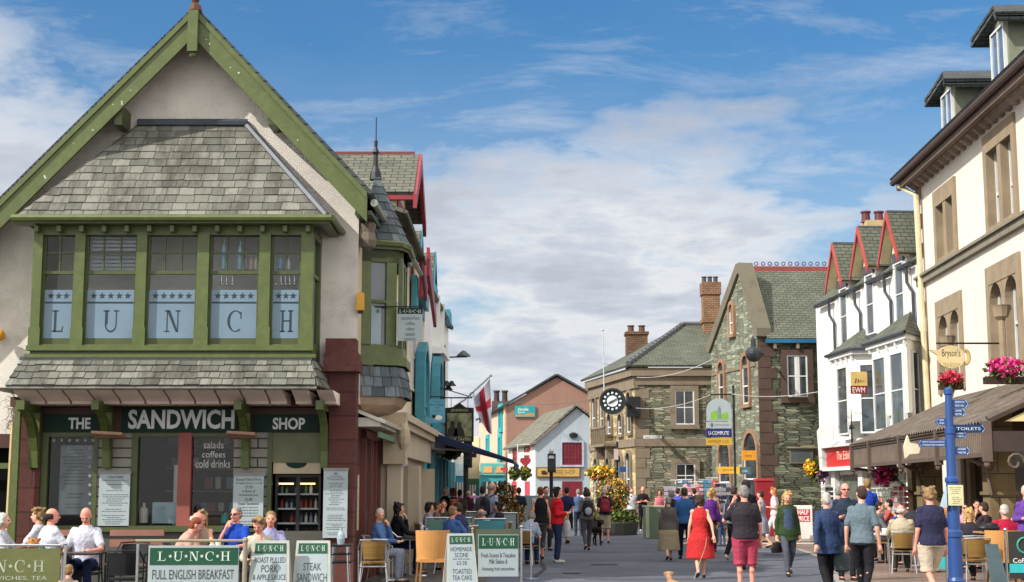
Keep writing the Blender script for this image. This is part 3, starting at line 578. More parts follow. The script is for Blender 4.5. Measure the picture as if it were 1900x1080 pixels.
rn = random.Random(3); SHN = {917: 'top', 944: 'second', 971: 'third', 1000: 'lowest'}; CN = {'7a8890': 'blue grey', 'a8a498': 'buff', '545c60': 'dark grey', '8a3c34': 'red', '4e6a48': 'green', 'c0c2c0': 'white'}; ON = ('first', 'second', 'third', 'fourth', 'fifth', 'sixth', 'seventh', 'eighth', 'ninth')
for y in (917, 944, 971, 1000):
    nb_ = 0
    for i in range(9):
        if rn.random() < .3: continue
        x = 514+i*9; c = rn.choice(['7a8890', 'a8a498', '545c60', '8a3c34', '4e6a48', 'c0c2c0']); nb_ += 1; tag(bottle('bottle', x, y, rn.uniform(.13, .2), .03, M(c, .3), 'x', -.45, GF), f'{CN[c]} bottle, {ON[nb_-1]} from the left on the {SHN[y]} shelf of the drinks fridge', 'bottle', 'bottles in the drinks fridge')
# curved brackets
def bracket(x, w_px, side=1):
    mb = MB(GF); u = GF.hit(x, 770)[0]; h = w_px/200; top = GF.hit(x, 745, .9)[1]; bot = GF.hit(x, 868, .1)[1]
    def seg(pts, th):
        for (n0, z0_), (n1, z1_) in zip(pts, pts[1:]): mb.hexa([GF.pt(u-h/2, n0, z0_), GF.pt(u+h/2, n0, z0_), GF.pt(u+h/2, n0-th, z0_), GF.pt(u-h/2, n0-th, z0_), GF.pt(u-h/2, n1, z1_), GF.pt(u+h/2, n1, z1_), GF.pt(u+h/2, n1-th, z1_), GF.pt(u-h/2, n1-th, z1_)][::1])
    mb.box(u-h/2, u+h/2, .95, 0, top-.14, top+.02); mb.box(u-h/2-.01, u+h/2+.01, .14, 0, bot-.0, top-.14)
    seg([(.14+.75*(1-cos(k/6*pi/2))+.0, bot+(top-.14-bot)*sin(k/6*pi/2)**.9) for k in range(7)], .16); mb.build('curved_bracket', GREEN, shop)
bracket(204, 25); bracket(459, 25); bracket(605, 24); bracket(70, 30)
mb = MB(GF); mb.tube([GF.pt(GF.hit(52, 760)[0], .5, GF.hit(52, 750)[1]), GF.pt(GF.hit(46, 900)[0], .5, .0)], .07, 4); mb.build('green_post', GREEN, shop)
mb = MB(GF); mb.tube([GF.pt(GF.hit(34, 790)[0], .3, GF.hit(34, 790)[1]), GF.pt(GF.hit(24, 960)[0], .3, 0)], .035, 6); mb.build('downpipe', M('b9a878', .5), shop)
for x0, x1 in ((176, 232), (425, 477)):
    mb = MB(GF); a, b, c, d = GF.r(x0, 803, x1, 814, .3); mb.slab([GF.pt(a, .55, d-.02), GF.pt(b, .55, d-.05), GF.pt(b, .25, d-.1), GF.pt(a, .25, d-.1)], .05); mb.build('lamp_hood', M('9c7a66', .7, .3), shop)
# side shopfront and canted oriel on the street side
def poly_ring(mb, pts, z0, z1, mi=0, pts2=None):
    p2 = pts2 or pts
    for i in range(len(pts)-1): mb.face([V((*pts[i], z0)), V((*pts[i+1], z0)), V((*p2[i+1], z1)), V((*p2[i], z1))], mi)
OR = [(GX-.02, 26.55), (GX+.64, 26.85), (GX+.74, 27.15), (GX+.74, 28.2), (GX-.05, 28.7)]
zo = lambda y, x=710, Y=27: P(x, y, Y).z
mb = MB(); poly_ring(mb, OR, zo(668), zo(642)); poly_ring(mb, OR, zo(484), zo(458)); 
grow = lambda s: [(GX+(x-GX)*s, 27.6+(y-27.6)*(1+(s-1)*.5)) for x, y in OR]
poly_ring(mb, grow(1.1), zo(680), zo(664)); poly_ring(mb, grow(1.1), zo(664), zo(664), 0, OR)
FO = FR(OR[0][0], OR[0][1], math.degrees(math.atan2(OR[1][1]-OR[0][1], OR[1][0]-OR[0][0]))); L = (V(OR[1])-V(OR[0])).length
mb.fr = FO; mb.box(0, L*.3, 0, -.08, zo(645), zo(480)); mb.box(L*.72, L, 0, -.08, zo(645), zo(480))
FO2 = FR(OR[2][0], OR[2][1], 90); mb.fr = FO2; mb.box(-.2, .1, 0, -.08, zo(645), zo(480)); mb.box(.46, .56, 0, -.08, zo(645), zo(480)); mb.box(.95, 1.05, 0, -.08, zo(645), zo(480)); mb.build('oriel_frame', GREEN, shop)
mb = MB(FO); mb.box(L*.3, L*.72, -.05, -.06, zo(645), zo(480)); mb.fr = FO2; mb.box(.1, .95, -.05, -.06, zo(645), zo(480)); mb.build('pane', GLASSB, shop)
mb = MB(FO); mb.box(L*.33, L*.6, -.04, -.045, zo(645), zo(572)); mb.build('frosted_film', M('8a9ca0', .4), shop)
mb = MB(FO); serif(mb, '*', L*.42, zo(585, 705)-.02, .13, .13, -.039); mb.box(L*.3, L*.72, .0, -.05, zo(566), zo(560), 0); mb.build('glazing_bars', GREEND, shop)
ap = P(697, 320, 27.6); mb = MB(); ev = grow(1.13); ez2 = zo(452)
sq = [V((*p, ez2)) for p in ev]; c0 = V((ap.x, 27.6, ap.z))
for i in range(4): slate_rows(mb, [sq[i], sq[i+1], c0+V((.03, .02, 0)), c0], .2, .24, .014, 20+i)
mb.build('oriel_roof', SLATED, shop)
mb = MB(); ring = [V((*p, ez2-.05)) for p in ev]; mb.tube(ring, .07, 6); mb.build('oriel_gutter', GREEN, shop)
mb = MB(); poly_ring(mb, grow(1.12), ez2-.16, ez2-.1); poly_ring(mb, OR, ez2-.4, ez2-.1); mb.build('oriel_cornice', GREEND, shop)
mb = MB(); zt2 = P(697, 225, 27.9).z; mb.lathe(c0, [(.12, -.15), (.1, 0), (.05, .12), (.04, .35), (.07, .4), (.03, .5), (.035, .62), (.012, .66), (.01, zt2-c0.z)], 8); mb.build('finial', M('24262a', .5), shop)
mb = MB(); z3, z4 = zo(683), zo(738); g1, g2 = grow(1.02), grow(1.12)
for i in range(4): slate_rows(mb, [V((*g2[i], z4)), V((*g2[i+1], z4)), V((*g1[i+1], z3)), V((*g1[i], z3))], .16, .2, .014, 30+i)
mb.build('oriel_skirt', SLATED, shop)
mb = MB(); pr = [grow(s) for s in (1.02, .9, .6, .15)]; zz = [z4, zo(752), zo(764), zo(772)]
for i in range(3): poly_ring(mb, pr[i+1], zz[i+1], zz[i], 0, pr[i])
mb.build('oriel_coving', M('a58e78', .85, .3), shop)
# street-side ground floor
mb = MB(FS); mb.box(.1, 3.4, .0, -.2, 0, 3.2); mb.build('side_ground_wall', REDSTONE, shop)
mb = MB(FS); mb.box(.9, 1.7, .04, 0, .5, 2.6); mb.box(2.0, 3.3, .04, 0, .5, 2.6); mb.build('side_window', GLASSB, shop)
mb = MB(FS)
for u in (.85, 1.7, 1.95, 2.6, 3.3): mb.box(u, u+.09, .09, .0, 0, 2.9)
mb.box(.85, 3.4, .09, 0, 2.6, 2.75); mb.build('side_window_frame', M('6a3a30', .6, .15), shop)
mb = MB(FS); mb.box(.2, 3.4, .42, 0, FS.hit(700, 802)[1]-.03, FS.hit(700, 790)[1]); mb.slab([FS.pt(.15, .5, zo(790)), FS.pt(3.45, .5, zo(790)), FS.pt(3.45, 0, zo(770)), FS.pt(.15, 0, zo(770))], .06); aw = mb.build('blind_box', M('c2bfb2', .6, .2), shop)
mb = MB(FS); mb.box(.3, 3.3, .40, .36, zo(814), zo(800)-.04); mb.build('blind_valance', M('5d7a62', .7), shop)
# ---------------- windows for the other buildings ----------------
def sash(fr, u0, u1, z0, z1, n, par, frame=WHITE, glass=GLASSD, bars=(1, 1), surround=None, sw=.12, depth=.12, sill=None):
    """window standing in the wall face n: frame, bars and a recessed pane; optional stone surround and sill"""
    mb = MB(fr); t = .06
    n = n+depth-.07
    mb.box(u0, u0+t, n, n-depth, z0, z1); mb.box(u1-t, u1, n, n-depth, z0, z1); mb.box(u0+t, u1-t, n, n-depth, z0, z0+t); mb.box(u0+t, u1-t, n, n-depth, z1-t, z1)
    for i in range(1, bars[0]+1): u = u0+(u1-u0)*i/(bars[0]+1); mb.box(u-.018, u+.018, n-.01, n-depth, z0+t, z1-t)
    for i in range(1, bars[1]+1): z = z0+(z1-z0)*i/(bars[1]+1); mb.box(u0+t, u1-t, n-.012, n-depth, z-.022, z+.022)
    o = mb.build('window', frame, par); mb = MB(fr); mb.box(u0+.01, u1-.01, n-.04, n-.06, z0+.01, z1-.01); mb.build('pane', glass, o)
    if surround:
        mb = MB(fr); e = .04; mb.box(u0-sw, u0-.001, n+e, n-.1, z0, z1+sw); mb.box(u1+.001, u1+sw, n+e, n-.1, z0, z1+sw); mb.box(u0-.001, u1+.001, n+e, n-.1, z1+.001, z1+sw); mb.box(u0-sw*1.1, u1+sw*1.1, n+e+.04, n-.1, z0-sw, z0-.001); mb.build('surround', surround, o)
    if sill: mb = MB(fr); mb.box(u0-.08, u1+.08, n+.1, n-.1, z0-.12, z0-.001); mb.build('sill', sill, o)
    return o
def arched(fr, u0, u1, z0, z1, n, par, frame, glass=GLASSD, surround=None, sw=.1, pointed=False, e=.09):
    """narrow window with a round or pointed head (z1 = crown)"""
    r = (u1-u0)/2; uc = (u0+u1)/2; k = 8; hh = r*(1.5 if pointed else 1); zs = z1-hh
    def head(rr, h2): return [(uc+rr*cos(pi*i/k), zs+h2*(sin(pi*i/k)**(1.0 if not pointed else .75))) for i in range(k+1)]
    mb = MB(fr); mb.prism([(u0, z0)]+[(u1, z0)]+head(r, hh), n+.004, n-.16); o = mb.build('pane', glass, par)
    if surround:
        mb = MB(fr); A = [(u1+sw, z0)]+head(r+sw, hh+sw)+[(u0-sw, z0)]; Bq = [(u1, z0)]+head(r, hh)+[(u0, z0)]
        for i in range(len(A)-1):
            q = [A[i], A[i+1], Bq[i+1], Bq[i]]; mb.prism(q, n+e, n-.14)
        mb.box(u0-sw, u1+sw, n+e+.03, n-.1, z0-sw, z0-.001); mb.build('surround', surround, par)
    mb = MB(fr); mb.box(u0, u0+.05, n+.045, n+.005, z0, zs); mb.box(u1-.05, u1, n+.045, n+.005, z0, zs); mb.box(u0+.05, u1-.05, n+.045, n+.005, z0, z0+.06); mb.box(u0+.05, u1-.05, n+.045, n+.005, (z0+zs)/2-.03, (z0+zs)/2+.03); mb.build('window_frame', frame, par)
    return o
def pots(par, mb_mat, c, n, h=.7, r=.14, along=V((1, 0, 0)), sp=.42):
    for i in range(n):
        mb = MB(); p = V(c)+along*sp*(i-(n-1)/2); mb.lathe(p, [(r, 0), (r*.85, h*.15), (r*.78, h*.8), (r, h*.86), (r, h), (r*.7, h)], 10); mb.build('chimney_pot', mb_mat, par)
# ---------------- building with the red dormer ----------------
CREAM = M('d6c8ac', .8, .2, 40, .07, 1.0, name='cream_render'); SHW = M('b8aa94', .8, .2, 40, .06, 1.2, name='stone_paint')
bB = thing('dormer_building', 'tall cream town house with dark red bargeboards on its street dormer behind the corner shop', 'building', loc=(GX, 34, 0))
FL = FR(GX+.1, 26, 88.9)
uB0, uB1 = 3.45, 13.2
mb = MB(FL); mb.box(uB0, uB1, 0, -.3, 3.2, 7.4); mb.box(uB0, uB0+.3, -.3, -6, 3.2, 7.4); mb.build('wall', CREAM, bB)
dz = P(770, 292, 32.7).z; fz1 = 8.05; dx = -2.15; dy0, dyc, dy1 = 31.0, 32.7, 34.5; wx = -2.55
mb = MB(); rx = dx; bx = -6.5
mb.slab([(bx, dyc, dz), (bx, dy0, fz1), (rx, dy0, fz1), (rx, dyc, dz)], .08); mb.slab([(rx, dyc, dz), (rx, dy1, fz1), (bx, dy1, fz1), (bx, dyc, dz)], .08); 
mb.slab([(-2.2, 29.6, 7.35), (-2.2, 36.5, 7.35), (-6.5, 36.5, 9.0), (-6.5, 29.6, 9.0)], .08); mb.build('roof', ROOFB, bB)
mb = MB(); mb.tube([(bx, dyc, dz+.06), (rx-.1, dyc, dz+.06)], .09, 4); mb.build('ridge_tiles', M('6e3f3c', .7), bB)
mb = MB(FR(dx+.04, 0, 90)); mb.prism([(dyc, dz+.08), (dy0-.05, fz1+.02), (dy0-.05, fz1-.3), (dyc, dz-.35)], .03, -.05); mb.prism([(dyc, dz+.08), (dy1+.05, fz1+.02), (dy1+.05, fz1-.3), (dyc, dz-.35)], .03, -.05); mb.build('bargeboard', REDP, bB)
mb = MB(FR(wx, 0, 90)); mb.prism([(dy0+.15, 7.2), (dy1-.15, 7.2), (dy1-.15, fz1), (dyc, dz-.1), (dy0+.15, fz1)], 0, -3.5); mb.build('dormer_wall', CREAM, bB)
mb = MB(FR(wx, 0, 90)); mb.box(dy0+.4, dy1-.4, .03, -.05, 7.25, fz1+.1); mb.build('dormer_window', REDP, bB); mb = MB(); mb.box(wx-.5, dx, -(dy0-.0), -(dy0+.15), 7.95, 8.05); mb.build('dormer_eaves', REDP, bB)
mb = MB(FR(wx+.02, 0, 90))
for k in range(5): y = 35.5+k*.5; mb.prism([(y, 6.4+k*.05), (y+.28, 6.6), (y+.28, 7.3-k*.04), (y, 7.5)], .3, .22)
mb.prism([(35.2, 6.9), (38.6, 6.0), (38.6, 6.3), (35.2, 7.6)], .5, .42); mb.build('fretted_bargeboard', REDP, bB)
mb = MB(FL); 
for k in range(4): mb.box(4.4+k*2, 5.4+k*2, .02, -.02, 4.0, 5.6)
mb.build('windows', GLASSB, bB) if 0 else None
for k in range(3): sash(FL, 4.6+k*2.4, 5.7+k*2.4, 4.1, 5.8, .02, bB, GREEN if 0 else WHITE, GLASSB)
mb = MB(FL); mb.tube([FL.pt(3.6, .3, 6.9), FL.pt(9, .3, 6.9)], .06, 6); mb.build('gutter', M('8a9088', .6), bB)
# cream shop with a carved cornice
bC = thing('cream_shop', 'cream painted shop with heavy cornice and carved scroll end beside the corner oriel', 'building', loc=FL.pt(4, 0, 0))
mb = MB(FL); uC0 = 3.45; mb.box(uC0, 12.8, .12, -.3, 0, 3.2); mb.build('wall', SHW, bC)
zc0 = P(735, 781, 31).z; mb = MB(FL); mb.box(uC0, 12.8, .5, .1, zc0-.05, zc0+.1); mb.box(uC0+.0, 12.8, .42, .1, zc0-.2, zc0-.051); mb.box(uC0, 12.8, .3, .1, zc0-.75, zc0-.201); mb.build('cornice', SHW, bC)
mb = MB(FL); mb.box(uC0-.25, uC0+.25, .5, .05, zc0-.95, zc0-.02); mb.ball(FL.pt(uC0-.2, .45, zc0-.4), (.14, .14, .3)); mb.build('console', M('b6a58c', .8, .4), bC)
for u in (uC0-.1, uC0+4.3, 12.3): mb = MB(FL); mb.box(u, u+.5, .4, .121, 0, zc0-.9); mb.build('pilaster', SHW, bC)
mb = MB(FL); mb.box(uC0+.6, uC0+4.1, .16, .121, .5, 2.5); mb.build('shop_window', GLASSB, bC)
# turquoise and white building
bD = thing('turquoise_building', 'white building with turquoise pointed windows and turquoise ground floor columns', 'building', loc=(GX+.2, 42, 0))
FD = FR(GX+.16, 26, 88.9); uD0, uD1 = 13.2, 23.5; WH2 = M('e2e2de', .8, .2, 40, .05, 1)
mb = MB(FD); zD = P(800, 560, 42).z; mb.box(uD0, uD1, 0, -.3, 3.3, zD); mb.box(uD1-.3, uD1, -.3, -8, 0, zD); mb.box(uD0, uD0+.3, -.3, -8, 3.2, zD); mb.build('wall', WH2, bD)
mb = MB(); mb.slab([FD.pt(uD0, .15, zD), FD.pt(uD1, .15, zD), FD.pt(uD1, -4, zD+1.5), FD.pt(uD0, -4, zD+1.5)], .1); mb.build('roof', ROOFB, bD)
for (x0, ytop, Yq) in ((781, 432, 39.6), (806, 472, 43.5)):
    a = P(x0, ytop, Yq); e = .45; mb = MB(FR(a.x, 0, 90)); u = Yq
    mb.prism([(u-.9, a.z-1.9), (u+.9, a.z-1.9), (u+.9, a.z-1.3), (u, a.z-.1), (u-.9, a.z-1.3)], -.2, -2.4); mb.build('dormer_wall', M('c2b490', .8, .3), bD)
    mb = MB(); xx = a.x
    mb.slab([(xx-2.2, Yq, a.z), (xx-2.2, Yq-1.15, a.z-1.5), (xx, Yq-1.15, a.z-1.5), (xx, Yq, a.z)], .07); mb.slab([(xx, Yq, a.z), (xx, Yq+1.15, a.z-1.5), (xx-2.2, Yq+1.15, a.z-1.5), (xx-2.2, Yq, a.z)], .07); mb.build('dormer_roof', ROOFB, bD)
    mb = MB(FR(a.x+.03, 0, 90)); mb.prism([(u, a.z+.08), (u-1.2, a.z-1.5), (u-1.2, a.z-1.72), (u, a.z-.2)], .03, -.04); mb.prism([(u, a.z+.08), (u+1.2, a.z-1.5), (u+1.2, a.z-1.72), (u, a.z-.2)], .03, -.04); mb.build('bargeboard', M('2a6a78', .5), bD)
for (x, y) in ((783, 560), (801, 545), (828, 590)):
    Yq = 26+ (12.6 if x == 783 else 16 if x == 801 else 21); p = P(x, y, Yq); mb = MB(FR(GX+.2, 0, 90)); mb.box(Yq-.7, Yq+.7, p.x-GX-.05, -.1, p.z-.18, p.z+.2); mb.box(Yq-.55, Yq+.55, (p.x-GX)*.6, -.1, p.z-.45, p.z-.181); mb.build('eaves_bracket', TEAL, bD)
for (x, y0, y1) in ((778, 650, 775), (806, 672, 790)):
    u, _ = FD.hit(x, 700, .05); z0, z1 = FD.hit(x, y1, .05)[1], FD.hit(x, y0, .05)[1]; arched(FD, u-.75, u+.75, z0, z1, .17, bD, TEAL, M('3f97ac', .4, .05), TEAL, .22, True)
for (x, y0, y1) in ((786, 492, 560),):
    u, _ = FD.hit(770, 500, .05); mb = MB(FD); mb.box(u-.3, u+.3, .12, 0, FD.hit(770, 590)[1], FD.hit(770, 520)[1]); mb.build('downpipe', TEAL, bD)
u = FD.hit(808, 620)[0]; mb = MB(FD); mb.box(u-1.3, u+1.3, .35, 0, P(808, 672, 45).z, P(808, 660, 45).z); mb.box(u-1.1, u-.9, .2, 0, P(808, 660, 45).z, P(808, 570, 45).z); mb.box(u+.9, u+1.1, .2, 0, P(808, 660, 45).z, P(808, 570, 45).z); mb.build('window_surround', WH2, bD)
mb = MB(FD); mb.box(uD0, uD1, .1, -.3, 0, 3.29); mb.build('ground_floor', M('1c5f70', .5, .1), bD)
for i in range(7):
    u = uD0+.3+i*1.55; mb = MB(); mb.tube([FD.pt(u, .2, 0), FD.pt(u, .2, 2.6)], .1, 8); mb.build('column', TEAL, bD)
mb = MB(FD); mb.box(uD0+.4, uD1-.4, .14, .101, .8, 2.4); mb.build('shop_window', GLASSD, bD)
mb = MB(FD); mb.box(uD0, uD1, .3, .101, 2.75, 3.29); mb.build('fascia', WHITE, bD)
# lettered panels under the awning
pl = P(793, 843, 40.5); FP = FR(pl.x, pl.y, 0)
sg = MB(FP); sg.pbox(776, 826, 809, 864, .02, -.02); s_ = tag(sg.build('hanging_board', M('b5ad9c', .6)), 'cream board with two columns of dark lettering hanging under the blue awning', 'sign'); sg = MB(FP)
a, b, c, d = FP.r(778, 829, 807, 861, .02)
for i, s in enumerate(('PUB', 'FOOD', 'ALES')): txt(s, FP, (a+b)/2, .021, d-.09-i*.19, (b-a)*.8, .13, M('3a2c22', .7), s_)
# ---------------- far end of the street ----------------
PEACH = M('ccb096', .8, .2, 30, .04, .6, name='peach_render'); TERRA = M('8c6c5e', .85, .3, 20, .06, .4, name='terracotta_render')
bE = thing('peach_building', "peach fronted building with terracotta gable wall and turquoise windows at the street's end", 'building', loc=P(940, 914, 118))
YE = 118; E0, E1 = P(940, 760, YE), P(1100, 760, YE); apx = P(1033, 700, YE); fe = FR(0, YE, 0)
zl = P(938, 752, YE).z; mb = MB(fe); mb.prism([(E0.x, 0), (apx.x*2-E0.x+1.5, 0), (apx.x*2-E0.x+1.5, zl-.6), (apx.x, apx.z), (E0.x, zl)], 0, -.5); mb.build('gable_wall', TERRA, bE)
dE = (P(889, 760, 140)-P(940, 760, YE)); dE.z = 0; aE = math.degrees(math.atan2(dE.y, dE.x)); fE = FR(E0.x, YE, aE+180); LE = dE.length
mb = MB(fE); mb.box(-LE, 0, 0, -.3, 0, zl); mb.build('front_wall', PEACH, bE)
rb = V((P(975, 715, 140).x, 140, apx.z)); mb = MB(); le = V((P(889, 757, 140).x-.3, 140, zl-.2))
mb.slab([V((E0.x-.4, YE-.3, zl-.25)), apx+V((0, -.3, .15)), rb+V((0, 0, .15)), le], .15); r2 = V((apx.x*2-E0.x+1.8, YE-.3, zl-.9)); mb.slab([apx+V((0, -.3, .15)), r2, r2+dE, rb+V((0, 0, .15))], .15); mb.build('roof', ROOFK, bE)
for (x, y0, y1) in ((930, 757, 795), (929, 812, 850), (906, 814, 835), (908, 760, 790)):
    u, z1 = fE.hit(x, y0, .0); z0 = fE.hit(x, y1)[1]; sash(fE, u-.9, u+.9, z0, z1, .05, bE, M('2b98a0', .5), M('2a7d88', .4), surround=M('2fa0a6', .5), sw=.35)
mb = MB(fE); mb.tube([fE.pt(-.2, .1, 0), fE.pt(-.2, .1, zl)], .12, 6); mb.build('downpipe', M('c8a890', .6), bE)
ch = P(929, 760, 132); mb = MB(); mb.fr = FR(0, 132, 0); mb.box(ch.x-.8, ch.x+.8, .5, -.5, zl-1, P(929, 745, 132).z); c_ = mb.build('chimney', M('5a4a44', .8), bE); pots(c_, M('3c3230', .7), (ch.x, 132, P(929, 745, 132).z), 2, 1.0, .3, sp=.75)
fs = FR(0, YE-.12, 0); mb = MB(fs); mb.pbox(955, 753, 993, 774, .05, -.05); s_ = tag(mb.build('wall_sign', M('1f8a8c', .5)), 'teal sign with an orange hill fixed high on the terracotta gable', 'sign')
a, b, c, d = fs.r(955, 753, 993, 774, .05); txt('Hevelle', fs, a+(b-a)*.42, .06, d-.28, (b-a)*.5, .26, WHITER, s_); txt('Space', fs, a+(b-a)*.32, .06, d-.55, (b-a)*.34, .2, WHITER, s_)
mb = MB(fs); mb.prism([(a+.1, c+.05), (b-.1, c+.05), (b-.1, c+.25), (a+(b-a)*.72, c+.36), (a+(b-a)*.5, c+.2), (a+.1, c+.2)], .06, .051); mb.build('hill_emblem', M('b0794a', .6), s_)
# white and grey house
bF = thing('gable_house', 'small house with blue grey gable end, white front and red windows', 'building', loc=P(992, 914, 98))
YF = 98; ff = FR(0, YF, 0); F0, ap2 = P(993, 822, YF), P(1070, 757, YF); xr2 = P(1130, 800, YF).x
mb = MB(ff); mb.prism([(F0.x, 0), (xr2, 0), (xr2, ap2.z-(xr2-ap2.x)*.8), (ap2.x, ap2.z), (F0.x, F0.z)], 0, -.4); mb.build('gable_wall', M('98a2a8', .8, .15, 30, .04, .5), bF)
dF = P(942, 826, 108)-P(993, 822, YF); dF.z = 0; fF = FR(F0.x, YF, math.degrees(math.atan2(dF.y, dF.x))+180); LF = dF.length
mb = MB(fF); mb.box(-LF, 0, 0, -.3, 0, F0.z-.05); mb.build('front_wall', WHITER, bF)
b2 = V((P(1012, 770, 108).x, 108, ap2.z)); mb = MB(); ee = V((F0.x-.3, YF-.3, F0.z-.2)); mb.slab([ee, ap2+V((0, -.3, .12)), b2+V((0, 0, .12)), ee+dF], .12); mb.slab([ap2+V((0, -.3, .12)), V((xr2+.4, YF-.3, ap2.z-(xr2-ap2.x)*.8-.1)), V((xr2+.4, YF, ap2.z-(xr2-ap2.x)*.8))+dF, b2+V((0, 0, .12))], .12); mb.build('roof', brick('7c7a6c', '6c6a60', '45443c', .5, .28, .025, mossc=('66645a', .5)), bF)
for (x, y0, y1) in ((957, 825, 857), (979, 825, 855)):
    u, z1 = fF.hit(x, y0, 0); z0 = fF.hit(x, y1)[1]; sash(fF, u-.75, u+.75, z0, z1, .06, bF, M('b03a44', .5), GLASSD, (2, 2))
for (x, y0, y1) in ((955, 893, 925), (979, 893, 925)):
    u, z1 = fF.hit(x, y0, 0); z0 = fF.hit(x, y1)[1]; mb = MB(fF); mb.box(u-.8, u+.8, .06, 0, 0, z1); mb.build('door', M('b5404a', .5), bF)
a, b, c, d = ff.r(1043, 821, 1080, 863, .05); sash(ff, a, b, c, d, .05, bF, M('7c2a34', .5), M('5c1f28', .4), (5, 2), surround=M('9ba6b0', .7))
a, b, c, d = ff.r(1043, 893, 1080, 935, .05); mb = MB(ff); mb.box(a, b, .05, 0, c, d); mb.build('shop_window', M('6a2028', .4), bF)
mb = MB(ff); mb.pbox(995, 867, 1077, 886, .15, .01); s_ = tag(mb.build('fascia_sign', M('5a3f22', .6)), 'mustard shop sign in a brown frame on the blue grey gable', 'sign'); a, b, c, d = ff.r(997, 869, 1075, 884, .15); mb = MB(ff); mb.box(a, b, .17, .151, c, d); mb.build('panel', M('b08e4c', .6), s_); txt('COFFEE SHOP', ff, (a+b)/2+.25, .171, (c+d)/2, (b-a)*.62, .3, M('6a4420', .6), s_); mb = MB(ff)
for i in range(5): mb.ball(ff.pt(a+.35+.12*(i % 3), .17, (c+d)/2+.1*(i//3)-.05), .09, 0, 6, 4)
mb.build('cup_emblem', M('3c2a1c', .6), s_)
mb = MB(ff); p = ff.hit(1064, 808); mb.lathe(ff.pt(p[0], .1, p[1]), [(.25, -.15), (.3, .1), (.1, .2)], 8); mb.build('floodlight', BLACK, bF)
# hanging heart and baskets before the white front
hp = P(976, 832, 92); fh = FR(0, 92, 0); u, z = fh.hit(975, 857)
hs = thing('heart_sign', 'red heart shaped sign hanging from a bracket on the white house front', 'sign', loc=(u, 92, 0)); mb = MB(fh)
mb.prism([(u+.3*1.2*(16*sin(t)**3)/16, z+.36*(13*cos(t)-5*cos(2*t)-2*cos(3*t)-cos(4*t))/16) for t in [2*pi*i/24 for i in range(24)]], .05, -.05); mb.build('heart', M('8c2c30', .5), hs)
mb = MB(fh); mb.tube([fh.pt(u-.5, 0, z-2.5), fh.pt(u-.5, 0, z+1.1), fh.pt(u+.3, 0, z+1.1)], .03, 5); mb.box(u-.4, u+.5, .03, -.03, z+.42, z+.6); mb.build('bracket', M('d8d0c0', .6), hs)
# teal and pastel shops further left
def shopfront(x0, x1, ytop, Y, wallc, shopc, label, Yw=None, ysh=880, fasc=None, cat='building'):
    r = thing('shop', label, cat, loc=P(x0, 914, Y)); f = FR(0, Y, 0); a, b, c, d = f.r(x0, ytop, x1, 940, 0); zs = f.hit(x0, ysh)[1]
    mb = MB(f); mb.box(a, b, 0, -4, zs, d); mb.build('wall', wallc, r); mb = MB(f); mb.box(a, b, .05, -4, 0, zs); mb.build('shopfront', shopc, r)
    mb = MB(f); mb.box(a+(b-a)*.12, b-(b-a)*.12, .08, .051, .4, zs-.5); mb.build('shop_window', GLASSB, r)
    for t in (.3, .5, .7): mb = MB(f); u = a+(b-a)*t; mb.box(u-.06, u+.06, .12, .081, .4, zs-.5); mb.build('mullion', WHITE, r)
    if fasc: mb = MB(f); mb.box(a+.1, b-.1, .2, .0501, zs, zs+.9); mb.build('fascia', fasc, r)
    return r, f, a, b, zs
r, f, a, b, zs = shopfront(889, 938, 858, 112, PEACH, M('3a8c92', .5), 'low shop painted bright turquoise with an orange lettered fascia', ysh=882, fasc=M('5aa49a', .5))
for (t0, t1) in ((.15, .5), (.62, .9)):
    mb = MB(f); mb.prism([(a+(b-a)*t0, zs+.2), (a+(b-a)*t1, zs+.2), (a+(b-a)*t1, zs+.65), (a+(b-a)*(t0+.06), zs+.65)], .25, .201); mb.build('fascia_panel', M('d69a5c', .6), r)
shopfront(866, 889, 810, 116, M('d9c9a2', .8), M('4a6a44', .6), 'narrow cream house with a green shop window', ysh=888)
shopfront(842, 866, 815, 114, M('d8d6cc', .8), M('2d8cb0', .5), 'narrow white house with a sky blue door', ysh=883, fasc=M('c0d4d8', .6))
shopfront(822, 842, 830, 110, M('a8b0b4', .8), M('6b6358', .6), 'grey rendered house with a brown shop window behind the pub awning', ysh=893)
mb = MB(FR(0, 90, 0)); mb.pbox(929, 868, 943, 873, .03, -.03); tag(mb.build('hanging_sign', M('b0303a', .5)), 'small red sign projecting beside the turquoise shop', 'sign')
# ---------------- moot hall (clock building) ----------------
STONE = rubble('b4a27c', '9c8a66', '85755a', .4, .13, .04, name='sunlit_sandstone', bmp=.35)
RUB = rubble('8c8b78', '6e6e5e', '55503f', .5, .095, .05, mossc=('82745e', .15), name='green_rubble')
RUB2 = rubble('787b68', '585b4d', '35342c', .6, .1, .05, mossc=('6e6250', .1), name='shaded_green_rubble')  # RUB2: darker copy of the hall rubble, the side wall's shade in its colour
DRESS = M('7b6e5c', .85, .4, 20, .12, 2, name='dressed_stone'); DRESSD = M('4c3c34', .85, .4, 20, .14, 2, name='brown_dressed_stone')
bG = thing('clock_building', 'two storey hipped roof stone hall carrying the street clock', 'building', loc=(5.66, 66, 0))
Yg = 66; cg = P(1181, 900, Yg).x; fg0 = FR(cg, Yg, 0); zE = P(1250, 684, Yg).z
dG = V((P(1095, 900, 74.4).x-cg, 8.4, 0)); LG = dG.length; fgl = FR(cg, Yg, math.degrees(math.atan2(dG.y, dG.x))+180)
WG = P(1345, 900, Yg).x-cg
mb = MB(fg0); mb.box(0, WG, 0, -.4, 0, zE); mb.build('front_wall', RUB, bG)
mb = MB(fgl); mb.box(-LG, -.001, 0, -.4, 0, zE); mb.build('side_wall', STONE, bG)
zr = P(1270, 607, 70).z; ex = .35
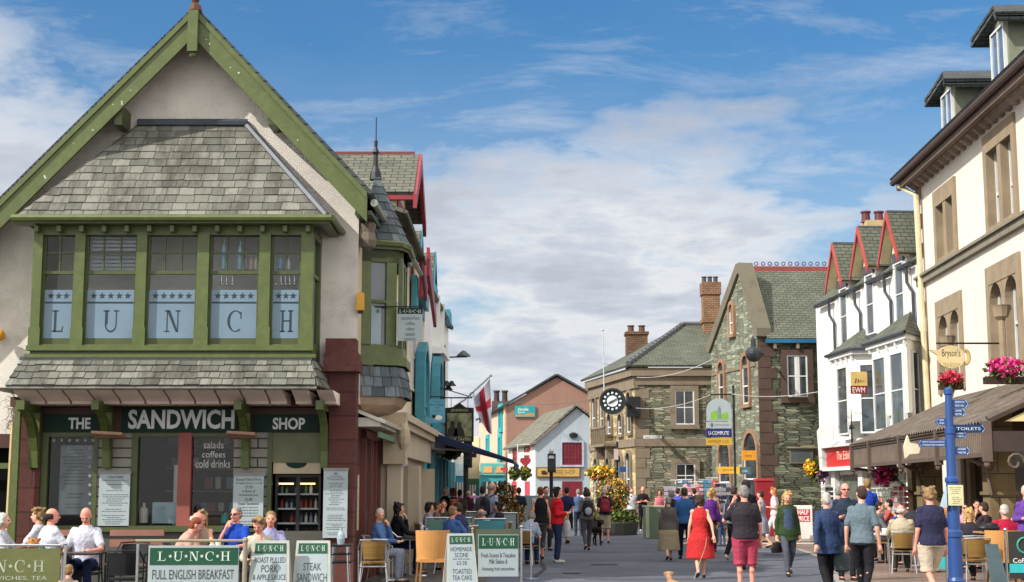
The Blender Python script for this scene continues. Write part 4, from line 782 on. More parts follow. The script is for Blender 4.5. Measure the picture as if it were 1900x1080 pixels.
c1 = V((cg-ex, Yg-ex, zE+.05)); c2 = V((cg+WG+1, Yg-ex, zE+.05)); c3 = fgl.pt(-LG-ex, ex, zE+.05); c4 = c2+dG
rA = V((P(1268, 606, 70).x, 70, zr)); rBk = V((cg+WG+1, 70.0, zr)); rC = V((rA.x-.2, 71.5, zr))
mb = MB(); mb.slab([c1, c2, rBk, rA], .1); mb.slab([c3, c1, rA, rC], .1); mb.slab([rC, rA, rBk, c4+V((0, 0, 1))], .08); mb.build('roof', ROOFG, bG)
mb = MB(); k = 16
for i in range(k): a, b = c1.lerp(rA, i/k), c1.lerp(rA, (i+.7)/k); mb.tube([a+V((0, 0, .16)), b+V((0, 0, .16))], .14, 6)
mb.tube([rA+V((0, 0, .15)), rBk+V((0, 0, .15))], .12, 6); mb.build('ridge_tiles', M('55585a', .6), bG)
mb = MB(fg0); mb.box(-.2, WG, .25, -.1, zE-.35, zE+.02); mb.box(-.1, WG, .1, -.1, zE-.75, zE-.351); mb.box(-.02, WG, .06, -.1, P(1250, 822, Yg).z-.15, P(1250, 822, Yg).z+.2)
mb.fr = fgl; mb.box(-LG, .2, .25, -.1, zE-.35, zE+.02); mb.box(-LG, .1, .1, -.1, zE-.9, zE-.351); mb.box(-LG, .05, .08, -.1, P(1250, 822, Yg).z-.15, P(1250, 822, Yg).z+.2); mb.build('cornice', DRESS, bG)
mb = MB(fg0)
for i in range(17):
    if i*.45 < zE-.8: mb.box(-.035, .62 if i % 2 else .42, .035, -.1, i*.45+.01, i*.45+.44)
mb.build('quoins', DRESS, bG)
for (x0, y0, x1, y1, br) in ((1252, 724, 1288, 788, (1, 1)), (1254, 860, 1290, 905, (1, 1))):
    a, b, c, d = fg0.r(x0, y0, x1, y1, .03); sash(fg0, a, b, c, d, .03, bG, WHITE, GLASSD, br, DRESS, .2)
for (x, y0, y1) in ((1104, 735, 805), (1119, 735, 806), (1133, 768, 806), (1153, 768, 806), (1169, 728, 803), (1108, 850, 925), (1152, 845, 925), (1168, 840, 925), (1130, 850, 900)):
    u, z1 = fgl.hit(x, y0); z0 = fgl.hit(x, y1)[1]; arched(fgl, u-.33, u+.33, z0, z1, .02, bG, WHITE, GLASSD, DRESS, .14)
mb = MB(fgl); u = fgl.hit(1133, 825)[0]; zb = fgl.hit(1133, 825)[1]; mb.box(u-1.3, u+1.3, .7, 0, zb-.12, zb); 
for i in range(7): mb.box(u-1.25+i*.4, u-1.17+i*.4, .68, .6, zb, zb+.75)
mb.box(u-1.3, u+1.3, .7, .58, zb+.75, zb+.85); mb.box(u-1.1, u-.8, .5, 0, zb-.7, zb-.12); mb.box(u+.8, u+1.1, .5, 0, zb-.7, zb-.12); mb.build('balcony', DRESS, bG)
cz = P(1182, 655, 72).z; f7 = FR(0, 72, 0); a, b, c, d = f7.r(1163, 615, 1202, 668); mb = MB(f7); CB = brick('7a5e4a', '684e3e', '463a30', .24, .09, .012, .85, .6, name='chimney_brick')
mb.box(a, b, 0, -1.0, c-1, d-.15); mb.box(a-.06, b+.06, .06, -1.06, d-.15, d); c_ = mb.build('chimney', CB, bG); pots(c_, M('5c4438', .7), ((a+b)/2, 72.5, d), 2, P(1182, 604, 72.5).z-d, .19, sp=.55)
mb = MB(FR(0, 69, 0)); a, b, c, d = mb.fr.r(1303, 512, 1337, 625); CB2 = brick('98745a', '84624c', '5c4a3c', .24, .09, .012, .85, .6, name='orange_chimney_brick')
mb.box(a+.06, b-.02, 0, -.8, c-1.5, d-.3); mb.box(a, b+.04, .06, -.86, d-.9, d-.3); mb.box(a-.0, b+.0, .04, -.84, c+.7, c+.9); c_ = mb.build('chimney', CB2, bG); pots(c_, M('4a4644', .7), ((a+b)/2, 69.4, d-.3), 3, .32, .13, sp=.28)
ns = fg0.r(1194, 808, 1228, 815, .04); mb = MB(fg0); mb.box(ns[0], ns[1], .05, .001, ns[2], ns[3]); s_ = tag(mb.build('street_name_plate', M('d5d8d4', .5)), 'white street name plate on the rubble wall of the clock building', 'sign'); txt('MAIN STREET', fg0, (ns[0]+ns[1])/2, .051, (ns[2]+ns[3])/2, (ns[1]-ns[0])*.85, .1, BLACK, s_)
# clock
ck = P(1137, 745, 62); cl = thing('street_clock', 'round black street clock with white numerals on an iron bracket', 'clock', loc=ck)
axc = V((-.12, -1, 0)); Rk = 23/2680*62
def disc(mb, c, r, th, ax, mi=0, seg=28): mb.lathe(V(c)-V(ax).normalized()*th/2, [(r, 0), (r, th)], seg, mi, ax)
mb = MB(); disc(mb, ck, Rk, .34, axc); mb.lathe(ck+V(axc).normalized()*.17, [(Rk*1.06, -.06), (Rk*1.06, .05), (Rk*.9, .05), (Rk*.9, -.06)], 28, 0, axc); mb.build('case', M('22282a', .4, .1), cl)
fc = FR(ck.x, ck.y, 0); q0 = .24
mb = MB(FR(ck.x, ck.y, -7)); 
for i in range(12):
    an = 2*pi*i/12; rr = Rk*.66; mb.ball(mb.fr.pt(rr*sin(an), .2, ck.z+rr*cos(an)), (.055, .03, .055), 0, 8, 5)
mb.lathe(mb.fr.pt(0, .18, ck.z), [(Rk*.45, 0), (Rk*.45, .02)], 20, 0, axc); mb.build('numerals', M('ccd4d6', .5), cl)
mb = MB(FR(ck.x, ck.y, -7)); mb.box(-.015, .015, .225, .215, 0+ck.z, ck.z+.01)
def hand(an, L, w_): dx, dz_ = sin(an), cos(an); mb.prism([(-dz_*w_, ck.z+dx*w_), (dz_*w_, ck.z-dx*w_), (dx*L+dz_*w_*.4, ck.z+dz_*L-dx*w_*.4), (dx*L-dz_*w_*.4, ck.z+dz_*L+dx*w_*.4)], .24, .22)
hand(R(60), Rk*.62, .025); hand(R(245), Rk*.4, .04); mb.build('hands', BLACK, cl)
mb = MB(); p2 = P(1166, 747, 66.2); mb.tube([ck+V((Rk*.9, .1, 0)), V((p2.x+.1, 66.3, ck.z))], .09, 6); mb.box(p2.x-.1, p2.x+.5, -65.6, -66.3, ck.z-.45, ck.z+.45); mb.build('bracket', BLACK, cl)
mb = MB(); p0 = P(1121, 725, 63); mb.tube([V((p0.x, 63, p0.z)), V((P(1118, 608, 63).x, 63, P(1118, 608, 63).z))], [.03, .02], 6); mb.ball(P(1118, 612, 63), .06); mb.tube([V((p0.x, 63, p0.z+1.2)), V((p0.x+.4, 63.5, p0.z+1.15))], .015, 5); tag(mb.build('flagpole', M('b0b4b8', .4)), 'thin bare flagpole rising above the street clock', 'flagpole')
# ---------------- green stone hall with gable ----------------
bH = thing('green_stone_hall', 'green slate stone hall with a steep coped gable and red ridge cresting', 'building', loc=(10.4, 60, 0))
ch = V((P(1413, 900, 60).x, 60, 0)); dH = V((-1.2, 5.85, 0)); LH = dH.length; fhl = FR(ch.x, ch.y, math.degrees(math.atan2(dH.y, dH.x))+180); fhr = FR(ch.x, ch.y, 0)
zH = P(1470, 632, 60).z; ua, zA = fhl.hit(1373, 503); zsR = P(1413, 618, 60).z
mb = MB(fhl); zsl = zsR-.1
mb.prism([(-LH, 0), (0, 0), (0, zsR), (ua+.14, zA), (ua-.14, zA), (-LH, zsl)], 0, -.4); mb.build('gable_wall', rubble('868a78', '737768', '585a4c', .55, .1, .05, mossc=('757260', .12), name='lit_green_rubble'), bH)  # paler copy of the hall rubble, sunlight put into its colour
mb = MB(fhl)
mb.prism([(.2, zsR-.15), (.2, zsR+.2), (ua+.22, zA+.34), (ua, zA+.34), (ua, zA-.1), (ua+.1, zA-.12), (-.1, zsR-.15)], .12, -.5); mb.prism([(-LH-.2, zsl-.15), (-LH-.2, zsl+.2), (ua-.22, zA+.34), (ua, zA+.34), (ua, zA-.1), (ua-.1, zA-.12), (-LH+.1, zsl-.15)], .12, -.5); mb.build('coping', M('6c6656', .9, .6, 14, .2, 2, stain=('4e4e3e', 2, .6), name='weathered_coping'), bH)
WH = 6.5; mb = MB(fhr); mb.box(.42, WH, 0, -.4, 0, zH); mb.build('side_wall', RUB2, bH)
mb = MB(fhr)
for i in range(18):
    if i*.45 < zsR-.3: mb.box(-.02, .5 if i % 2 else .7, .04, -.3, i*.45+.01, i*.45+.44)
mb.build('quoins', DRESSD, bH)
rz0 = P(1388, 506, 63).z; R0 = V((fhl.pt(ua, 0, 0).x+.3, 63, rz0)); R1 = V((R0.x+8, 63.3, rz0))
mb = MB(); mb.slab([V((ch.x+.35, 59.75, zH)), V((ch.x+WH+1, 59.75, zH)), R1, R0], .1); mb.slab([R0, R1, R1+V((0, 4, -4)), R0+V((-1, 4, -4))], .1); mb.build('roof', ROOFG, bH)
mb = MB(FR(0, R0.y, 2)); mb.box(R0.x+.4, R1.x, .12, -.12, rz0+.05, rz0+.33); 
mb.build('ridge', M('8a4640', .7), bH)
mb = MB()
for i in range(24): c = V((R0.x+.6+i*.3, R0.y-.0, rz0+.40)); mb.tube([c+V((.08*cos(t), 0, .08*sin(t))) for t in [2*pi*j/8 for j in range(9)]], .022, 4, cap=False)
mb.build('ridge_cresting', M('4a2426', .7), bH)
mb = MB(fhr); mb.box(.3, WH, .3, .05, zH-.12, zH+.05); mb.build('gutter', M('1d5f80', .5), bH)
for i in range(6): mb = MB(fhr); mb.box(.6+i*.95, .72+i*.95, .25, 0, zH-.35, zH-.13); mb.build('corbel', DRESS, bH)
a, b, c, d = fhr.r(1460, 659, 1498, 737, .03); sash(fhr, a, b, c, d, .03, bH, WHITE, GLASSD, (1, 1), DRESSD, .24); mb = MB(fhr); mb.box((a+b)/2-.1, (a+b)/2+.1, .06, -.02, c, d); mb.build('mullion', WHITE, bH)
a, b, c, d = fhr.r(1465, 832, 1508, 860, .05); mb = MB(fhr); mb.box(a, b, .1, .001, c, d); s_ = tag(mb.build('notice_case', M('6a6250', .6)), 'brown framed empty notice case on the dark side wall of the hall', 'notice board'); mb = MB(fhr); mb.box(a+.06, b-.06, .102, .1001, c+.05, d-.05); mb.build('pane', M('4c5250', .4), s_); mb = MB(fhr); mb.box(a-.1, b+.1, .2, .0, d+.001, d+.06); mb.build('hood', M('857a62', .7), s_)
for (x, y0, y1, wd, pt) in ((1359, 565, 620, .22, True), (1340, 672, 745, .33, True), (1385, 660, 750, .36, True), (1394, 803, 925, .75, True), (1346, 815, 930, .7, True)):
    u, z1 = fhl.hit(x, y0); z0 = fhl.hit(x, y1)[1]; arched(fhl, u-wd, u+wd, z0, z1, .02, bH, WHITE, M('7c6a54', .8) if y0 < 600 else GLASSD, M('8c6c54', .85, .3), .16, pt)
mb = MB(fhl); mb.box(-LH, 0, .05, -.1, P(1370, 765, 62).z-.06, P(1370, 765, 62).z+.06) if 0 else mb.box(-LH+.3, -.3, .05, -.1, P(1360, 682, 62).z-.08, P(1360, 682, 62).z+.06); mb.build('string_course', DRESS, bH)
mb = MB(); pb = P(1398, 657, 58.5); mb.ball(pb, .33, 0, 14, 10); mb.lathe(pb+V((0, 0, .28)), [(.12, 0), (.1, .3), (.02, .45)], 8); mb.tube([pb+V((.1, 0, .1)), pb+V((.6, 1.2, .1))], .05, 5); tag(mb.build('globe_lamp', M('2c3034', .3), smooth=True), 'dark globe lamp fixed on the corner of the green stone hall', 'lamp')
# shop signs on the gable
FSg = FR(0, 57, 0)
us = thing('sign_stack', 'arched white pole sign with a green hill picture above blue and mustard panels', 'sign', loc=P(1333, 914, 57))
a, b, c, d = FSg.r(1311, 739, 1357, 781, 0); r_ = (b-a)/2; mb = MB(FSg); mb.prism([(a, c), (b, c)]+[((a+b)/2+r_*cos(pi*i/14), d-r_+r_*sin(pi*i/14)) for i in range(15)], .06, -.06); pn = mb.build('arched_panel', BOARDW, us)
mb = MB(FSg); mb.prism([(a+.15, c+.06), (b-.15, c+.06), (b-.15, c+.36), ((a+b)/2+.1, c+.28), ((a+b)/2-.1, c+.42), (a+.15, c+.32)], .065, .0601); mb.build('hill_picture', M('79a83c', .6), pn); mb = MB(FSg); mb.prism([((a+b)/2-.07, c+.08), ((a+b)/2+.07, c+.08), ((a+b)/2+.05, c+.5), ((a+b)/2, c+.58), ((a+b)/2-.05, c+.5)], .07, .0651); mb.build('tower_picture', M('6f8290', .6), pn)
for (y0, y1, m_, s, tc_) in ((783, 795, BOARDW, '', None), (796, 811, M('232660', .5), 'U-COMPUTE', WHITER), (813, 826, M('c09a38', .5), 'INTERNET CAFE', M('8a5a1c', .6))):
    mb = MB(FSg); mb.pbox(1310, y0, 1357, y1, .06, -.06); q = mb.build('sign_panel', m_, us); a, b, c, d = FSg.r(1310, y0, 1357, y1, .06)
    if s: txt(s, FSg, (a+b)/2, .061, (c+d)/2, (b-a)*.8, (d-c)*.45, tc_, q)
    else: mb = MB(FSg); mb.box(a+.35, b-.1, .063, .0601, c+.12, c+.15); mb.ball(FSg.pt(a+.22, .07, c+.14), (.06, .01, .08)); mb.build('emblem', M('5c6870', .6), q)
mb = MB(FSg); mb.tube([FSg.pt(FSg.hit(1361, 700)[0], -.1, 0), FSg.pt(FSg.hit(1361, 700)[0], -.1, FSg.hit(1361, 715)[1])], .045, 6); mb.tube([FSg.pt(FSg.hit(1318, 732)[0], 0, FSg.hit(1318, 732)[1]), FSg.pt(FSg.hit(1361, 732)[0], 0, FSg.hit(1361, 732)[1])], .03, 6); mb.build('pole', BLACK, us)
for (x0, y0, x1, y1, c_, l, s) in ((1332, 866, 1373, 879, 'e0ae3c', 'long yellow fascia sign over the doorway in the gable', 'post'), (1376, 836, 1402, 854, 'd8932c', 'orange square sign over the pointed arch of the gable', 'Internet'), (1372, 867, 1393, 880, '47606a', 'slate blue sign beside the yellow fascia sign', 'cafe')):
    mb = MB(FR(0, 58.6, 0)); mb.pbox(x0, y0, x1, y1, .05, -.05); q = tag(mb.build('shop_sign', M(c_, .5)), l, 'sign'); a, b, c, d = mb.fr.r(x0, y0, x1, y1, .05); txt(s, mb.fr, (a+b)/2, .051, (c+d)/2, (b-a)*.5, (d-c)*.35, M('8a4a1c' if c_ != '47606a' else 'c0d0d4', .5), q)
# ---------------- white building with bays and wall dormers ----------------
cx0, cy0 = 13.2, 46.6
ex1, ey1 = 12.36, 58.0
ang = math.degrees(math.atan2(ey1-cy0, ex1-cx0)); FW = FR(cx0, cy0, ang+180); LW_ = math.hypot(ex1-cx0, ey1-cy0)   # u: 0 near .. -LW far
bW = thing('white_building', 'white rendered building with three red edged dormers and two slate roofed bays', 'building', loc=(12.7, 50, 0))
zeW = FW.hit(1600, 530)[1]
mb = MB(FW); mb.box(-LW_, .2, 0, -.4, 0, zeW); mb.build('wall', WHITER, bW)
mb = MB(FR(ex1, ey1-.0, 0)); mb.box(0, 5, .0, -.3, 0, zeW); mb.build('end_wall', WHITER, bW)
mb = MB(); mb.slab([FW.pt(-LW_, .08, zeW-.05), FW.pt(.3, .08, zeW-.05), FW.pt(.3, -4, zeW+3.2), FW.pt(-LW_, -4, zeW+3.2)], .1); mb.build('roof', ROOFG, bW)
DOR = [(1663, 397, 485, 1), (1613, 425, 505, 2), (1562, 455, 545, 3)]
RED2 = M('a5423c', .5, .05, 30, .08, 3, .4)
for i, (x, ya, yf, k) in enumerate(DOR):
    # find the dormer centre on the wall: apex pixel on the plane 0.5 m in front
    u, za = FW.hit([1645, 1592, 1545][i], ya, .5); hw = .88; zf = za-1.5; d = thing('x', 'x', 'x') if 0 else None
    mb = MB(FW); mb.prism([(u-hw+.2, zeW-2.6), (u+hw-.2, zeW-2.6), (u+hw-.2, zf+.1), (u, za-.25), (u-hw+.2, zf+.1)], .12, -3.2); mb.build('dormer_wall', WHITER, bW)
    mb = MB(); A, A2 = FW.pt(u, .5, za), FW.pt(u, -3.6, za)
    mb.slab([FW.pt(u+hw, -3.6, zf), A2, A, FW.pt(u+hw, .62, zf)], -.07) if 0 else None
    for s in (-1, 1): q = [FW.pt(u+s*hw, .5, zf), FW.pt(u+s*hw, -3.6, zf), A2, A]; mb.slab(q if s == 1 else q[::-1], .07)
    mb.build('dormer_roof', ROOFG, bW); mb = MB()
    for s in (-1, 1): q = [p-V((0, 0, .05)) for p in (FW.pt(u+s*hw, .5, zf), FW.pt(u+s*hw, .1, zf), FW.pt(u, .1, za), FW.pt(u, .5, za))]; mb.slab(q if s == -1 else q[::-1], .03)
    mb.build('soffit', M('c9bd9a', .7), bW); mb = MB(); mb.tube([A+V((0, 0, .06)), A2+V((0, 0, .06))], .07, 5); mb.build('ridge', LEAD, bW)
    for s in (-1, 1): mb = MB(FW); mb.prism([(u, za+.1), (u+s*(hw+.12), zf-.02), (u+s*(hw+.12), zf-.25), (u, za-.17)], .56, .5); mb.build('bargeboard', RED2, bW)
    mb = MB(FW); mb.prism([(u-hw+.2, zf-.05), (u+hw-.2, zf-.05), (u+hw-.2, zf+.1), (u, za-.25), (u-hw+.2, zf+.1)], .16, .121); mb.build('gable_panel', M('c9bd9a', .7), bW)
    zt_ = zf-.1; mb = MB(FW); mb.box(u-.55, u+.55, .2, .0, zt_-.02, zt_+.3); mb.build('lintel', M('4a4c54', .6), bW)
    sash(FW, u-.42, u+.42, zt_-2.2, zt_-.03, .125, bW, WHITE, GLASSB, (0, 1)); mb = MB(FW); mb.box(u-.6, u+.6, .24, .0, zt_-2.42, zt_-2.21); mb.build('sill', M('4a4c54', .6), bW)
# gutters and pipes between dormers
for (xa, xb, y) in ((1657, 1697, 492), (1600, 1633, 523), (1549, 1578, 552), (1505, 1531, 573)):
    ua_, z = FW.hit(xa, y, .4); ub_ = FW.hit(xb, y-12, .4)[0]; mb = MB(); mb.tube([FW.pt(max(ua_, -LW_-.3), .22, zeW-.08), FW.pt(min(ub_, 0), .22, zeW-.08)], .09, 6); mb.build('gutter', M('3a3d44', .5), bW)
    xm = ub_-.15 if xa < 1650 else ua_+.7; mb = MB(); mb.tube([FW.pt(xm, .22, zeW-.12), FW.pt(xm, .2, zeW-.65), FW.pt(xm+.25, .1, zeW-1.0), FW.pt(xm+.25, .1, 4.6)], .055, 6); mb.build('downpipe', M('3a3d44', .5), bW)
# canted bays
for (x0, x1, yr, xap, yap) in ((1597, 1690, 622, 1655, 586), (1524, 1590, 648, 1571, 618)):
    # bay projects 0.8 m; solve the span on the plane n=.8
    pr = .8; ua_, _ = FW.hit(x0+22, 700, pr); ub_, _ = FW.hit(x1-6, 700, pr); zt_ = FW.hit((x0+x1)/2, yr+12, pr)[1]; zb_ = 4.1
    sp = .55; pl_ = [(ua_-sp, 0), (ua_, pr), (ub_, pr), (ub_+sp, 0)]
    if ub_+sp > .1: pl_[3] = (.1, 0)
    W = [FW.pt(u, n, 0) for u, n in pl_]; mb = MB()
    def up(p, z): return V((p.x, p.y, z))
    for i in range(3): mb.face([up(W[i], zb_), up(W[i+1], zb_), up(W[i+1], zt_), up(W[i], zt_)])
    mb.face([up(p, zb_) for p in W][::-1]); mb.build('bay_wall', WHITER, bW)
    cen = FW.pt((ua_+ub_)/2, .0, 0); g_ = [cen+(p-cen)*1.16 for p in W]; mb = MB()
    for i in range(3): mb.face([up(g_[i], zt_-.12), up(g_[i+1], zt_-.12), up(g_[i+1], zt_+.08), up(g_[i], zt_+.08)])
    mb.face([up(p, zt_-.12) for p in g_][::-1]); mb.build('bay_cornice', WHITE, bW)
    for j in range(9): t = j/8; p = W[1].lerp(W[2], t); q = p+FW.N*.1; mb = MB(FR(q.x, q.y, ang+180)); mb.box(-.04, .04, .0, -.1, zt_-.28, zt_-.121); mb.build('modillion', WHITE, bW) if j % 2 == 0 else None
    za2 = FW.hit(xap, yap, .1)[1]; A = up(cen, za2); g2 = [cen+(p-cen)*1.24 for p in W]; mb = MB()
    for i in range(3): mb.face([up(g2[i], zt_+.08), up(g2[i+1], zt_+.08), A])
    mb.face([up(p, zt_+.081) for p in g2][::-1]); mb.build('bay_roof', ROOFG, bW)
    mb = MB(); mb.tube([up(p, zt_+.07) for p in g2], .06, 5); mb.build('bay_gutter', LEAD, bW)
    # windows on the faces
    for i in range(3):
        a_, b_2 = W[i], W[i+1]; dd = b_2-a_; L_ = dd.length; ff_ = FR(a_.x, a_.y, math.degrees(math.atan2(dd.y, dd.x)))
        if i == 1:
            nwin = 2 if L_ > 2.6 else 1
            for k in range(nwin): c_ = L_*(k+.5)/nwin; hw_ = min(.62, L_/nwin/2-.15); sash(ff_, c_-hw_, c_+hw_, zt_-2.9, zt_-.45, .02, bW, WHITE, GLASSB, (0, 1))
        elif L_ > .6: sash(ff_, L_/2-.28, L_/2+.28, zt_-2.9, zt_-.45, .02, bW, WHITE, GLASSB, (0, 1))
ch_ = MB(FR(0, 54, 0)); a, b, c, d = ch_.fr.r(1609, 408, 1642, 440); ch_.box(a, b, 0, -1.4, c-2, d); c_ = ch_.build('chimney', M('b09a70', .8, .4), bW); pots(c_, M('5c3034', .6), ((a+b)/2, 54.5, d), 2, .42, .2, sp=.5)
# ground floor shop
us0, zs1 = FW.hit(1533, 832, .35); us1 = FW.hit(1662, 840, .35)[0]; zs0 = FW.hit(1560, 866, .35)[1]
mb = MB(FW); mb.box(us0, us1+.8, .35, .02, zs0, zs1+.0); rs = mb.build('red_fascia', M('b5262a', .45, .03, 30, .06, 2, .4), bW)
txt('The Edinburgh', FW, us0+2.6, .351, (zs0+zs1)/2, 2.6, .42, M('d8c8b0', .5), rs); mb = MB(FW); mb.box(us0-.1, us1+.8, .5, .02, zs0-.14, zs0-.001); mb.box(us0-.1, us1+.8, .55, .02, zs1+.001, zs1+.22); mb.build('cornice', WHITE, bW)
mb = MB(FW); mb.prism([(us0-.45, zs0-.1), (us0-.1, zs0-.1), (us0-.1, zs1+.9), (us0-.7, zs1+.7)], .5, .02); mb.build('console', WHITE, bW)
for t in (.0, .42): mb = MB(FW); u = us0+(us1-us0)*t; mb.box(u, u+.5, .2, .02, 0, zs0-.141); mb.build('pilaster', WHITE, bW)
mb = MB(FW); mb.box(us0+.6, us0+(us1-us0)*.42-.05, .05, .01, .5, zs0-.3); mb.box(us0+(us1-us0)*.5, us1-.1, .05, .01, .5, zs0-.3); mb.build('shop_window', M('5a6258', .15, 0, 30, .5, .8, .6), bW)
FE = FR(0, 49.5, 0); mb = MB(FE); mb.pbox(1578, 690, 1608, 716, .04, -.04); r_ = thing('square_hanging_sign', 'square tan and maroon sign reading EWM hanging between the two white bays', 'sign', loc=P(1593, 711, 49.5)); mb.build('panel', M('c8aa68', .5), r_)
mb = MB(FE); mb.pbox(1578, 716, 1608, 731, .04, -.04); q = mb.build('name_panel', M('7c2226', .5), r_); a, b, c, d = FE.r(1582, 718, 1605, 729, .04); txt('EWM', FE, (a+b)/2, .041, (c+d)/2, b-a, (d-c)*.9, WHITER, q)
a, b, c, d = FE.r(1583, 694, 1604, 712, .04); mb = MB(FE)
for k in range(4): mb.tube([FE.pt(a+.06+k*.1, .045, c+.02+k*.02), FE.pt(a+.1+k*.08, .045, d-.15-.03*k)], .016, 4)
mb.build('emblem', M('4a2c1c', .6), r_); mb = MB(); p = P(1608, 690, 49.5); mb.tube([p, V((p.x+1.0, 49.6, p.z))], .025, 4); mb.build('bracket', BLACK, r_)
# ---------------- cream building ----------------
CR = M('d4ccbe', .8, .15, 50, .03, .8, name='cream_wash'); CST = M('8d7d66', .8, .3, 25, .12, 2, name='buff_stone')
FCw = FR(13.3, 46.6, math.degrees(math.atan2(-1, -.0366)))       # u toward the camera
LC = 22
bI = thing('tea_room_building', 'three storey cream building with paired stone windows, bracketed eaves and slate dormers', 'building', loc=(12.6, 40, 0))
zeC = FCw.hit(1700, 350)[1]
PH = []
mb = MB(FR(13.3, 46.6, 180)); mb.box(-8, 0, 0, -.3, 0, zeC); mb.build('end_wall', CR, bI)
eN = .55; ez_ = FCw.hit(1665, 336, eN)[1]
mb = MB(FCw); mb.box(-.3, LC, eN, .0, ez_-.12, ez_); mb.box(-.32, LC, eN+.02, eN-.12, ez_-.32, ez_+.02); mb.build('soffit', M('6a5a50', .7, .2), bI)
mb = MB(); mb.slab([FCw.pt(-.4, eN+.15, ez_), FCw.pt(LC, eN+.15, ez_), FCw.pt(LC, -4, ez_+3.6), FCw.pt(-.4, -4, ez_+3.6)][::-1], -.12); mb.build('roof', ROOFK, bI)
mb = MB(FCw); mb.tube([FCw.pt(-.4, eN+.12, ez_-.05), FCw.pt(LC, eN+.12, ez_-.05)], .1, 8); mb.build('gutter', M('4a3a34', .6), bI)
for i in range(34):
    u = .2+i*.62; mb = MB(FCw); pr = [(0, 0), (.0, -.3), (.16, -.3), (.27, -.2), (.33, -.18), (.4, -.06), (.46, -.1), (.46, 0)]
    A_ = [FCw.pt(u, n, ez_-.12+z) for n, z in pr]; B_ = [FCw.pt(u+.2, n, ez_-.12+z) for n, z in pr]; mb.face(A_); mb.face(B_[::-1])
    for j in range(len(pr)-1): mb.face([A_[j], B_[j], B_[j+1], A_[j+1]])
    mb.build('eaves_bracket', M('8a7a6c', .7, .2), bI)
mb = MB(FCw); zst = FCw.hit(1712, 520, .1)[1]; mb.box(0, LC, .14, 0, zst-.1, zst+.1); mb.box(0, LC, .22, 0, zst+.101, zst+.18); mb.build('string_course', M('7d7868', .8, .2), bI)
mb = MB(FCw)
for i in range(24): mb.box(-.04, .62 if i % 2 else .42, .04, -.3, i*.48+.01, i*.48+.47)
mb.build('quoins', CST, bI)
mb = MB(); mb.tube([FCw.pt(-.05, eN, ez_-.2), FCw.pt(.75, .2, ez_-.7), FCw.pt(.85, .12, 4)], .09, 8); mb.build('downpipe', M('cdbd98', .6), bI)
SW = .2
def pairwin(x0, x1, ya, yb, arch, top_y):
    xm = (x0+x1)/2; ua_ = FCw.hit(x0, (ya+yb)/2, .05)[0]; ub_ = FCw.hit(x1, (ya+yb)/2, .05)[0]; zb_ = FCw.hit(xm, yb, .05)[1]; za_ = FCw.hit(xm, ya, .05)[1]
    mb = MB(FCw); mb.box(ua_, ua_+.28, .07, -.2, zb_, za_); mb.box(ub_-.28, ub_, .07, -.2, zb_, za_); mb.box(ua_+.28, ub_-.28, .07, -.2, za_-.5, za_)
    PH.append((ua_+.2, ub_-.2, zb_+.02, za_-.3))
    um = (ua_+ub_)/2; mb.box(um-.16, um+.16, .05, -.2, zb_, za_-.5); mb.box(ua_+.28, um-.16, .05, -.2, zb_, zb_+.45) if not arch else None; mb.box(um+.16, ub_-.28, .05, -.2, zb_, zb_+.45) if not arch else None
    q = mb.build('paired_window', CST, bI)
    for (p, r_) in ((ua_+.28, um-.16), (um+.16, ub_-.28)):
        mb = MB(FCw); mb.box(p, r_, -.22, -.24, zb_, za_-.5); mb.build('pane', GLASSD, q)
        mb = MB(FCw); mb.box(p, p+.06, -.17, -.22, zb_, za_-.5); mb.box(r_-.06, r_, -.17, -.22, zb_, za_-.5); mb.box(p+.06, r_-.06, -.16, -.22, (zb_+za_)/2-.2, (zb_+za_)/2-.12); mb.build('window_frame', WHITE, q)
        if arch:
            rr = (r_-p)/2; c_ = (p+r_)/2; mb = MB(FCw); zs_ = za_-.5-rr
            for sgn in (-1, 1):
                pts = [(c_+sgn*rr, za_-.5), (c_+sgn*rr, zs_)]+[(c_+sgn*rr*cos(pi/2*j/5), zs_+rr*sin(pi/2*j/5)) for j in range(1, 6)]; mb.prism(pts, .05, -.2)
            mb.build('arch_spandrel', CST, q)
    if arch: mb = MB(FCw); mb.lathe(FCw.pt(um, .1, zb_), [(.14, 0), (.14, .1), (.1, .15), (.1, za_-zb_-1.6), (.2, za_-zb_-1.5), (.24, za_-zb_-1.25), (.26, za_-zb_-1.2)], 10); mb.build('column', CST, q)
    return ua_, ub_, zb_
pairwin(1733, 1774, 340, 500, 0, 0); pairwin(1826, 1886, 228, 442, 0, 0); A1_ = pairwin(1738, 1786, 548, 728, 1, 0); A2_ = pairwin(1832, 1896, 480, 700, 1, 0)
mb = MB(FCw); mb.holed(0, LC, 0, zeC, 0, -.4, PH); mb.build('wall', CR, bI)
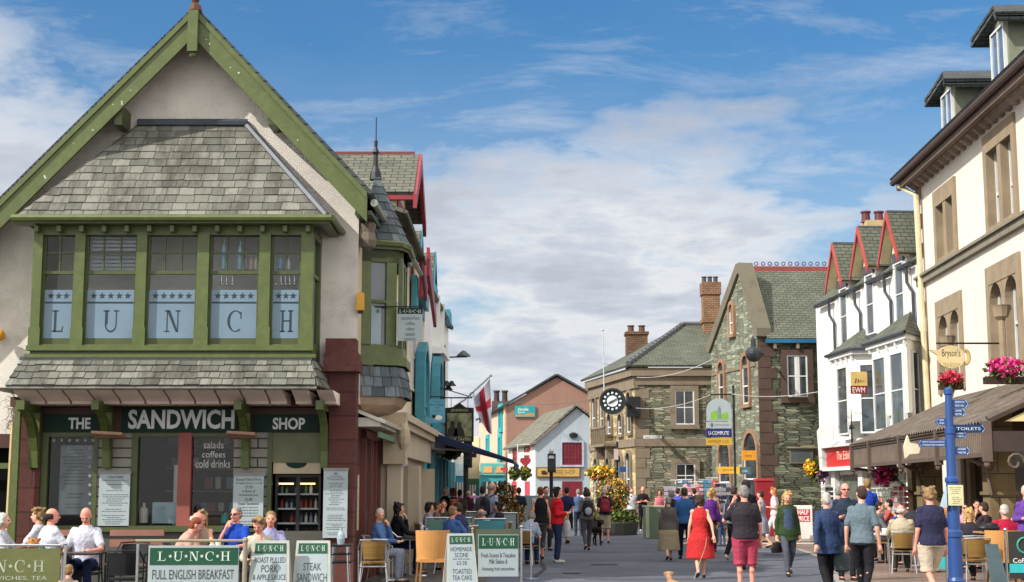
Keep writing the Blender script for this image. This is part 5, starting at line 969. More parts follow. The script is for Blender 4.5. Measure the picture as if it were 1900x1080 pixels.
for (x0, y0, x1, y1, xa, ya) in ((1727, 158, 1800, 235, 1752, 160), (1818, 42, 1895, 120, 1850, 44)):
    # flat-topped dormers sitting on the roof behind the eaves
    nn = -.2; ua_, zt_ = FCw.hit(x0+20, y0+5, nn); ub_ = ua_+1.5; zb_ = ez_+.4
    mb = MB(FCw); mb.box(ua_, ub_, nn, nn-2.6, zb_, zt_-.1); mb.build('dormer_wall', M('777a68', .8, .3), bI)
    sash(FCw, ua_+.15, ub_-.15, zb_+.35, zt_-.35, nn+.04, bI, WHITE, M('5a6c80', .1, 0, 30, .3, 1, .8), (1, 0))
    mb = MB(); um = (ua_+ub_)/2; 
    for s in (-1, 1): q = [FCw.pt(um+s*1.15, nn+.45, zt_-.35), FCw.pt(um+s*1.15, nn-2.8, zt_-.35), FCw.pt(um+s*.0, nn-2.8, zt_+.22), FCw.pt(um+s*.0, nn+.15, zt_+.22)]; mb.slab(q if s == 1 else q[::-1], .1); q2 = [p-V((0, 0, .16)) for p in q]; mb.slab(q2 if s == 1 else q2[::-1], .1)
    mb.build('dormer_roof', ROOFK, bI)
# teapot sign
FTs = FR(0, 38.0, 0); tp = thing('teapot_sign', 'cream teapot shaped sign hanging on a bracket from the cream wall', 'sign', loc=P(1763, 662, 38)); a, b, c, d = FTs.r(1738, 641, 1790, 684, 0); uc_, zc_ = (a+b)/2, (c+d)/2; ra, rb_ = (b-a)/2, (d-c)/2
mb = MB(FTs); mb.prism([(uc_+ra*cos(2*pi*i/24), zc_+rb_*sin(2*pi*i/24)) for i in range(24)], .05, -.05); mb.prism([(uc_-ra*.8, zc_-rb_*.5), (uc_-ra*.9, zc_+rb_*.1), (uc_-ra*1.5, zc_+rb_*.6), (uc_-ra*1.38, zc_+rb_*.65), (uc_-ra*.7, zc_+rb_*.55)], .04, -.04); bd = mb.build('teapot', M('d5c193', .5), tp)
mb = MB(); mb.tube([FTs.pt(uc_+ra*(1.0+.3*sin(t)), 0, zc_+rb_*.6*cos(t)) for t in [pi*i/8 for i in range(9)]], .05, 6); mb.build('handle', M('c4a568', .5), tp)
txt("Bryson's", FTs, uc_, .051, zc_+.08, ra*1.3, .26, M('4a3a20', .6), bd); txt('TEA ROOM', FTs, uc_, .051, zc_-.22, ra*1.2, .13, M('a88c4c', .6), bd)
mb = MB(); mb.tube([P(1737, 637, 38), V((FCw.pt(8.6, 0, 0).x, 38, P(1737, 637, 38).z))], .025, 5); mb.tube([FTs.pt(uc_, 0, d), P(1763, 637, 38)], .015, 4); mb.build('bracket', BLACK, tp)
# ---------------- canopy ----------------
cn = thing('cafe_canopy', 'brown corrugated glass canopy with pierced iron valance over the tea room pavement', 'canopy', loc=(10, 36, 0))
FV = FR(8.55+.0366*29.3, 29.3, math.degrees(math.atan2(1, .0366))-180); LV = 13.7          # u: 0 near .. -LV far, faces the street
zv0, zv1 = 2.32, 2.98; zw_ = 4.35; BRN = M('5c4e46', .6, .2, 30, .12, 3, name='brown_iron')
def wx_(u): return FV.pt(u, -(13.3-.0366*(46.6-(29.3-u)) - FV.pt(u, 0, 0).x), 0)
mb = MB(); nr = 60
for i in range(nr):
    u0_, u1_ = -LV*i/nr, -LV*(i+1)/nr; um = (u0_+u1_)/2; e = .035
    a, b = FV.pt(u0_, .1, zv1), FV.pt(um, .1, zv1+e*2); c, d = FV.pt(u1_, .1, zv1), None
    A, B2, C = V((wx_(u0_).x, wx_(u0_).y, zw_)), V((wx_(um).x, wx_(um).y, zw_+e*2)), V((wx_(u1_).x, wx_(u1_).y, zw_))
    mb.face([a, A, B2, b]); mb.face([b, B2, C, c])
mb.slab([FV.pt(0, .1, zv1-.04), FV.pt(-LV, .1, zv1-.04), V((wx_(-LV).x, wx_(-LV).y, zw_-.04)), V((wx_(0).x, wx_(0).y, zw_-.04))][::-1], .02)
mb.build('corrugated_roof', M('554a40', .55, .3, 15, .2, 1.5, .4, stain=('857c6c', 3, .35), name='weathered_sheet'), cn)
mb = MB(FV); mb.box(-LV, 0, .06, -.02, zv1-.1, zv1-.001); mb.box(-LV, 0, .06, -.02, zv0, zv0+.09); mb.build('valance_rails', BRN, cn)
mb = MB(FV); nb = 100
for i in range(nb): u = -LV*(i+.5)/nb; mb.box(u-.03, u+.03, .03, .0, zv0+.09, zv1-.1)
mb.box(-LV, 0, .012, .0, (zv0+zv1)/2-.03, (zv0+zv1)/2+.03); mb.box(-LV, 0, -.03, -.04, zv0+.05, zv1-.05); mb.build('pierced_valance', M('786a5e', .6, .2, 30, .12, 3), cn)
for t in (0, .28, .55, .82, 1): mb = MB(FV); u = -LV*t; mb.box(u-.07, u+.07, .12, -.05, zv0-.1, zv1+.05); mb.ball(FV.pt(u, .05, zv0-.16), .07, 0, 8, 5); mb.build('valance_post', BRN, cn)
mb = MB(FR(FV.O.x, 29.3, 0)); Lx = wx_(0).x-FV.O.x
mb.box(0, Lx, .05, -.1, zv0+.1, zv1-.15); mb.build('end_beam', M('3c332e', .6), cn)
mb = MB(FR(FV.O.x, 29.3, 0)); mb.prism([(.35, zv1+.05), (Lx, zv1+.05), (Lx, zw_-.1)], -.0, -.08); mb.build('end_gable', M('c9b988', .7, .1), cn)
mb = MB(); mb.tube([FV.pt(0, 0, zv1+.08), V((wx_(0).x, 29.25, zw_+.1))], .09, 6); mb.build('verge', M('544840', .6), cn)
for i in range(5):
    x = .5+i*.55; mb = MB(); o = V((FV.O.x+x, 29.25, zv0-.12)); mb.tube([o+V((.2*cos(t)*(1-t/9), 0, .2*sin(t)*(1-t/9))) for t in [k*.6 for k in range(12)]], .03, 5); mb.build('iron_scroll', BRN, cn)
fp = MB(FV); fp.tube([FV.pt(-LV, .05, zv1), FV.pt(-LV, .05, zv1+1.1)], [.035, .01], 6)
for s in (-1, 1): fp.tube([FV.pt(-LV, .05, zv1+.45), FV.pt(-LV+s*.18, .05, zv1+.6), FV.pt(-LV+s*.28, .05, zv1+.5)], .025, 5)
fp.build('finial', BLACK, cn)
# stone pillars and scrolled brackets
for i, (x, Yp) in enumerate(((1862, 31.0), (1731, 37.2), (1690, 43))):
    px_ = P(x, 930, Yp).x if i < 2 else 9.2+.0366*43+1.3; mb = MB(FR(px_, Yp, 0)); w_ = .27
    mb.box(-w_, w_, .0, -.5, 0, zv1+.3); mb.box(-w_-.05, w_+.05, .05, -.55, 1.55, 1.62); mb.box(-w_-.08, w_+.08, .08, -.58, 0, .35); mb.build('stone_pillar', brick('7c6c4e', '6d5f46', '463c2c', .9, .5, .012, .85, .4, name='pillar_stone'), cn)
    mb = MB(); fx = FV.pt(-(Yp-29.3), 0, 0).x; zt_ = zv0-.02
    mb.tube([V((fx, Yp-.1, zt_)), V(((fx+px_)/2, Yp-.1, zt_-.12)), V((px_-w_, Yp-.1, zt_-.75))], .045, 5)
    for (cc, r0) in (((fx*.4+px_*.6, zt_-.16), .2), ((fx*.65+px_*.35, zt_-.08), .12)): mb.tube([V((cc[0]+r0*cos(t)*(1-t/10), Yp-.1, cc[1]+r0*.7*sin(t)*(1-t/10))) for t in [k*.6 for k in range(13)]], .022, 4)
    mb.build('scroll_bracket', BRN, cn)
# wall under the canopy: windows, doorway
mb = MB(FCw)
for (u0_, u1_) in ((5.5, 7.2), (8.3, 10.5)): mb.box(u0_, u1_, .03, .0, .6, 2.9)
mb.box(11.6, 14.2, .03, 0, 0, 3.0); mb.build('ground_openings', M('231814', .25, 0, 30, .5, 1.5, .6), bI)
mb = MB(FCw)
for u in (4.6, 5.2, 7.3, 7.9, 10.6, 11.2, 14.3, 15): mb = MB(FCw); mb.box(u, u+.35, .18, .0, 0, 3.4); mb.build('stone_pier', CST, bI)
mb = MB(FCw); mb.box(4.6, LC, .14, 0, 3.0, 3.9); mb.build('shop_fascia', M('4e3a2c', .6), bI)
# dark end block so the shade under the canopy has something solid behind it
# flying bird sign etc: white bird-shaped lamp on the valance
bs = MB(FR(0, 31.2, 0)); a, b, c, d = bs.fr.r(1677, 808, 1706, 850, 0)
bs.prism([(a+.02, c), (a+.0, c+.25), (a+.08, d), (a+.12, c+.33), (b-.05, c+.3), (b, c+.2), (b-.03, c+.1), (a+.1, c+.08)], .06, -.06); tag(bs.build('teapot_lamp', M('d0c4a8', .5, .1)), 'small cream jug shaped sign sticking out from the canopy valance', 'sign')
# ---------------- signpost ----------------
sx = G(1768, 22.8); FSp = FR(0, 22.8, 0)
sp_ = thing('fingerpost', 'tall bright blue street signpost with seven finger boards', 'signpost', loc=(sx, 22.8, 0))
zt_ = P(1763, 722, 22.8).z
mb = MB(); mb.lathe((sx, 22.8, 0), [(.13, 0), (.13, .25), (.11, .3), (.11, .9), (.125, .92), (.125, 1.0), (.095, 1.03), (.095, 1.75), (.11, 1.77), (.11, 1.82), (.078, 1.85), (.075, 2.5), (.085, 2.52), (.085, 2.6), (.06, 2.62), (.055, zt_-.1), (.07, zt_-.08), (.07, zt_), (.02, zt_+.03)], 16); mb.build('pole', BLUEP, sp_, True)
PALE = M('c8d4dc', .5)
for (x0, x1, y0, y1, s, m_) in ((1769, 1797, 742, 757, 'INFORMATION|MOOT HALL', 0), (1769, 1792, 758, 773, 'CAR PARK|BOOTHS', 0), (1735, 1757, 776, 789, 'LIBRARY|MUSEUM', 0), (1771, 1828, 788, 803, 'TOILETS', 1), (1771, 1794, 801, 813, 'ALHAMBRA|CINEMA', 0), (1703, 1758, 817, 829, 'MARKET SQUARE SHOPPING|STANGER STREET SHOPPING', 0), (1771, 1800, 829, 844, 'LAKESIDE|THEATRE', 0)):
    a, b, c, d = FSp.r(x0, y0, x1, y1, 0); h = (d-c)/2; zm = (c+d)/2; right = x0 > 1760; mb = MB(FSp)
    root = (sx+.05) if right else (sx-.05)
    pts = [(root, c), (b-h*.7, c), (b, zm), (b-h*.7, d), (root, d)] if right else [(root, c), (a+h*.7, c), (a, zm), (a+h*.7, d), (root, d)]
    mb.prism(pts, .02, -.02); q = mb.build('finger_board', BLUEP if not m_ else M('16335e', .4), sp_)
    A, B_ = (root+.04, b-h*1.1) if right else (a+h*1.1, root-.04)
    ls = s.split('|')
    for i, l in enumerate(ls): txt(l, FSp, (A+B_)/2, .021, zm+(len(ls)-1)*h*.45-i*h*.9, (B_-A)*.95, h*(.5 if len(ls) > 1 else .7), PALE, q)
    e = b if right else a; sg_ = -1 if right else 1; mb = MB(FSp); mb.prism([(e+sg_*h*.95, c+.005), (e+sg_*h*.8, c+.005), (e+sg_*.01, zm), (e+sg_*h*.8, d-.005), (e+sg_*h*.95, d-.005), (e+sg_*h*.2, zm)], .023, .0201); mb.build('arrow', PALE, q)
mb = MB(FSp); a, b, c, d = FSp.r(1759, 900, 1787, 938, .13); mb.box(a, b, .15, .13, c, d); q = tag(mb.build('notice', M('c9c49a', .6)), 'pale yellow printed notice tied to the blue signpost', 'notice'); mb = MB(FSp); lines(mb, FSp, a+.02, b-.02, c+.02, d-.02, .151, 9, 0, 8); mb.build('print', M('8c8a5c', .6), q)
mb = MB(); mb.slab([FSp.pt(a-.09, -.02, c-.03), FSp.pt(a-.01, .12, c-.03), FSp.pt(a-.01, .12, d-.02), FSp.pt(a-.02, .1, d-.02)], .01); tag(mb.build('notice', M('93a6b0', .6)), 'blue grey notice fixed edge on behind the yellow one', 'notice')
# ---------------- flowers ----------------
def leafmat(name, stops, rough=.6):
    m, t, b = newm(name, rough, .3); a = nd(t, 'ShaderNodeAttribute', attribute_name='tint').outputs['Fac']
    t.links.new(ramp(t, a, [(p, lin(c)) for p, c in stops]), b.inputs['Base Color']); return m
FOL = leafmat('foliage', [(0, '2c3c18'), (.5, '4a5a24'), (1, '6f7c34')]); PINKF = leafmat('pink_petals', [(0, 'b01858'), (.5, 'd02878'), (1, 'e85a9c')]); REDF = leafmat('red_petals', [(0, 'a81c34'), (.6, 'd03050'), (1, 'e06a80')])
YELF = leafmat('yellow_petals', [(0, 'c08a18'), (.6, 'dcb024'), (1, 'ecd050')]); PURF = leafmat('purple_petals', [(0, '4c2858'), (.5, '7a4480'), (1, 'b890b4')]); ORF = leafmat('orange_petals', [(0, '9a4a1c'), (.4, 'c8742c'), (.7, 'd8a040'), (1, 'e8c878')]); BRZ = leafmat('bronze_leaves', [(0, '3a2814'), (.35, '5c4420'), (.7, '96701f'), (1, 'c8a044')]); LILF = leafmat('lilac_petals', [(0, '8a6078'), (.6, 'b88ca0'), (1, 'd8b8c4')])
def clump(mb, c, r, n, size, mi=0, rn=random, shell=.55):
    for _ in range(n):
        while 1:
            d = V((rn.uniform(-1, 1), rn.uniform(-1, 1), rn.uniform(-1, 1)))
            if shell*.4 < d.length < 1: break
        d = d.normalized()*(shell+(1-shell)*rn.random()); p = V(c)+V((d.x*r[0], d.y*r[1], d.z*r[2])); s = size*rn.uniform(.6, 1.3)
        a = V((rn.gauss(0, 1), rn.gauss(0, 1), rn.gauss(0, 1))).normalized(); b = a.orthogonal().normalized(); cc = a.cross(b); t = rn.random()
        mb.face([p+b*s, p+cc*s*.6, p-b*s, p-cc*s*.6], mi, t)
def basket(px, py, Y, r, cols, label, seed, hang=True, cat='flowers', n=260, stem=None):
    rn = random.Random(seed); c = P(px, py, Y); o = thing('hanging_basket' if hang else 'flower_box', label, cat, loc=c)
    mb = MB(); clump(mb, c, r, n, .055*Y/40+.02, 0, rn, .3); mb.build('leaves', FOL, o)
    for (m_, off, rr, k) in cols:
        mb = MB(); clump(mb, c+V(off), rr, k, .05*Y/40+.02, 0, rn, .5); mb.build('blooms', m_, o)
    mb = MB()
    if hang: mb.lathe(c+V((0, 0, -r[2]*.3)), [(.05, -.2), (.2, -.05), (.28, .15)], 10); mb.tube([c+V((.25, 0, 0)), c+V((0, 0, r[2]+.5)), c+V((-.25, 0, 0))], .012, 4); mb.tube([c+V((0, 0, r[2]+.5)), c+V((.9 if px > 1500 else .0, .1, r[2]+.55))], .02, 4)
    else: mb.box(c.x-r[0]*.9, c.x+r[0]*.9, -(c.y-.12), -(c.y+.12), c.z-r[2]*.8, c.z-r[2]*.3)
    mb.build('pot', M('3a2c22', .8), o); return o
basket(1514, 873, 57, (.42, .4, .5), [(YELF, (-.22, -.1, .08), (.25, .3, .38), 150), (PURF, (.18, -.1, -.1), (.28, .3, .42), 170)], 'hanging basket of yellow and purple flowers by the dark stone wall', 11)
basket(1644, 878, 43, (.42, .4, .42), [(PINKF, (-.12, -.15, -.06), (.33, .3, .36), 220), (LILF, (.08, -.15, .16), (.3, .3, .22), 70)], 'hanging basket of magenta flowers hanging over the postcard stand', 12)
basket(1764, 710, 36.5, (.32, .2, .22), [(REDF, (-.05, -.15, .12), (.33, .2, .2), 150)], 'window box of red flowers behind the top of the blue signpost', 13, False)
basket(1862, 692, 33.5, (.5, .25, .32), [(PINKF, (0, -.15, .14), (.48, .25, .24), 260)], 'window box of magenta geraniums on the cream building at the right edge', 14, False)
basket(1115, 879, 64, (.78, .5, .34), [(YELF, (0, -.1, .08), (.75, .45, .28), 160), (ORF, (0, -.2, -.05), (.7, .4, .25), 120)], 'wide ring of yellow flowers round a lamp post before the clock building', 15)
basket(953, 878, 88, (.35, .3, .45), [(YELF, (0, 0, .1), (.3, .3, .3), 30)], 'green hanging basket on the white house, left one', 16); basket(974, 878, 88, (.42, .3, .45), [(YELF, (0, 0, .1), (.3, .3, .3), 30)], 'green hanging basket on the white house, right one under the heart', 17)
basket(835, 835, 44, (.4, .4, .3), [(BRZ, (0, -.1, 0), (.45, .4, .32), 160)], 'shaded bronze flower basket hanging beneath the blue awning', 18)
def planter(px, Y, h, r, cols, label, seed, base=True):
    rn = random.Random(seed); x = G(px, Y); o = thing('flower_planter', label, 'planter', loc=(x, Y, 0)); 
    mb = MB(); mb.lathe((x, Y, 0), [(r*.95, 0), (r*1.05, .45), (r*1.0, .5)], 16); mb.build('tub', M('3a3a36', .7), o)
    for (m_, z0_, z1_, rr, k, sz) in cols:
        mb = MB(); zc__ = (z0_+z1_)/2; clump(mb, (x, Y, zc__), (rr, rr, (z1_-z0_)/2), k, sz, 0, rn, .55); mb.build('blooms' if m_ is not FOL else 'leaves', m_, o)
    return o
planter(1137, 56, 2, .95, [(FOL, .25, 1.0, 1.05, 1200, .08), (FOL, .8, 2.2, .68, 1100, .07), (YELF, .9, 2.2, .72, 260, .05), (ORF, .8, 2.25, .73, 700, .055), (LILF, 1.3, 2.1, .85, 150, .05)], 'tall tiered planter of orange flowers on a clipped green base before the clock building', 21)
planter(935, 42, 2, .42, [(BRZ, .35, 1.55, .62, 1100, .05), (FOL, .4, 1.3, .5, 200, .05), (BRZ, 1.3, 1.95, .4, 500, .05)], 'bushy bronze leaved planter standing left of the far pavement crowd', 22)
# ---------------- street lamps and posts ----------------
def pole_thing(name, px, Y, ztop_py, label, cat, r=.05):
    x = G(px, Y); z = P(px, ztop_py, Y).z; o = thing(name, label, cat, loc=(x, Y, 0)); mb = MB(); mb.tube([(x, Y, 0), (x, Y, z)], [r*1.3, r], 8); mb.build('pole', BLACK, o); return o, x, z
o, x, z = pole_thing('street_lamp', 822, 47, 640, 'tall black street lamp with a single arm in front of the turquoise building', 'street lamp', .05)
mb = MB(); za = P(850, 663, 47).z; mb.tube([(x, 47, za), (x+.75, 47, za+.02)], .025, 6); mb.build('arm', BLACK, o); p = P(860, 658, 47); mb = MB(); mb.lathe(p+V((0, 0, -.06)), [(.24, 0), (.2, .06), (.08, .16), (.02, .2)], 12); mb.build('lamp_head', M('4a4e52', .4, metal=.3), o)
mb = MB()
for (xx, yy) in ((829, 716), (838, 716), (832, 724)): q = P(xx, yy, 46.8); mb.lathe(q, [(.05, .16), (.09, .08), (.16, 0)], 8)
mb.build('floodlights', BLACK, o)
o, x, z = pole_thing('information_column', 1023, 52, 840, 'slim black column with dark box head and white cap in the middle distance', 'street sign', .06)
mb = MB(FR(0, 52, 0)); a, b, c, d = mb.fr.r(1016, 842, 1031, 877, 0); mb.box(a, b, .15, -.15, c, d); mb.box(a+.02, b-.02, .152, .1501, c+.1, d-.12, 1); mb.build('box_head', [BLACK, M('2c3136', .3)], o); mb = MB(); mb.ball((x, 52, d+.08), .1, 0, 8, 5); mb.lathe((x, 51.9, d-.12), [(.14, -.05), (.1, .05)], 8); mb.build('cap', M('b0b4b4', .4), o)
o, x, z = pole_thing('traffic_signal', 864, 50, 790, 'dark traffic signal on a pole below the blue awning', 'traffic signal', .08)
mb = MB(FR(0, 49.9, 0)); a, b, c, d = mb.fr.r(860, 806, 876, 868, 0); mb.box(a, b, .15, -.15, c, d); mb.box(b, b+.15, .1, -.1, c+.35, c+.5); mb.build('signal_head', BLACK, o); mb = MB()
for k in range(3): q = V(((a+b)/2, 49.7, c+(d-c)*(k+.5)/3)); mb.lathe(q, [(.11, 0), (.12, .12)], 10, 0, (0, -1, 0))
mb.build('lens', M('1e2220', .2), o)
o, x, z = pole_thing('lamp_post', 1146, 64, 820, 'slim post with a banner and a blue plate in front of the clock building', 'street sign', .05)
mb = MB(FR(0, 63.9, 0)); mb.pbox(1139, 833, 1147, 853, .03, -.03); mb.build('banner', M('b8a8a0', .6), o); mb = MB(FR(0, 63.8, 0)); mb.pbox(1149, 866, 1162, 876, .03, -.03); mb.build('blue_plate', M('24447c', .5), o)
# pub sign
FPb = FR(0, 43, 0); pb_ = thing('pub_sign', 'black framed pub sign with a pointed top and painted panel reading Jennings', 'pub sign', loc=P(852, 820, 43)); mb = MB(FPb); a, b, c, d = FPb.r(826, 757, 879, 820, 0); mb.prism([(a, c), (b, c), (b, d), ((a+b)/2+.18, d+.02), ((a+b)/2, d+.16), ((a+b)/2-.18, d+.02), (a, d)], .05, -.05); q = mb.build('board', M('14120f', .5), pb_)
e = .06; mb = MB(FPb); mb.box(a+e, b-e, .055, .0501, c+.16, d-.16); pnl = mb.build('painted_panel', M('8a8660', .6, 0, 30, .5, 5), q) if 0 else mb.build('painted_panel', M('8a8660', .6, 0, 30, .5, 5), pb_)
mb = MB(FPb)
for (uu, zz_, r1) in ((a+.22, c+.45, .1), (a+.42, c+.42, .1)): mb.prism([(uu-.17, c+.17), (uu+.17, c+.17), (uu+.13, c+.36), (uu+.05, zz_+.03), (uu-.05, zz_+.03), (uu-.13, c+.36)], .058, .0551); mb.prism([(uu+r1*.7*cos(t), zz_+.08+r1*sin(t)) for t in [2*pi*k/10 for k in range(10)]], .06, .0551)
mb.build('painted_figures', M('2c2620', .6), pnl); txt('JENNINGS', FPb, (a+b)/2, .051, d-.08, (b-a)*.6, .09, M('b8ae6c', .5), q); txt('BANK TAVERN', FPb, (a+b)/2, .051, c+.08, (b-a)*.82, .1, M('b8ae6c', .5), q)
mb = MB(); zz_ = P(852, 738, 43).z; mb.tube([(-2.3, 43, zz_), (P(876, 730, 43).x, 43, zz_)], .022, 5); mb.tube([(-2.3, 43, zz_+.35), (P(870, 735, 43).x, 43, zz_+.04)], .015, 5); mb.tube([((a+b)/2-.25, 43, d+.02), ((a+b)/2-.25, 43, zz_)], .012, 4); mb.tube([((a+b)/2+.25, 43, d+.02), ((a+b)/2+.25, 43, zz_)], .012, 4)
mb.tube([V((P(876, 730, 43).x+.06*cos(t), 43, zz_+.09+.07*sin(t))) for t in [2*pi*k/8 for k in range(9)]], .012, 4); mb.build('bracket', BLACK, pb_)
# blue hanging sign
FBs = FR(0, 40, 0); o = thing('blue_hanging_sign', 'light blue hanging sign with a sheep on it', 'sign', loc=P(810, 784, 40)); mb = MB(FBs); mb.pbox(795, 741, 826, 784, .03, -.03); q = mb.build('panel', M('5d9fb4', .5), o); a, b, c, d = FBs.r(795, 741, 826, 784, .03)
for i, (s, h, w_) in enumerate((('Living in', .055, .6), ('the Lakes', .07, .8), ('cafe', .04, .3), ('open daily', .04, .5))): txt(s, FBs, (a+b)/2, .031, d-.06-i*.085, (b-a)*w_, h, M('1d4a66', .5), q)
mb = MB(FBs); mb.ball(FBs.pt((a+b)/2+.05, .035, c+.13), (.11, .01, .07)); mb.build('sheep_body', WHITER, q); mb = MB(FBs); mb.ball(FBs.pt((a+b)/2-.08, .04, c+.17), (.055, .012, .05)); mb.build('sheep_head', BLACK, q)
mb = MB(); z_ = P(810, 736, 40).z; mb.tube([(-2.4, 40, z_), (b, 40, z_)], .018, 5); mb.tube([(a+.05, 40, z_), (a+.05, 40, d)], .01, 4); mb.tube([(b-.05, 40, z_), (b-.05, 40, d)], .01, 4); mb.build('bracket', BLACK, o)
# white LUNCH hanging sign
FLs = FR(0, 26.72, 0); o = thing('white_hanging_sign', 'white hanging sign headed LUNCH listing sandwiches, coffee, cakes beside the oriel', 'sign', loc=P(760, 633, 26.72)); mb = MB(FLs); mb.pbox(738, 583, 784, 633, .02, -.02); q = mb.build('panel', BOARDW, o); mb = MB(FLs); mb.pbox(738, 572, 784, 583, .022, -.022); hq = mb.build('header', DGREEN, o)
a, b, c, d = FLs.r(741, 574.5, 781, 581, .022); lunch(FLs, a, b, c, d, .022, WHITE, hq, '*')
a, b, c, d = FLs.r(738, 583, 784, 633, .02)
for i, (s, w_) in enumerate((('sandwiches', .72), ('coffee', .38), ('cakes', .34), ('salads', .38), ('paninis', .44))): txt(s, FLs, (a+b)/2, .021, d-.07-i*.1, (b-a)*w_, .065, M('4a5058', .6), q)
mb = MB(); z_ = P(760, 571, 26.72).z; mb.tube([(-2.7, 26.72, z_+.02), (b+.02, 26.72, z_+.02)], .014, 5); mb.build('bracket', BLACK, o)
# flag
Yf = 44; p0, p1 = P(862, 742, Yf), P(911, 697, Yf); fl = thing('flag', 'white flag with a red cross hanging from an angled pole over the pub', 'flag', loc=p0); mb = MB(); q0 = V((-2.3, Yf, p0.z-.55)); mb.tube([q0, p0, p1], .028, 6); mb.ball(p1, .045); mb.build('pole', M('b8babc', .4), fl)
tl_, bl_, tr_, br_ = P(909, 702, Yf), P(878, 738, Yf), P(911, 806, Yf+.3), P(893, 792, Yf+.2)
mb = MB(); NU, NV = 18, 14
def fp_(u, v):
    a = tl_.lerp(bl_, v); b = P(913, 807, Yf).lerp(P(898, 790, Yf), v); p = a.lerp(b, u); 
    bow = sin(pi*u)*.28*(1-.3*v)*(-.6 if v > .5 else .3); return p+V((bow*.5*v, .16*sin(v*9+u*4)*min(1, u*3+.2), -.05*sin(pi*v)))
for i in range(NU):
    for j in range(NV):
        u, v = (i+.5)/NU, (j+.5)/NV; red = abs(v-.5) < .11 or abs(u-.42) < .09
        mb.face([fp_(i/NU, j/NV), fp_((i+1)/NU, j/NV), fp_((i+1)/NU, (j+1)/NV), fp_(i/NU, (j+1)/NV)], 1 if red else 0)
mb.build('cloth', [M('c4c4cc', .7), M('b83040', .7)], fl, True, True)
# blue awning on the left row
Aw = thing('blue_awning', 'dark blue fabric awning stretched out over the pub tables', 'awning', loc=(-2.2, 42, 0))
p_in, p_out = P(780, 797, 39), P(953, 856, 39); th_ = .03
w0 = V((-2.45, 38.6, P(781, 797, 39).z)); w1 = V((-2.35, 45.5, w0.z)); o0 = V((p_out.x, 38.6, p_out.z)); o1 = V((p_out.x+.15, 45.5, p_out.z))
mb = MB(); mb.slab([w0, o0, o1, w1], .03); mb.build('fabric', M('1c3a6e', .7, .1, 30, .1, 2, name='blue_canvas'), Aw)
mb = MB(); mb.slab([o0+V((0, 0, -.2)), o1+V((0, 0, -.2)), o1, o0], .02); mb.build('valance', M('18284c', .7), Aw); mb = MB(); mb.slab([w0+V((0, .01, -.25)), o0+V((0, .01, -.06)), o0, w0], .02); mb.build('side_edge', M('1a2440', .7), Aw)
mb = MB(); mb.tube([o0, o1], .04, 6); mb.tube([V((-2.4, 39, w0.z-.5)), V(((w0.x+o0.x)/2, 39.2, w0.z-.55)), o0+V((0, .4, -.02))], .03, 6); mb.build('frame', M('a8a49c', .4), Aw)
# overhead wires
for (a_, b_, s_) in (((1182, 700, 65), (1325, 665, 60), .25), ((1180, 757, 65), (1318, 733, 57), .2), ((1100, 742, 75), (940, 742, 110), .3), ((1357, 731, 57), (1560, 718, 50), .2)):
    A, B_ = P(*a_), P(*b_); mb = MB(); mb.tube([A.lerp(B_, k/10)-V((0, 0, s_*4*(k/10)*(1-k/10))) for k in range(11)], .015, 4); tag(mb.build('cable', M('a8a8a4' if a_[0] != 1100 else '4a4a4c', .5)), {1182: 'pale cable sloping up from the clock building to the gabled hall', 1180: 'lower pale cable running from the clock bracket to the arched sign', 1100: 'thin dark cable across the terracotta gable', 1357: 'thin cable crossing the dark side of the stone hall'}[a_[0]], 'cable')
# ---------------- people ----------------
SKIN = {k: M(c, .55, .05, 60, .05, 8, .35, name='skin') for k, c in (('p', 'cf9a80'), ('t', 'b57a5c'), ('r', 'd08c78'), ('d', '5a3a2a'))}
def cloth(c): return M(c, .85, .45, 14, .1, 5, .15, name='cloth')
HAIRC = {'white': 'b8b4ac', 'grey': '85807a', 'blond': 'b8935c', 'dirty': '8c7048', 'brown': '3c281c', 'dark': '1a1412', 'red': '7c3c1e', 'ginger': 'b0743c'}
def hairm(k): return M(HAIRC[k], .6, .9, 70, .3, 16, .35, name='hair')
EYE = M('141210', .2); LIPS = M('8c4438', .5); SHOEB = M('1c1a1a', .5); SHOEW = M('b0b0ae', .6)
def rotz(v, a): return V((v.x*cos(a)-v.y*sin(a), v.x*sin(a)+v.y*cos(a), v.z))
ARMS = {  # elbow and wrist offsets (x outward, y forward, z up)
 'down': ((.07, -.03, -.29), (.02, .06, -.25)), 'bent': ((.07, -.04, -.28), (-.08, .22, .02)), 'table': ((.09, .16, -.24), (-.12, .21, -.02)),
 'phone': ((.13, .15, -.22), (-.14, .0, .27)), 'chin': ((.03, .22, -.22), (-.12, -.04, .24)), 'fwd': ((.06, .15, -.26), (.0, .17, -.2)), 'back': ((.08, -.16, -.25), (.03, -.08, -.24)),
 'cross': ((.06, .06, -.27), (-.26, .14, .05)), 'reach': ((.12, .22, -.14), (.05, .25, .02)), 'behind': ((.06, -.12, -.27), (-.14, -.08, -.18)), 'lean': ((.1, .1, -.26), (.02, .14, -.2))}
class Body(MB):
    def limb(s, p0, p1, r0, r1, seg=10):
        p0, p1 = V(p0), V(p1); s.tube([p0, p0.lerp(p1, .5), p1], [r0, (r0+r1)/2*1.02, r1], seg); s.ball(p0, r0*1.0, 0, 10, 6); s.ball(p1, r1*1.0, 0, 10, 6)
    def rings(s, rs, seg=16, rot=None, c0=None):
        """rs: list of (centre, rx, ry)"""
        R_ = []
        for c, rx, ry in rs:
            row = []
            for k in range(seg):
                a = 2*pi*k/seg; o = V((rx*cos(a), ry*sin(a), 0)); row.append(V(c)+(rot @ o if rot else o))
            R_.append(row)
        for A, B in zip(R_, R_[1:]):
            for k in range(seg): s.face([A[k], A[(k+1) % seg], B[(k+1) % seg], B[k]])
        s.face(R_[0][::-1]); s.face(R_[-1])
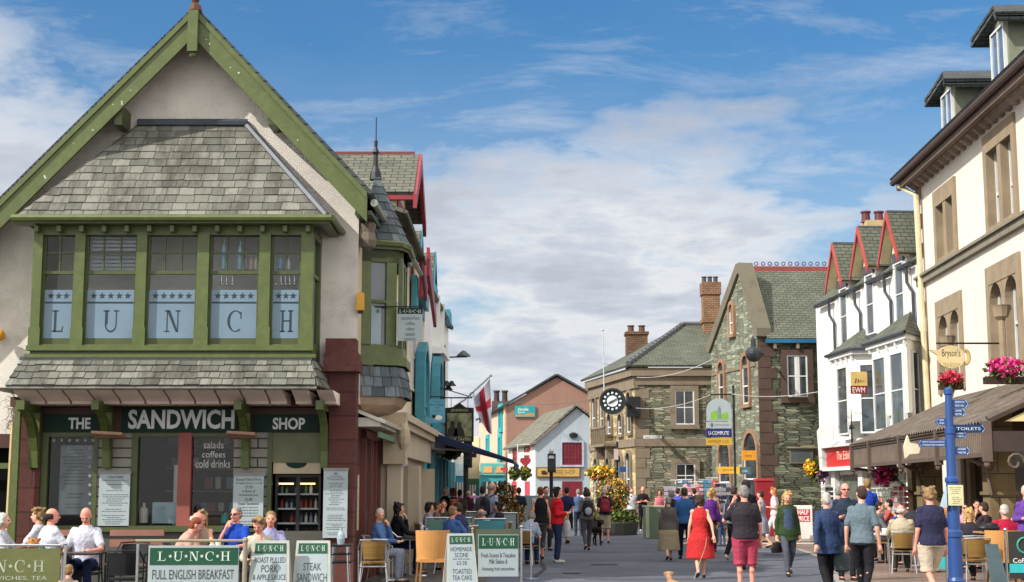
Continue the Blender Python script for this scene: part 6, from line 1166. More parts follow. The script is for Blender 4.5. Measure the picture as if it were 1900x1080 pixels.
def finish(o, vox, it=2, disp=0., dsz=.12):
    m = o.modifiers.new('r', 'REMESH'); m.mode = 'VOXEL'; m.voxel_size = vox; m.use_smooth_shade = True
    s = o.modifiers.new('s', 'SMOOTH'); s.factor = .5; s.iterations = it
    if disp:
        if 'folds' not in bpy.data.textures: t = bpy.data.textures.new('folds', 'CLOUDS'); t.noise_scale = dsz; t.noise_depth = 2
        d = o.modifiers.new('d', 'DISPLACE'); d.texture = bpy.data.textures['folds']; d.strength = disp; d.mid_level = .5; d.texture_coords = 'GLOBAL'
NP = 0; SEATS = []
def person(px, Y, h, face, label, pose='stand', top=('short', '888888'), bot=('long', '303238'), hair=('brown', 'short'), arms=('down', 'down'), skin='p', girth=1., lean=0, look=0, nod=0, seat=.45, phase=1, shoes=None, group=None, x=None, glasses=False, cap=None, female=False, z0=0., legout=.4):
    global NP; NP += 1
    X = G(px, Y) if x is None else x; k = h/1.74; vox = max(.013, Y*.00045)
    root = thing('person', label, 'person', group, loc=(X, Y, z0)); f = R(face); g_ = girth
    sit = pose == 'sit'
    if sit: SEATS.append((X, Y, face, seat, label))
    pz = (seat+.09)/k if sit else .93
    if pose == 'walk': pz = .915
    pel = V((0, 0, pz)); ln = Matrix.Rotation(-R(lean), 3, 'X')
    def up(v): return pel+ln @ (V(v)-V((0, 0, .93)))            # torso points in standing coordinates
    sw_ = (.142 if female else .163)*(.5+.5*g_); T = lambda v: rotz(V(v)*k, f)+V((X, Y, z0))
    sh = {s: up((s*sw_, 0, 1.395)) for s in (-1, 1)}; nk = up((0, .0, 1.49)); hd0 = up((0, .025, 1.63))
    leg = {}
    for s in (-1, 1):
        hip = pel+V((s*.09*g_, 0, -.03))
        if sit: kn = V((s*.11, .43, pz-.0)); an = V((s*.12, legout, .08))
        elif pose == 'walk':
            fr_ = s*phase > 0; kn = V((s*.09, .20 if fr_ else .0, .50)); an = V((s*.085, .27 if fr_ else -.33, .085 if fr_ else .16))
        else: kn = V((s*.10, .02, .49)); an = V((s*.105, -.02, .08))
        leg[s] = (hip, kn, an)
    arm = {}
    for s, a in ((-1, arms[0]), (1, arms[1])):
        e, w_ = ARMS[a]; el = sh[s]+ln @ V((s*e[0], e[1], e[2])); wr = el+(ln if a in ('down', 'back', 'behind') else Matrix.Identity(3)) @ V((s*w_[0], w_[1], w_[2])); arm[s] = (sh[s], el, wr, w_)
    Rz = Matrix.Rotation(f, 3, 'Z'); TL = Rz @ ln
    def torso(b, e, zlo, zhi=1.46, flare=0., ch=1.):
        prof = [(.80, .150, .105), (.88, .172*(.95+.05*g_), .118), (.96, .165, .115), (1.06, .140 if female else .150, .102), (1.16, .148 if female else .160, .108), (1.28, .165 if female else .178, .118*ch), (1.37, .148 if female else .165, .102), (1.42, .112, .085), (1.455, .078, .07), (1.49, .06, .058)]
        out = []
        for z, rx, ry in prof:
            if z < zlo-.001 or z > zhi+.03: continue
            fl = flare*max(0, (1.1-z)); out.append((T(up((0, .0, z))), (rx*g_+e+fl)*k, (ry*(g_**1.3)+e+fl)*k))
        if zlo < .8: out.insert(0, (T(up((0, 0, zlo))), (.165*g_+e+flare*(1.1-zlo))*k, (.115*g_+e+flare*(1.1-zlo))*k))
        b.rings(out, 16, TL)
    # body: one continuous skin surface
    B_ = Body(); torso(B_, -.012, .93)
    for s in (-1, 1):
        hp, kn, an = leg[s]; B_.limb(T(hp), T(kn), .078*g_*k, .05*k); B_.limb(T(kn), T(an), .05*k, .034*k)
        q = kn.lerp(an, .3)+V((0, -.012, 0)); B_.ball(T(q), .053*k)
        fwd = V((0, 1, 0)); B_.limb(T(an+V((0, -.02, -.03))), T(an+V((s*.01, .15, -.045))), .032*k, .026*k)
        a0, el, wr, w_ = arm[s]; B_.limb(T(a0+V((-s*.02, 0, 0))), T(el), .05*g_*k, .037*k); B_.limb(T(el), T(wr), .037*k, .025*k); B_.ball(T(a0), .056*g_*k)
        d = (wr-el).normalized(); side = V((1, 0, 0))*(-s) if abs(d.x) < .8 else V((0, 0, 1)); side = (side-d*side.dot(d)).normalized(); nrm = d.cross(side)
        palm = wr+d*.05; B_.tube([T(wr), T(wr+d*.03), T(wr+d*.085)], [.026*k, .034*k, .03*k], 8)
        for i in range(4):
            o_ = side*(-.024+.016*i); L_ = (.062, .075, .07, .055)[i]; cu = nrm*(.012+.006*i)*(1 if s > 0 else -1)
            B_.tube([T(wr+d*.07+o_), T(wr+d*(.08+L_*.5)+o_*1.15+cu*.5), T(wr+d*(.08+L_)+o_*1.1+cu*1.8)], [.0115*k, .0105*k, .009*k], 6)
        B_.tube([T(wr+d*.02+side*.02), T(wr+d*.055+side*.05), T(wr+d*.085+side*.055)], [.014*k, .012*k, .01*k], 6)
    # head
    HR = Matrix.Rotation(f+R(look), 3, 'Z') @ Matrix.Rotation(-R(nod), 3, 'X'); HC = T(hd0)
    def H(v): return HC+HR @ (V(v)*k)
    B_.limb(T(nk+V((0, -.01, -.05))), H((0, -.02, -.06)), .058*k*(.9+.1*g_), .052*k)
    for c, r in (((0, -.012, .03), (.076, .094, .092)), ((0, .015, -.03), (.062, .078, .085)), ((0, .045, -.082), (.036, .034, .03)), ((0, .075, .025), (.05, .02, .018)), ((-.03, .06, -.03), (.028, .025, .03)), ((.03, .06, -.03), (.028, .025, .03))): B_.ball(H(c), tuple(q*k for q in r), 0, 14, 10, HR)
    B_.tube([H((0, .088, .02)), H((0, .112, -.022)), H((0, .09, -.03))], [.009*k, .016*k, .012*k], 8)
    for s in (-1, 1): B_.ball(H((s*.078, -.005, -.005)), (.012*k, .02*k, .032*k), 0, 8, 6, HR)
    finish(B_.build('body', SKIN[skin], root), vox, 1)
    facing = cos(f+R(look)) < .35
    if facing and Y < 50:
        for s in (-1, 1): e = MB(); e.ball(H((s*.031, .089, .008)), (.013*k, .009*k, .008*k), 0, 8, 5, HR); e.build('eye', EYE, root, True)
        e = MB(); e.ball(H((0, .094, -.055)), (.024*k, .009*k, .007*k), 0, 8, 5, HR); e.build('lips', LIPS, root, True)
    if glasses:
        e = MB(); 
        for s in (-1, 1): e.ball(H((s*.033, .096, .008)), (.03*k, .008*k, .02*k), 0, 10, 6, HR); e.tube([H((s*.06, .085, .014)), H((s*.082, .0, .012))], .005*k, 5)
        e.tube([H((-.02, .1, .012)), H((.02, .1, .012))], .004*k, 4); e.build('sunglasses', BLACK, root)
    # hair
    hc, hs = hair
    if hs != 'bald':
        hb = Body(); r_ = random.Random(NP)
        def cap_(zlo, e, back=0):
            for j in range(8):
                for i in range(16):
                    th0, th1 = pi*.5*j/8*zlo, pi*.5*(j+1)/8*zlo
            hb.ball(H((0, -.02, .045)), ((.082+e)*k, (.094+e)*k, (.088+e)*k), 0, 16, 10, HR); hb.ball(H((0, -.045, .0)), ((.08+e)*k, (.075+e)*k, (.09+e)*k), 0, 14, 9, HR)
        cap_(1, .0)
        if hs == 'balding':
            hb = Body(); hb.ball(H((0, -.036, .005)), (.086*k, .078*k, .052*k), 0, 14, 9, HR); [hb.ball(H((.076*cos(a_), -.022+.09*sin(a_), .0)), (.03*k, .032*k, .048*k), 0, 8, 6, HR) for a_ in [R(q_) for q_ in range(165, 380, 18)]]
        if hs == 'bun': hb.ball(H((0, -.11, .06)), .05*k)
        if hs in ('curly', 'bob', 'long', 'vlong'):
            nn_ = 14 if hs == 'curly' else 8
            for i in range(26 if hs == 'curly' else 10):
                a = r_.uniform(0, 2*pi); zz = r_.uniform(-.05, .13); 
                if sin(a) > .45 and zz < .07: continue
                hb.ball(H((.085*cos(a), -.015+.095*sin(a), zz)), r_.uniform(.022, .036)*k, 0, 8, 5)
        if hs in ('bob', 'long', 'vlong'):
            L_ = {'bob': .1, 'long': .2, 'vlong': .3}[hs]
            for s in (-1, 0, 1):
                for j in range(6):
                    t = j/5; hb.ball(H((s*(.068+.012*sin(t*3)), -.05-.015*t+(.03 if s else -.015)*(1-t*.5), .02-t*L_)), (.034*k, .04*k, .045*k), 0, 8, 6, HR)
        ho = hb.build('hair', hairm(hc), root); finish(ho, vox*.9, 1, .02 if hs in ('curly', 'long', 'vlong', 'bob') else .008, .04)
    if cap:
        e = MB(); e.ball(H((0, -.015, .062)), (.092*k, .105*k, .072*k), 0, 14, 8, HR); e.ball(H((0, .1, .05)), (.065*k, .07*k, .012*k), 0, 12, 5, HR); e.build('cap', M(cap, .7), root, True)
    # top
    st, c = top; tb = Body(); e = .016
    zlo = {'short': .86, 'long': .86, 'none': .86, 'coat': .70, 'cardi': .74, 'dress': .86, 'tunic': .70, 'vest': .86}[st]
    torso(tb, e, zlo if not sit else max(zlo, .88), 1.47, .12 if st in ('coat', 'cardi', 'tunic') else .05)
    for s in (-1, 1):
        a0, el, wr, w_ = arm[s]
        if st in ('none', 'dress', 'vest') : tb.ball(T(a0+V((-s*.03, 0, 0))), .05*g_*k); continue
        tb.ball(T(a0), .060*g_*k)
        if st in ('short', 'tunic'): tb.limb(T(a0+V((-s*.02, 0, 0))), T(a0.lerp(el, .72)), .060*g_*k, .064*k)
        else: tb.limb(T(a0+V((-s*.02, 0, 0))), T(el), .060*g_*k, .054*k); tb.limb(T(el), T(el.lerp(wr, .96)), .054*k, .042*k)
    to = tb.build({'short': 't_shirt', 'long': 'shirt', 'none': 'vest_top', 'vest': 'vest_top', 'coat': 'coat', 'cardi': 'cardigan', 'dress': 'dress_bodice', 'tunic': 'tunic'}[st], cloth(c) if isinstance(c, str) else c, root); finish(to, vox, 2, .016)
    # bottoms
    bt, c = bot; bb = Body()
    if bt in ('skirt', 'midi', 'dress'):
        hem = {'skirt': .45, 'midi': .28, 'dress': .42}[bt]; rs = []
        for t in (0, .15, .4, .7, 1): z = 1.05-(1.05-hem)*t; rs.append((T((0, .01*t, z)), (.15+.07*min(1, t*2.5)*g_+.07*t)*k*(.5+.5*g_), (.11+.06*min(1, t*2.5)+.07*t)*k*(.5+.5*g_)))
        bb.rings(rs[::-1], 20, Rz)
    else:
        pr = [(T(pel+V((0, 0, .11))), (.152*g_+.012)*k, (.108*g_+.016)*k), (T(pel+V((0, 0, .0))), (.172*g_+.012)*k, (.122*g_+.016)*k), (T(pel+V((0, .0, -.08))), (.165*g_+.012)*k, (.12*g_+.01)*k)]
        bb.rings(pr[::-1], 16, Rz)
        for s in (-1, 1):
            hp, kn, an = leg[s]; w2 = 1.25 if bt in ('shorts', 'baggy') else 1.0; le = {'shorts': 0, 'capri': .45, 'long': .93, 'baggy': .95, 'slim': .95}[bt]
            if bt == 'shorts': kk = hp.lerp(kn, .92); bb.limb(T(hp), T(kk), .105*g_*k, .092*k); bb.rings([(T(kk+V((0, 0, -.06))) if not sit else T(kk), .1*k, .1*k), (T(kk+V((0, 0, .05))), .09*k, .09*k)], 14)
            else: bb.limb(T(hp), T(kn), .096*g_*k, .07*w2*k); bb.limb(T(kn), T(kn.lerp(an, le)), .07*w2*k, (.046 if bt == 'slim' else .058)*w2*k)
    bo = bb.build({'skirt': 'skirt', 'midi': 'skirt', 'dress': 'dress_skirt', 'shorts': 'shorts', 'capri': 'cropped_trousers'}.get(bt, 'trousers'), cloth(c), root); finish(bo, vox, 2, .014)
    for s in (-1, 1):
        an = leg[s][2]; tilt = -.05 if (pose == 'walk' and s*phase < 0) else 0
        sb = MB(); sb.rings = None; b2 = Body(); b2.limb(T(an+V((0, -.03, -.045))), T(an+V((s*.01, .16, -.055+tilt))), .038*k, .032*k); b2.build('shoe', SHOEW if shoes == 'w' else SHOEB if not shoes else M(shoes, .6), root, True)
    return root, T, H, arm, f, k
def backpack(r, c, label, c2='30343c'):
    root, T, H, arm, f, k = r; Rz = Matrix.Rotation(f, 3, 'Z'); o = thing('backpack', label, 'backpack', loc=T((0, -.2, 1.1)))
    b = Body(); b.rings([(T((0, -.2, z)), rx*k, ry*k) for z, rx, ry in ((.98, .1, .06), (1.0, .145, .085), (1.15, .155, .1), (1.32, .14, .085), (1.4, .08, .05))], 16, Rz); q = b.build('bag', M(c, .7, .2, 30, .1, 5), o, True)
    b = MB(); b.ball(T((0, -.285, 1.1)), (.1*k, .035*k, .11*k), 0, 12, 8, Rz); b.build('pocket', M(c2, .7), o, True)
    for s in (-1, 1): b = MB(); b.tube([T((s*.1, -.16, 1.4)), T((s*.12, -.02, 1.475)), T((s*.13, .13, 1.36)), T((s*.14, .1, 1.12)), T((s*.13, -.14, 1.02))], .018, 6); b.build('strap', M(c2, .7), o)
    return o
def handbag(r, s, c, label, drop=.32, size=(.16, .07, .13), shoulder=False, plastic=False):
    root, T, H, arm, f, k = r; a0, el, wr, w_ = arm[s]; Rz = Matrix.Rotation(f, 3, 'Z'); p = T(wr+V((s*.01, .02, -.08-drop))) if not shoulder else T((s*.27, -.03, .92)); o = thing('carrier_bag' if plastic else 'handbag', label, 'bag', loc=p)
    b = Body(); b.rings([(p+V((0, 0, z*size[2])), size[0]*rx, size[1]*rx) for z, rx in ((-1, .7), (-.85, .95), (0, 1), (.7, .85), (1, .6))], 14, Rz @ Matrix.Rotation(pi/2 if shoulder else .4, 3, 'Z')); b.build('bag', M(c, .5, .3, 20, .12, 6), o, True)
    b = MB(); topp = T(wr+V((0, 0, -.07))) if not shoulder else T((s*.17, 0, 1.47)); 
    for q in (-.5, .5): off = Rz @ V((0, q*size[0]*.7, 0)); b.tube([p+V((0, 0, size[2]*.9))+off, topp], .01, 5)
    b.build('strap', M(c, .5), o); return o
# ---------------- the crowd ----------------
pp = person
# middle of the street
pp(1003, 35.3, 1.74, 8, 'person in a black sleeveless top and grey cropped trousers walking away, back to the camera', 'walk', ('vest', '1a1a1e'), ('capri', '55524f'), ('red', 'bun'), ('bent', 'down'), female=True, skin='r')
pp(1013, 41, 1.76, 200, 'person with brown hair half hidden behind the one in the black sleeveless top', 'stand', ('short', '5c4a44'), ('long', '2c2c34'), ('brown', 'short'), ('bent', 'down'))
a = pp(1034, 33.9, 1.72, 275, 'person in a bright red hooded top and blue jeans standing side on', 'stand', ('long', 'b81c28'), ('long', '25324c'), ('dark', 'bob'), ('bent', 'bent'), shoes='w', female=True, girth=1.12, glasses=False)
handbag(a, -1, 'a8844c', 'tan shoulder bag carried by the person in the red top', .0, (.15, .07, .12)); handbag(a, 1, 'a8a8ac', 'pale plastic carrier bag held by the person in the red top', .28, (.15, .08, .2), plastic=True)
pp(1052, 46, 1.78, 345, 'person in a navy top with pale stripes and black shorts', 'walk', ('short', '222c4c'), ('shorts', '17171a'), ('dark', 'short'), ('down', 'behind'), skin='t', phase=-1)
pp(1073, 55, 1.72, 10, 'person in a dull blue top further up the street beyond the striped top', 'stand', ('short', '4a5c7c'), ('long', '2c3442'), ('grey', 'short'))
pp(1087, 58, 1.82, 180, 'person in a white shirt and dark glasses facing the camera far up the street', 'walk', ('short', 'c0c4c8'), ('long', '3c4046'), ('dark', 'short'), glasses=True)
a = pp(1089, 41, 1.72, 5, 'person in a patterned jacket and slim grey trousers with a grey rucksack', 'walk', ('long', '6a625c'), ('slim', '4a4850'), ('brown', 'bob'), ('bent', 'bent'), female=True)
backpack(a, '1c1e26', 'small black and pale grey rucksack on the walker in grey trousers', '9a9aa4')
a = pp(1122, 47, 1.74, 0, 'person in a dark t-shirt and beige shorts with a red rucksack', 'stand', ('short', '2a2830'), ('shorts', 'a89a80'), ('white', 'short'), ('down', 'bent'))
backpack(a, '7c1c2c', 'dark red rucksack on the person in beige shorts', '8c2434')
pp(1172, 61, 1.78, 190, 'person in a white shirt and khaki trousers standing by the orange planter', 'stand', ('short', 'bcc0c4'), ('long', '6a5f4e'), ('brown', 'short'), ('bent', 'bent'))
pp(1193, 61, 1.84, 180, 'bald person all in black with folded arms beside the clock building', 'stand', ('short', '1a1a1e'), ('long', '17171b'), ('grey', 'bald'), ('cross', 'cross'), skin='r', shoes='w')
pp(1224, 58, 1.68, 175, 'person in a pink checked top and sunglasses behind the green bin', 'stand', ('vest', 'b8606c'), ('long', 'b8a890'), ('brown', 'bob'), glasses=True, female=True, skin='r')
pp(1240, 34.8, 1.50, 2, 'elderly person in a long grey brown cardigan over a beige skirt, back to the camera', 'walk', ('cardi', '56504e'), ('midi', '8c8066'), ('grey', 'short'), ('down', 'down'), female=True, girth=1.12)
pp(1246, 44, 1.66, 5, 'grey haired person in a dark violet jacket ahead of the elderly one', 'stand', ('long', '2c2836'), ('long', '2a2a30'), ('grey', 'bob'), female=True)
pp(1258, 50, 1.74, 300, 'dark haired youth in a violet blue t-shirt by the postcard racks', 'stand', ('short', '4448a0'), ('long', '1e2028'), ('dark', 'short'), ('bent', 'bent'))
pp(1270, 35.5, 1.72, 0, 'person in a mid blue shirt and dark navy jeans, back to the camera', 'walk', ('short', '2d5684'), ('long', '1b2438'), ('brown', 'short'), girth=1.12, phase=-1)
pp(1288, 52, 1.74, 20, 'person in dark clothes at the postcard racks between blue shirt and red dress', 'stand', ('long', '1e1c22'), ('long', '1e1c22'), ('dark', 'short'))
a = pp(1298, 27.6, 1.56, 358, 'person in a sleeveless red dress walking away with a black shoulder bag', 'walk', ('dress', 'b02c2c'), ('dress', 'b02c2c'), ('brown', 'bob'), ('down', 'back'), female=True, girth=1.1)
handbag(a, 1, '141416', 'large black shoulder bag of the person in the red dress', 0, (.2, .08, .17), shoulder=True)
pp(1318, 40, 1.66, 5, 'blonde person in a purple hooded top seen past the red dress', 'stand', ('long', '5a2c78'), ('long', '3a1c34'), ('blond', 'bob'), female=True)
pp(1323, 46, 1.74, 15, 'blonde person in a pale pink top beyond the purple hooded top', 'stand', ('none', 'c09890'), ('long', '4a4440'), ('blond', 'long'), female=True)
pp(1339, 44, 1.12, 20, 'small child in a navy vest and jeans', 'stand', ('short', '20264a'), ('long', '3c5070'), ('brown', 'short'))
a = pp(1362, 34.5, 1.76, 330, 'person in a grey jacket and black trousers striding behind the phone caller', 'walk', ('long', '6c7074'), ('long', '16171c'), ('brown', 'short'), ('down', 'back'), shoes='w')
backpack(a, '1c2434', 'dark navy rucksack half hidden behind the phone caller')
pp(1385, 31, 1.86, 20, 'tall dark haired person in a black jacket just behind the phone caller', 'stand', ('long', '14141a'), ('long', '1a1a20'), ('dark', 'short'), skin='d')
a = pp(1381, 23.6, 1.70, 8, 'person in a charcoal t-shirt and pink cargo shorts holding a phone to the ear', 'stand', ('short', '2e2a30'), ('shorts', 'a03c50'), ('grey', 'short'), ('phone', 'down'), girth=1.22, skin='r')
mb = MB(); w_ = a[1](a[3][-1][2]+V((0, 0, .08))); mb.fr = FR(w_.x, w_.y, 20); mb.box(-.035, .035, .012, -.0, w_.z-.06, w_.z+.07); tag(mb.build('mobile_phone', BLACK), 'black phone held to the ear by the person in pink shorts', 'phone')
pp(1412, 42, 1.66, 60, 'person in a grey and white sleeveless dress hurrying left', 'walk', ('dress', '9a9aac'), ('skirt', '9a9aac'), ('brown', 'short'), female=True)
pp(1437, 47, 1.76, 80, 'long haired blonde person in a white top and white trousers', 'walk', ('short', 'c8b8bc'), ('long', 'c8c4c0'), ('ginger', 'long'), ('bent', 'down'), female=True)
a = pp(1460, 28.6, 1.62, 183, 'person with long fair hair in an open green cardigan walking to the camera', 'walk', ('cardi', '2c3c22'), ('long', '4c4e5a'), ('blond', 'vlong'), ('down', 'down'), female=True, girth=1.08, nod=18)
handbag(a, 1, '201614', 'small black handbag held by the person in the green cardigan', .18, (.14, .06, .1))
mb = MB(); r_, T_, H_, A_, f_, k_ = a; b = Body(); b.rings([(T_((0, .08, z)), .115*k_, .075*k_) for z in (.84, .95, 1.1, 1.25, 1.38)], 12, Matrix.Rotation(f_, 3, 'Z')); o = b.build('under_top', cloth('3c4a62'), r_, True)
a = pp(1533, 22.6, 1.60, 4, 'white haired person in a blue cardigan and black trousers, back to the camera at right', 'walk', ('cardi', '2b3a58'), ('long', '1c1a1c'), ('white', 'short'), ('back', 'down'), female=True, girth=1.1)
handbag(a, 1, '3c4648', 'dark grey gathered bag hanging from the hand of the person in the blue cardigan', .12, (.15, .09, .2))
pp(1556, 33, 1.72, 340, 'person in a mauve grey top partly hidden behind the man in sunglasses', 'stand', ('long', '6c6478'), ('long', '3c3c46'), ('grey', 'short'))
pp(1568, 27, 1.76, 182, 'bald person in sunglasses and a dark navy shirt facing the camera', 'stand', ('short', '26303f'), ('long', '22252c'), ('grey', 'bald'), ('down', 'bent'), glasses=True, skin='r', girth=1.12)
a = pp(1598, 22, 1.70, 335, 'dark haired person in a grey t-shirt and black jeans holding a green bag', 'walk', ('short', '5c6a72'), ('slim', '1e1d22'), ('brown', 'short'), ('down', 'down'), look=35, phase=-1)
gb_ = handbag(a, 1, '0d9a3c', 'bright green carrier bag held low by the person in the grey t-shirt', .12, (.07, .05, .15), plastic=True); gb_.location.x = G(1594, 22.5); gb_.location.y += .3
pp(1610, 35.5, 1.92, 8, 'fair haired person in a royal blue t-shirt by the red shop front', 'stand', ('short', '2447a8'), ('long', '26304a'), ('dirty', 'short'))
pp(1725, 21.5, 1.68, 10, 'curly fair haired person in a navy t-shirt and cream shorts, back to the camera', 'walk', ('short', '2a2b42'), ('shorts', 'b5a894'), ('dirty', 'curly'), ('down', 'down'), female=True, girth=1.22, skin='r')
pp(1904, 27, 1.72, 175, 'person in a purple top cut off by the right edge of the picture', 'stand', ('long', '5c3a86'), ('long', '2c2430'), ('white', 'short'), ('bent', 'bent'), female=True)
# far left of the street
pp(963, 48, 1.76, 350, 'person in a navy top and blue jeans standing right of the bronze planter', 'stand', ('short', '1e2234'), ('long', '38507c'), ('dark', 'short'), ('bent', 'bent'))
a = pp(912, 36.5, 1.84, 310, 'grey haired person in a pale blue shirt with a dark rucksack beside the bronze planter', 'stand', ('short', '8e94ac'), ('long', '2a2c36'), ('grey', 'balding'), ('bent', 'bent'), skin='r')
backpack(a, '1c1e28', 'dark rucksack on the person in the pale blue shirt by the bronze planter')
pp(896, 38, 1.76, 330, 'person in grey with dark hair left of the pale blue shirt', 'stand', ('long', '50545c'), ('long', '2a2c32'), ('dark', 'short'))
pp(880, 72, 1.74, 10, 'distant person in a bright blue top beyond the maroon car', 'stand', ('short', '2a7cb8'), ('long', '2c3038'), ('brown', 'short'))
pp(826, 42, 1.76, 300, 'white haired person in black standing by the turquoise columns', 'stand', ('long', '121214'), ('long', '18181c'), ('white', 'short'), ('bent', 'down'))
pp(841, 42.5, 1.72, 20, 'red haired person in a maroon top below the awning', 'stand', ('short', '5c2434'), ('long', '2a2028'), ('red', 'bob'), female=True)
pp(853, 44, 1.68, 350, 'person in a grey green top below the awning, right of the maroon top', 'stand', ('short', '6c7464'), ('long', '2c2c30'), ('brown', 'short'))
pp(868, 49, 1.70, 200, 'person in dark red next to the traffic signal', 'stand', ('long', '3a1420'), ('long', '22181c'), ('dark', 'short'))
# seated: pub tables
pp(795, 33.5, 1.68, 285, 'dark haired person in a pale mauve top seated beneath the awning', 'sit', ('short', '8e84a0'), ('long', '26262c'), ('dark', 'bob'), ('table', 'table'), female=True, seat=.5)
pp(810, 34.5, 1.70, 275, 'tanned person in dark glasses seated right of the pale mauve top', 'sit', ('short', '6a5454'), ('long', '26262c'), ('brown', 'short'), ('table', 'table'), glasses=True, skin='t', seat=.5)
pp(823, 36, 1.72, 190, 'brown haired person in grey brown seated facing the camera beneath the awning', 'sit', ('long', '4a4240'), ('long', '26262c'), ('brown', 'short'), ('table', 'chin'), skin='r', seat=.52)
pp(842, 36, 1.68, 280, 'red brown haired person in a pale green top seated beneath the awning', 'sit', ('short', '6e7464'), ('long', '26262c'), ('red', 'bob'), ('table', 'table'), female=True, seat=.55)
pp(839, 29.3, 1.70, 320, 'grey haired person in a plain blue t-shirt seated with back to the camera', 'sit', ('short', '3f5f94'), ('long', '23262e'), ('dirty', 'short'), ('table', 'table'), girth=1.15, skin='r', seat=.44)
PLAID = brick('5a5c90', 'a8a8c8', '2c3058', .05, .05, .014, .85, .1, off=0, name='checked_cloth')
pp(861, 30.5, 1.76, 65, 'dark haired person in a blue checked shirt seated leaning to the left', 'sit', ('short', PLAID), ('long', '23262e'), ('brown', 'short'), ('table', 'table'), girth=1.1, skin='t', seat=.5, lean=12, look=15)
pp(920, 33, 1.72, 75, 'balding person in a white t-shirt seated bending forward behind the barrier', 'sit', ('short', 'b4b4c0'), ('long', '2a2c36'), ('grey', 'balding'), ('table', 'table'), skin='r', seat=.42, lean=28, nod=20)
pp(926, 36, 1.70, 80, 'dark haired person seated just behind the balding one in white', 'sit', ('long', '1e2030'), ('long', '20222a'), ('dark', 'bob'), ('table', 'table'), female=True, seat=.48)
pp(976, 33, 1.68, 340, 'person in a pale grey blue top seated bending low at the end of the barrier', 'sit', ('short', '8c98a8'), ('long', '22304a'), ('grey', 'short'), ('table', 'table'), lean=35, nod=25, seat=.42)
pp(703, 26.4, 1.64, 262, 'elderly white haired person in blue seated at the small round table', 'sit', ('long', '4a6694'), ('long', '7c8494'), ('white', 'short'), ('chin', 'table'), female=True, look=-60+0, nod=12, girth=1.1)
pp(738, 29, 1.72, 285, 'person with long dark hair in a black jacket seated beside the white shop pilaster', 'sit', ('long', '17161a'), ('long', '26284c'), ('dark', 'vlong'), ('chin', 'table'), female=True, seat=.5, girth=1.1)
# seated: sandwich shop terrace
pp(6, 22.0, 1.66, 270, 'white haired person in pale grey seated at the left edge of the picture', 'sit', ('short', 'a8a8b0'), ('long', '3c3c44'), ('white', 'bob'), ('table', 'table'), female=True, seat=.42)
pp(74, 23.6, 1.70, 90, 'curly haired person in white seated behind the balding person', 'sit', ('short', 'b4b4bc'), ('long', '3c3c44'), ('dirty', 'curly'), ('table', 'table'), female=True, seat=.45)
pp(96, 22.3, 1.74, 310, 'balding dark haired person in a white t-shirt seated with back to the camera', 'sit', ('short', 'c2c4cc'), ('long', '2c2c38'), ('dark', 'balding'), ('table', 'table'), skin='r', girth=1.25, seat=.45, look=-20)
pp(66, 19.9, 1.30, 330, 'child with curly ginger hair seated behind the left banner', 'sit', ('short', '8c8c80'), ('long', '3c3c44'), ('ginger', 'curly'), seat=.28)
pp(163, 22.0, 1.74, 185, 'bald person in a white t-shirt and blue jeans seated facing the camera', 'sit', ('short', 'bcbcc8'), ('long', '1e2848'), ('grey', 'bald'), ('table', 'lean'), skin='r', girth=1.12, nod=32, seat=.47, lean=6)
pp(326, 21.6, 1.62, 285, 'person with short coppery hair leaning over the table', 'sit', ('short', 'b8887c'), ('long', '3c3c44'), ('red', 'short'), ('table', 'table'), female=True, lean=26, nod=20, skin='r', seat=.45)
pp(346, 22.4, 1.66, 285, 'white haired pink faced person seated behind the coppery haired one', 'sit', ('short', 'a8786c'), ('long', '3c3c44'), ('white', 'balding'), ('table', 'table'), lean=14, nod=12, skin='r', seat=.45)
pp(375, 22.6, 1.64, 182, 'smiling person with long light brown hair and a sleeveless top seated facing the camera', 'sit', ('none', '9c8478'), ('long', '3c3c44'), ('dirty', 'vlong'), ('table', 'table'), female=True, seat=.47)
pp(440, 22.7, 1.72, 160, 'grey haired person in glasses and a royal blue t-shirt, hand against the cheek', 'sit', ('short', '1b3f9a'), ('long', '26262c'), ('grey', 'short'), ('table', 'chin'), skin='r', glasses=True, seat=.48, girth=1.12)
pp(488, 20.6, 1.62, 175, 'fair haired person in a cream shirt slumped with a hand over the face', 'sit', ('long', 'aea694'), ('long', '3c3c44'), ('dirty', 'curly'), ('chin', 'table'), lean=18, nod=30, skin='r', female=True, seat=.45)
pp(503, 21.9, 1.68, 190, 'brown haired person in a pale lilac shirt behind the fair haired one', 'sit', ('short', '8e8eb0'), ('long', '3c3c44'), ('dirty', 'short'), ('table', 'table'), skin='r', seat=.45, lean=8)
pp(133, 18.9, 1.15, 350, 'small child whose brown hair just shows at the bottom edge near the barrier', 'sit', ('short', '7c6c60'), ('long', '3c3c44'), ('dirty', 'short'), seat=.05)
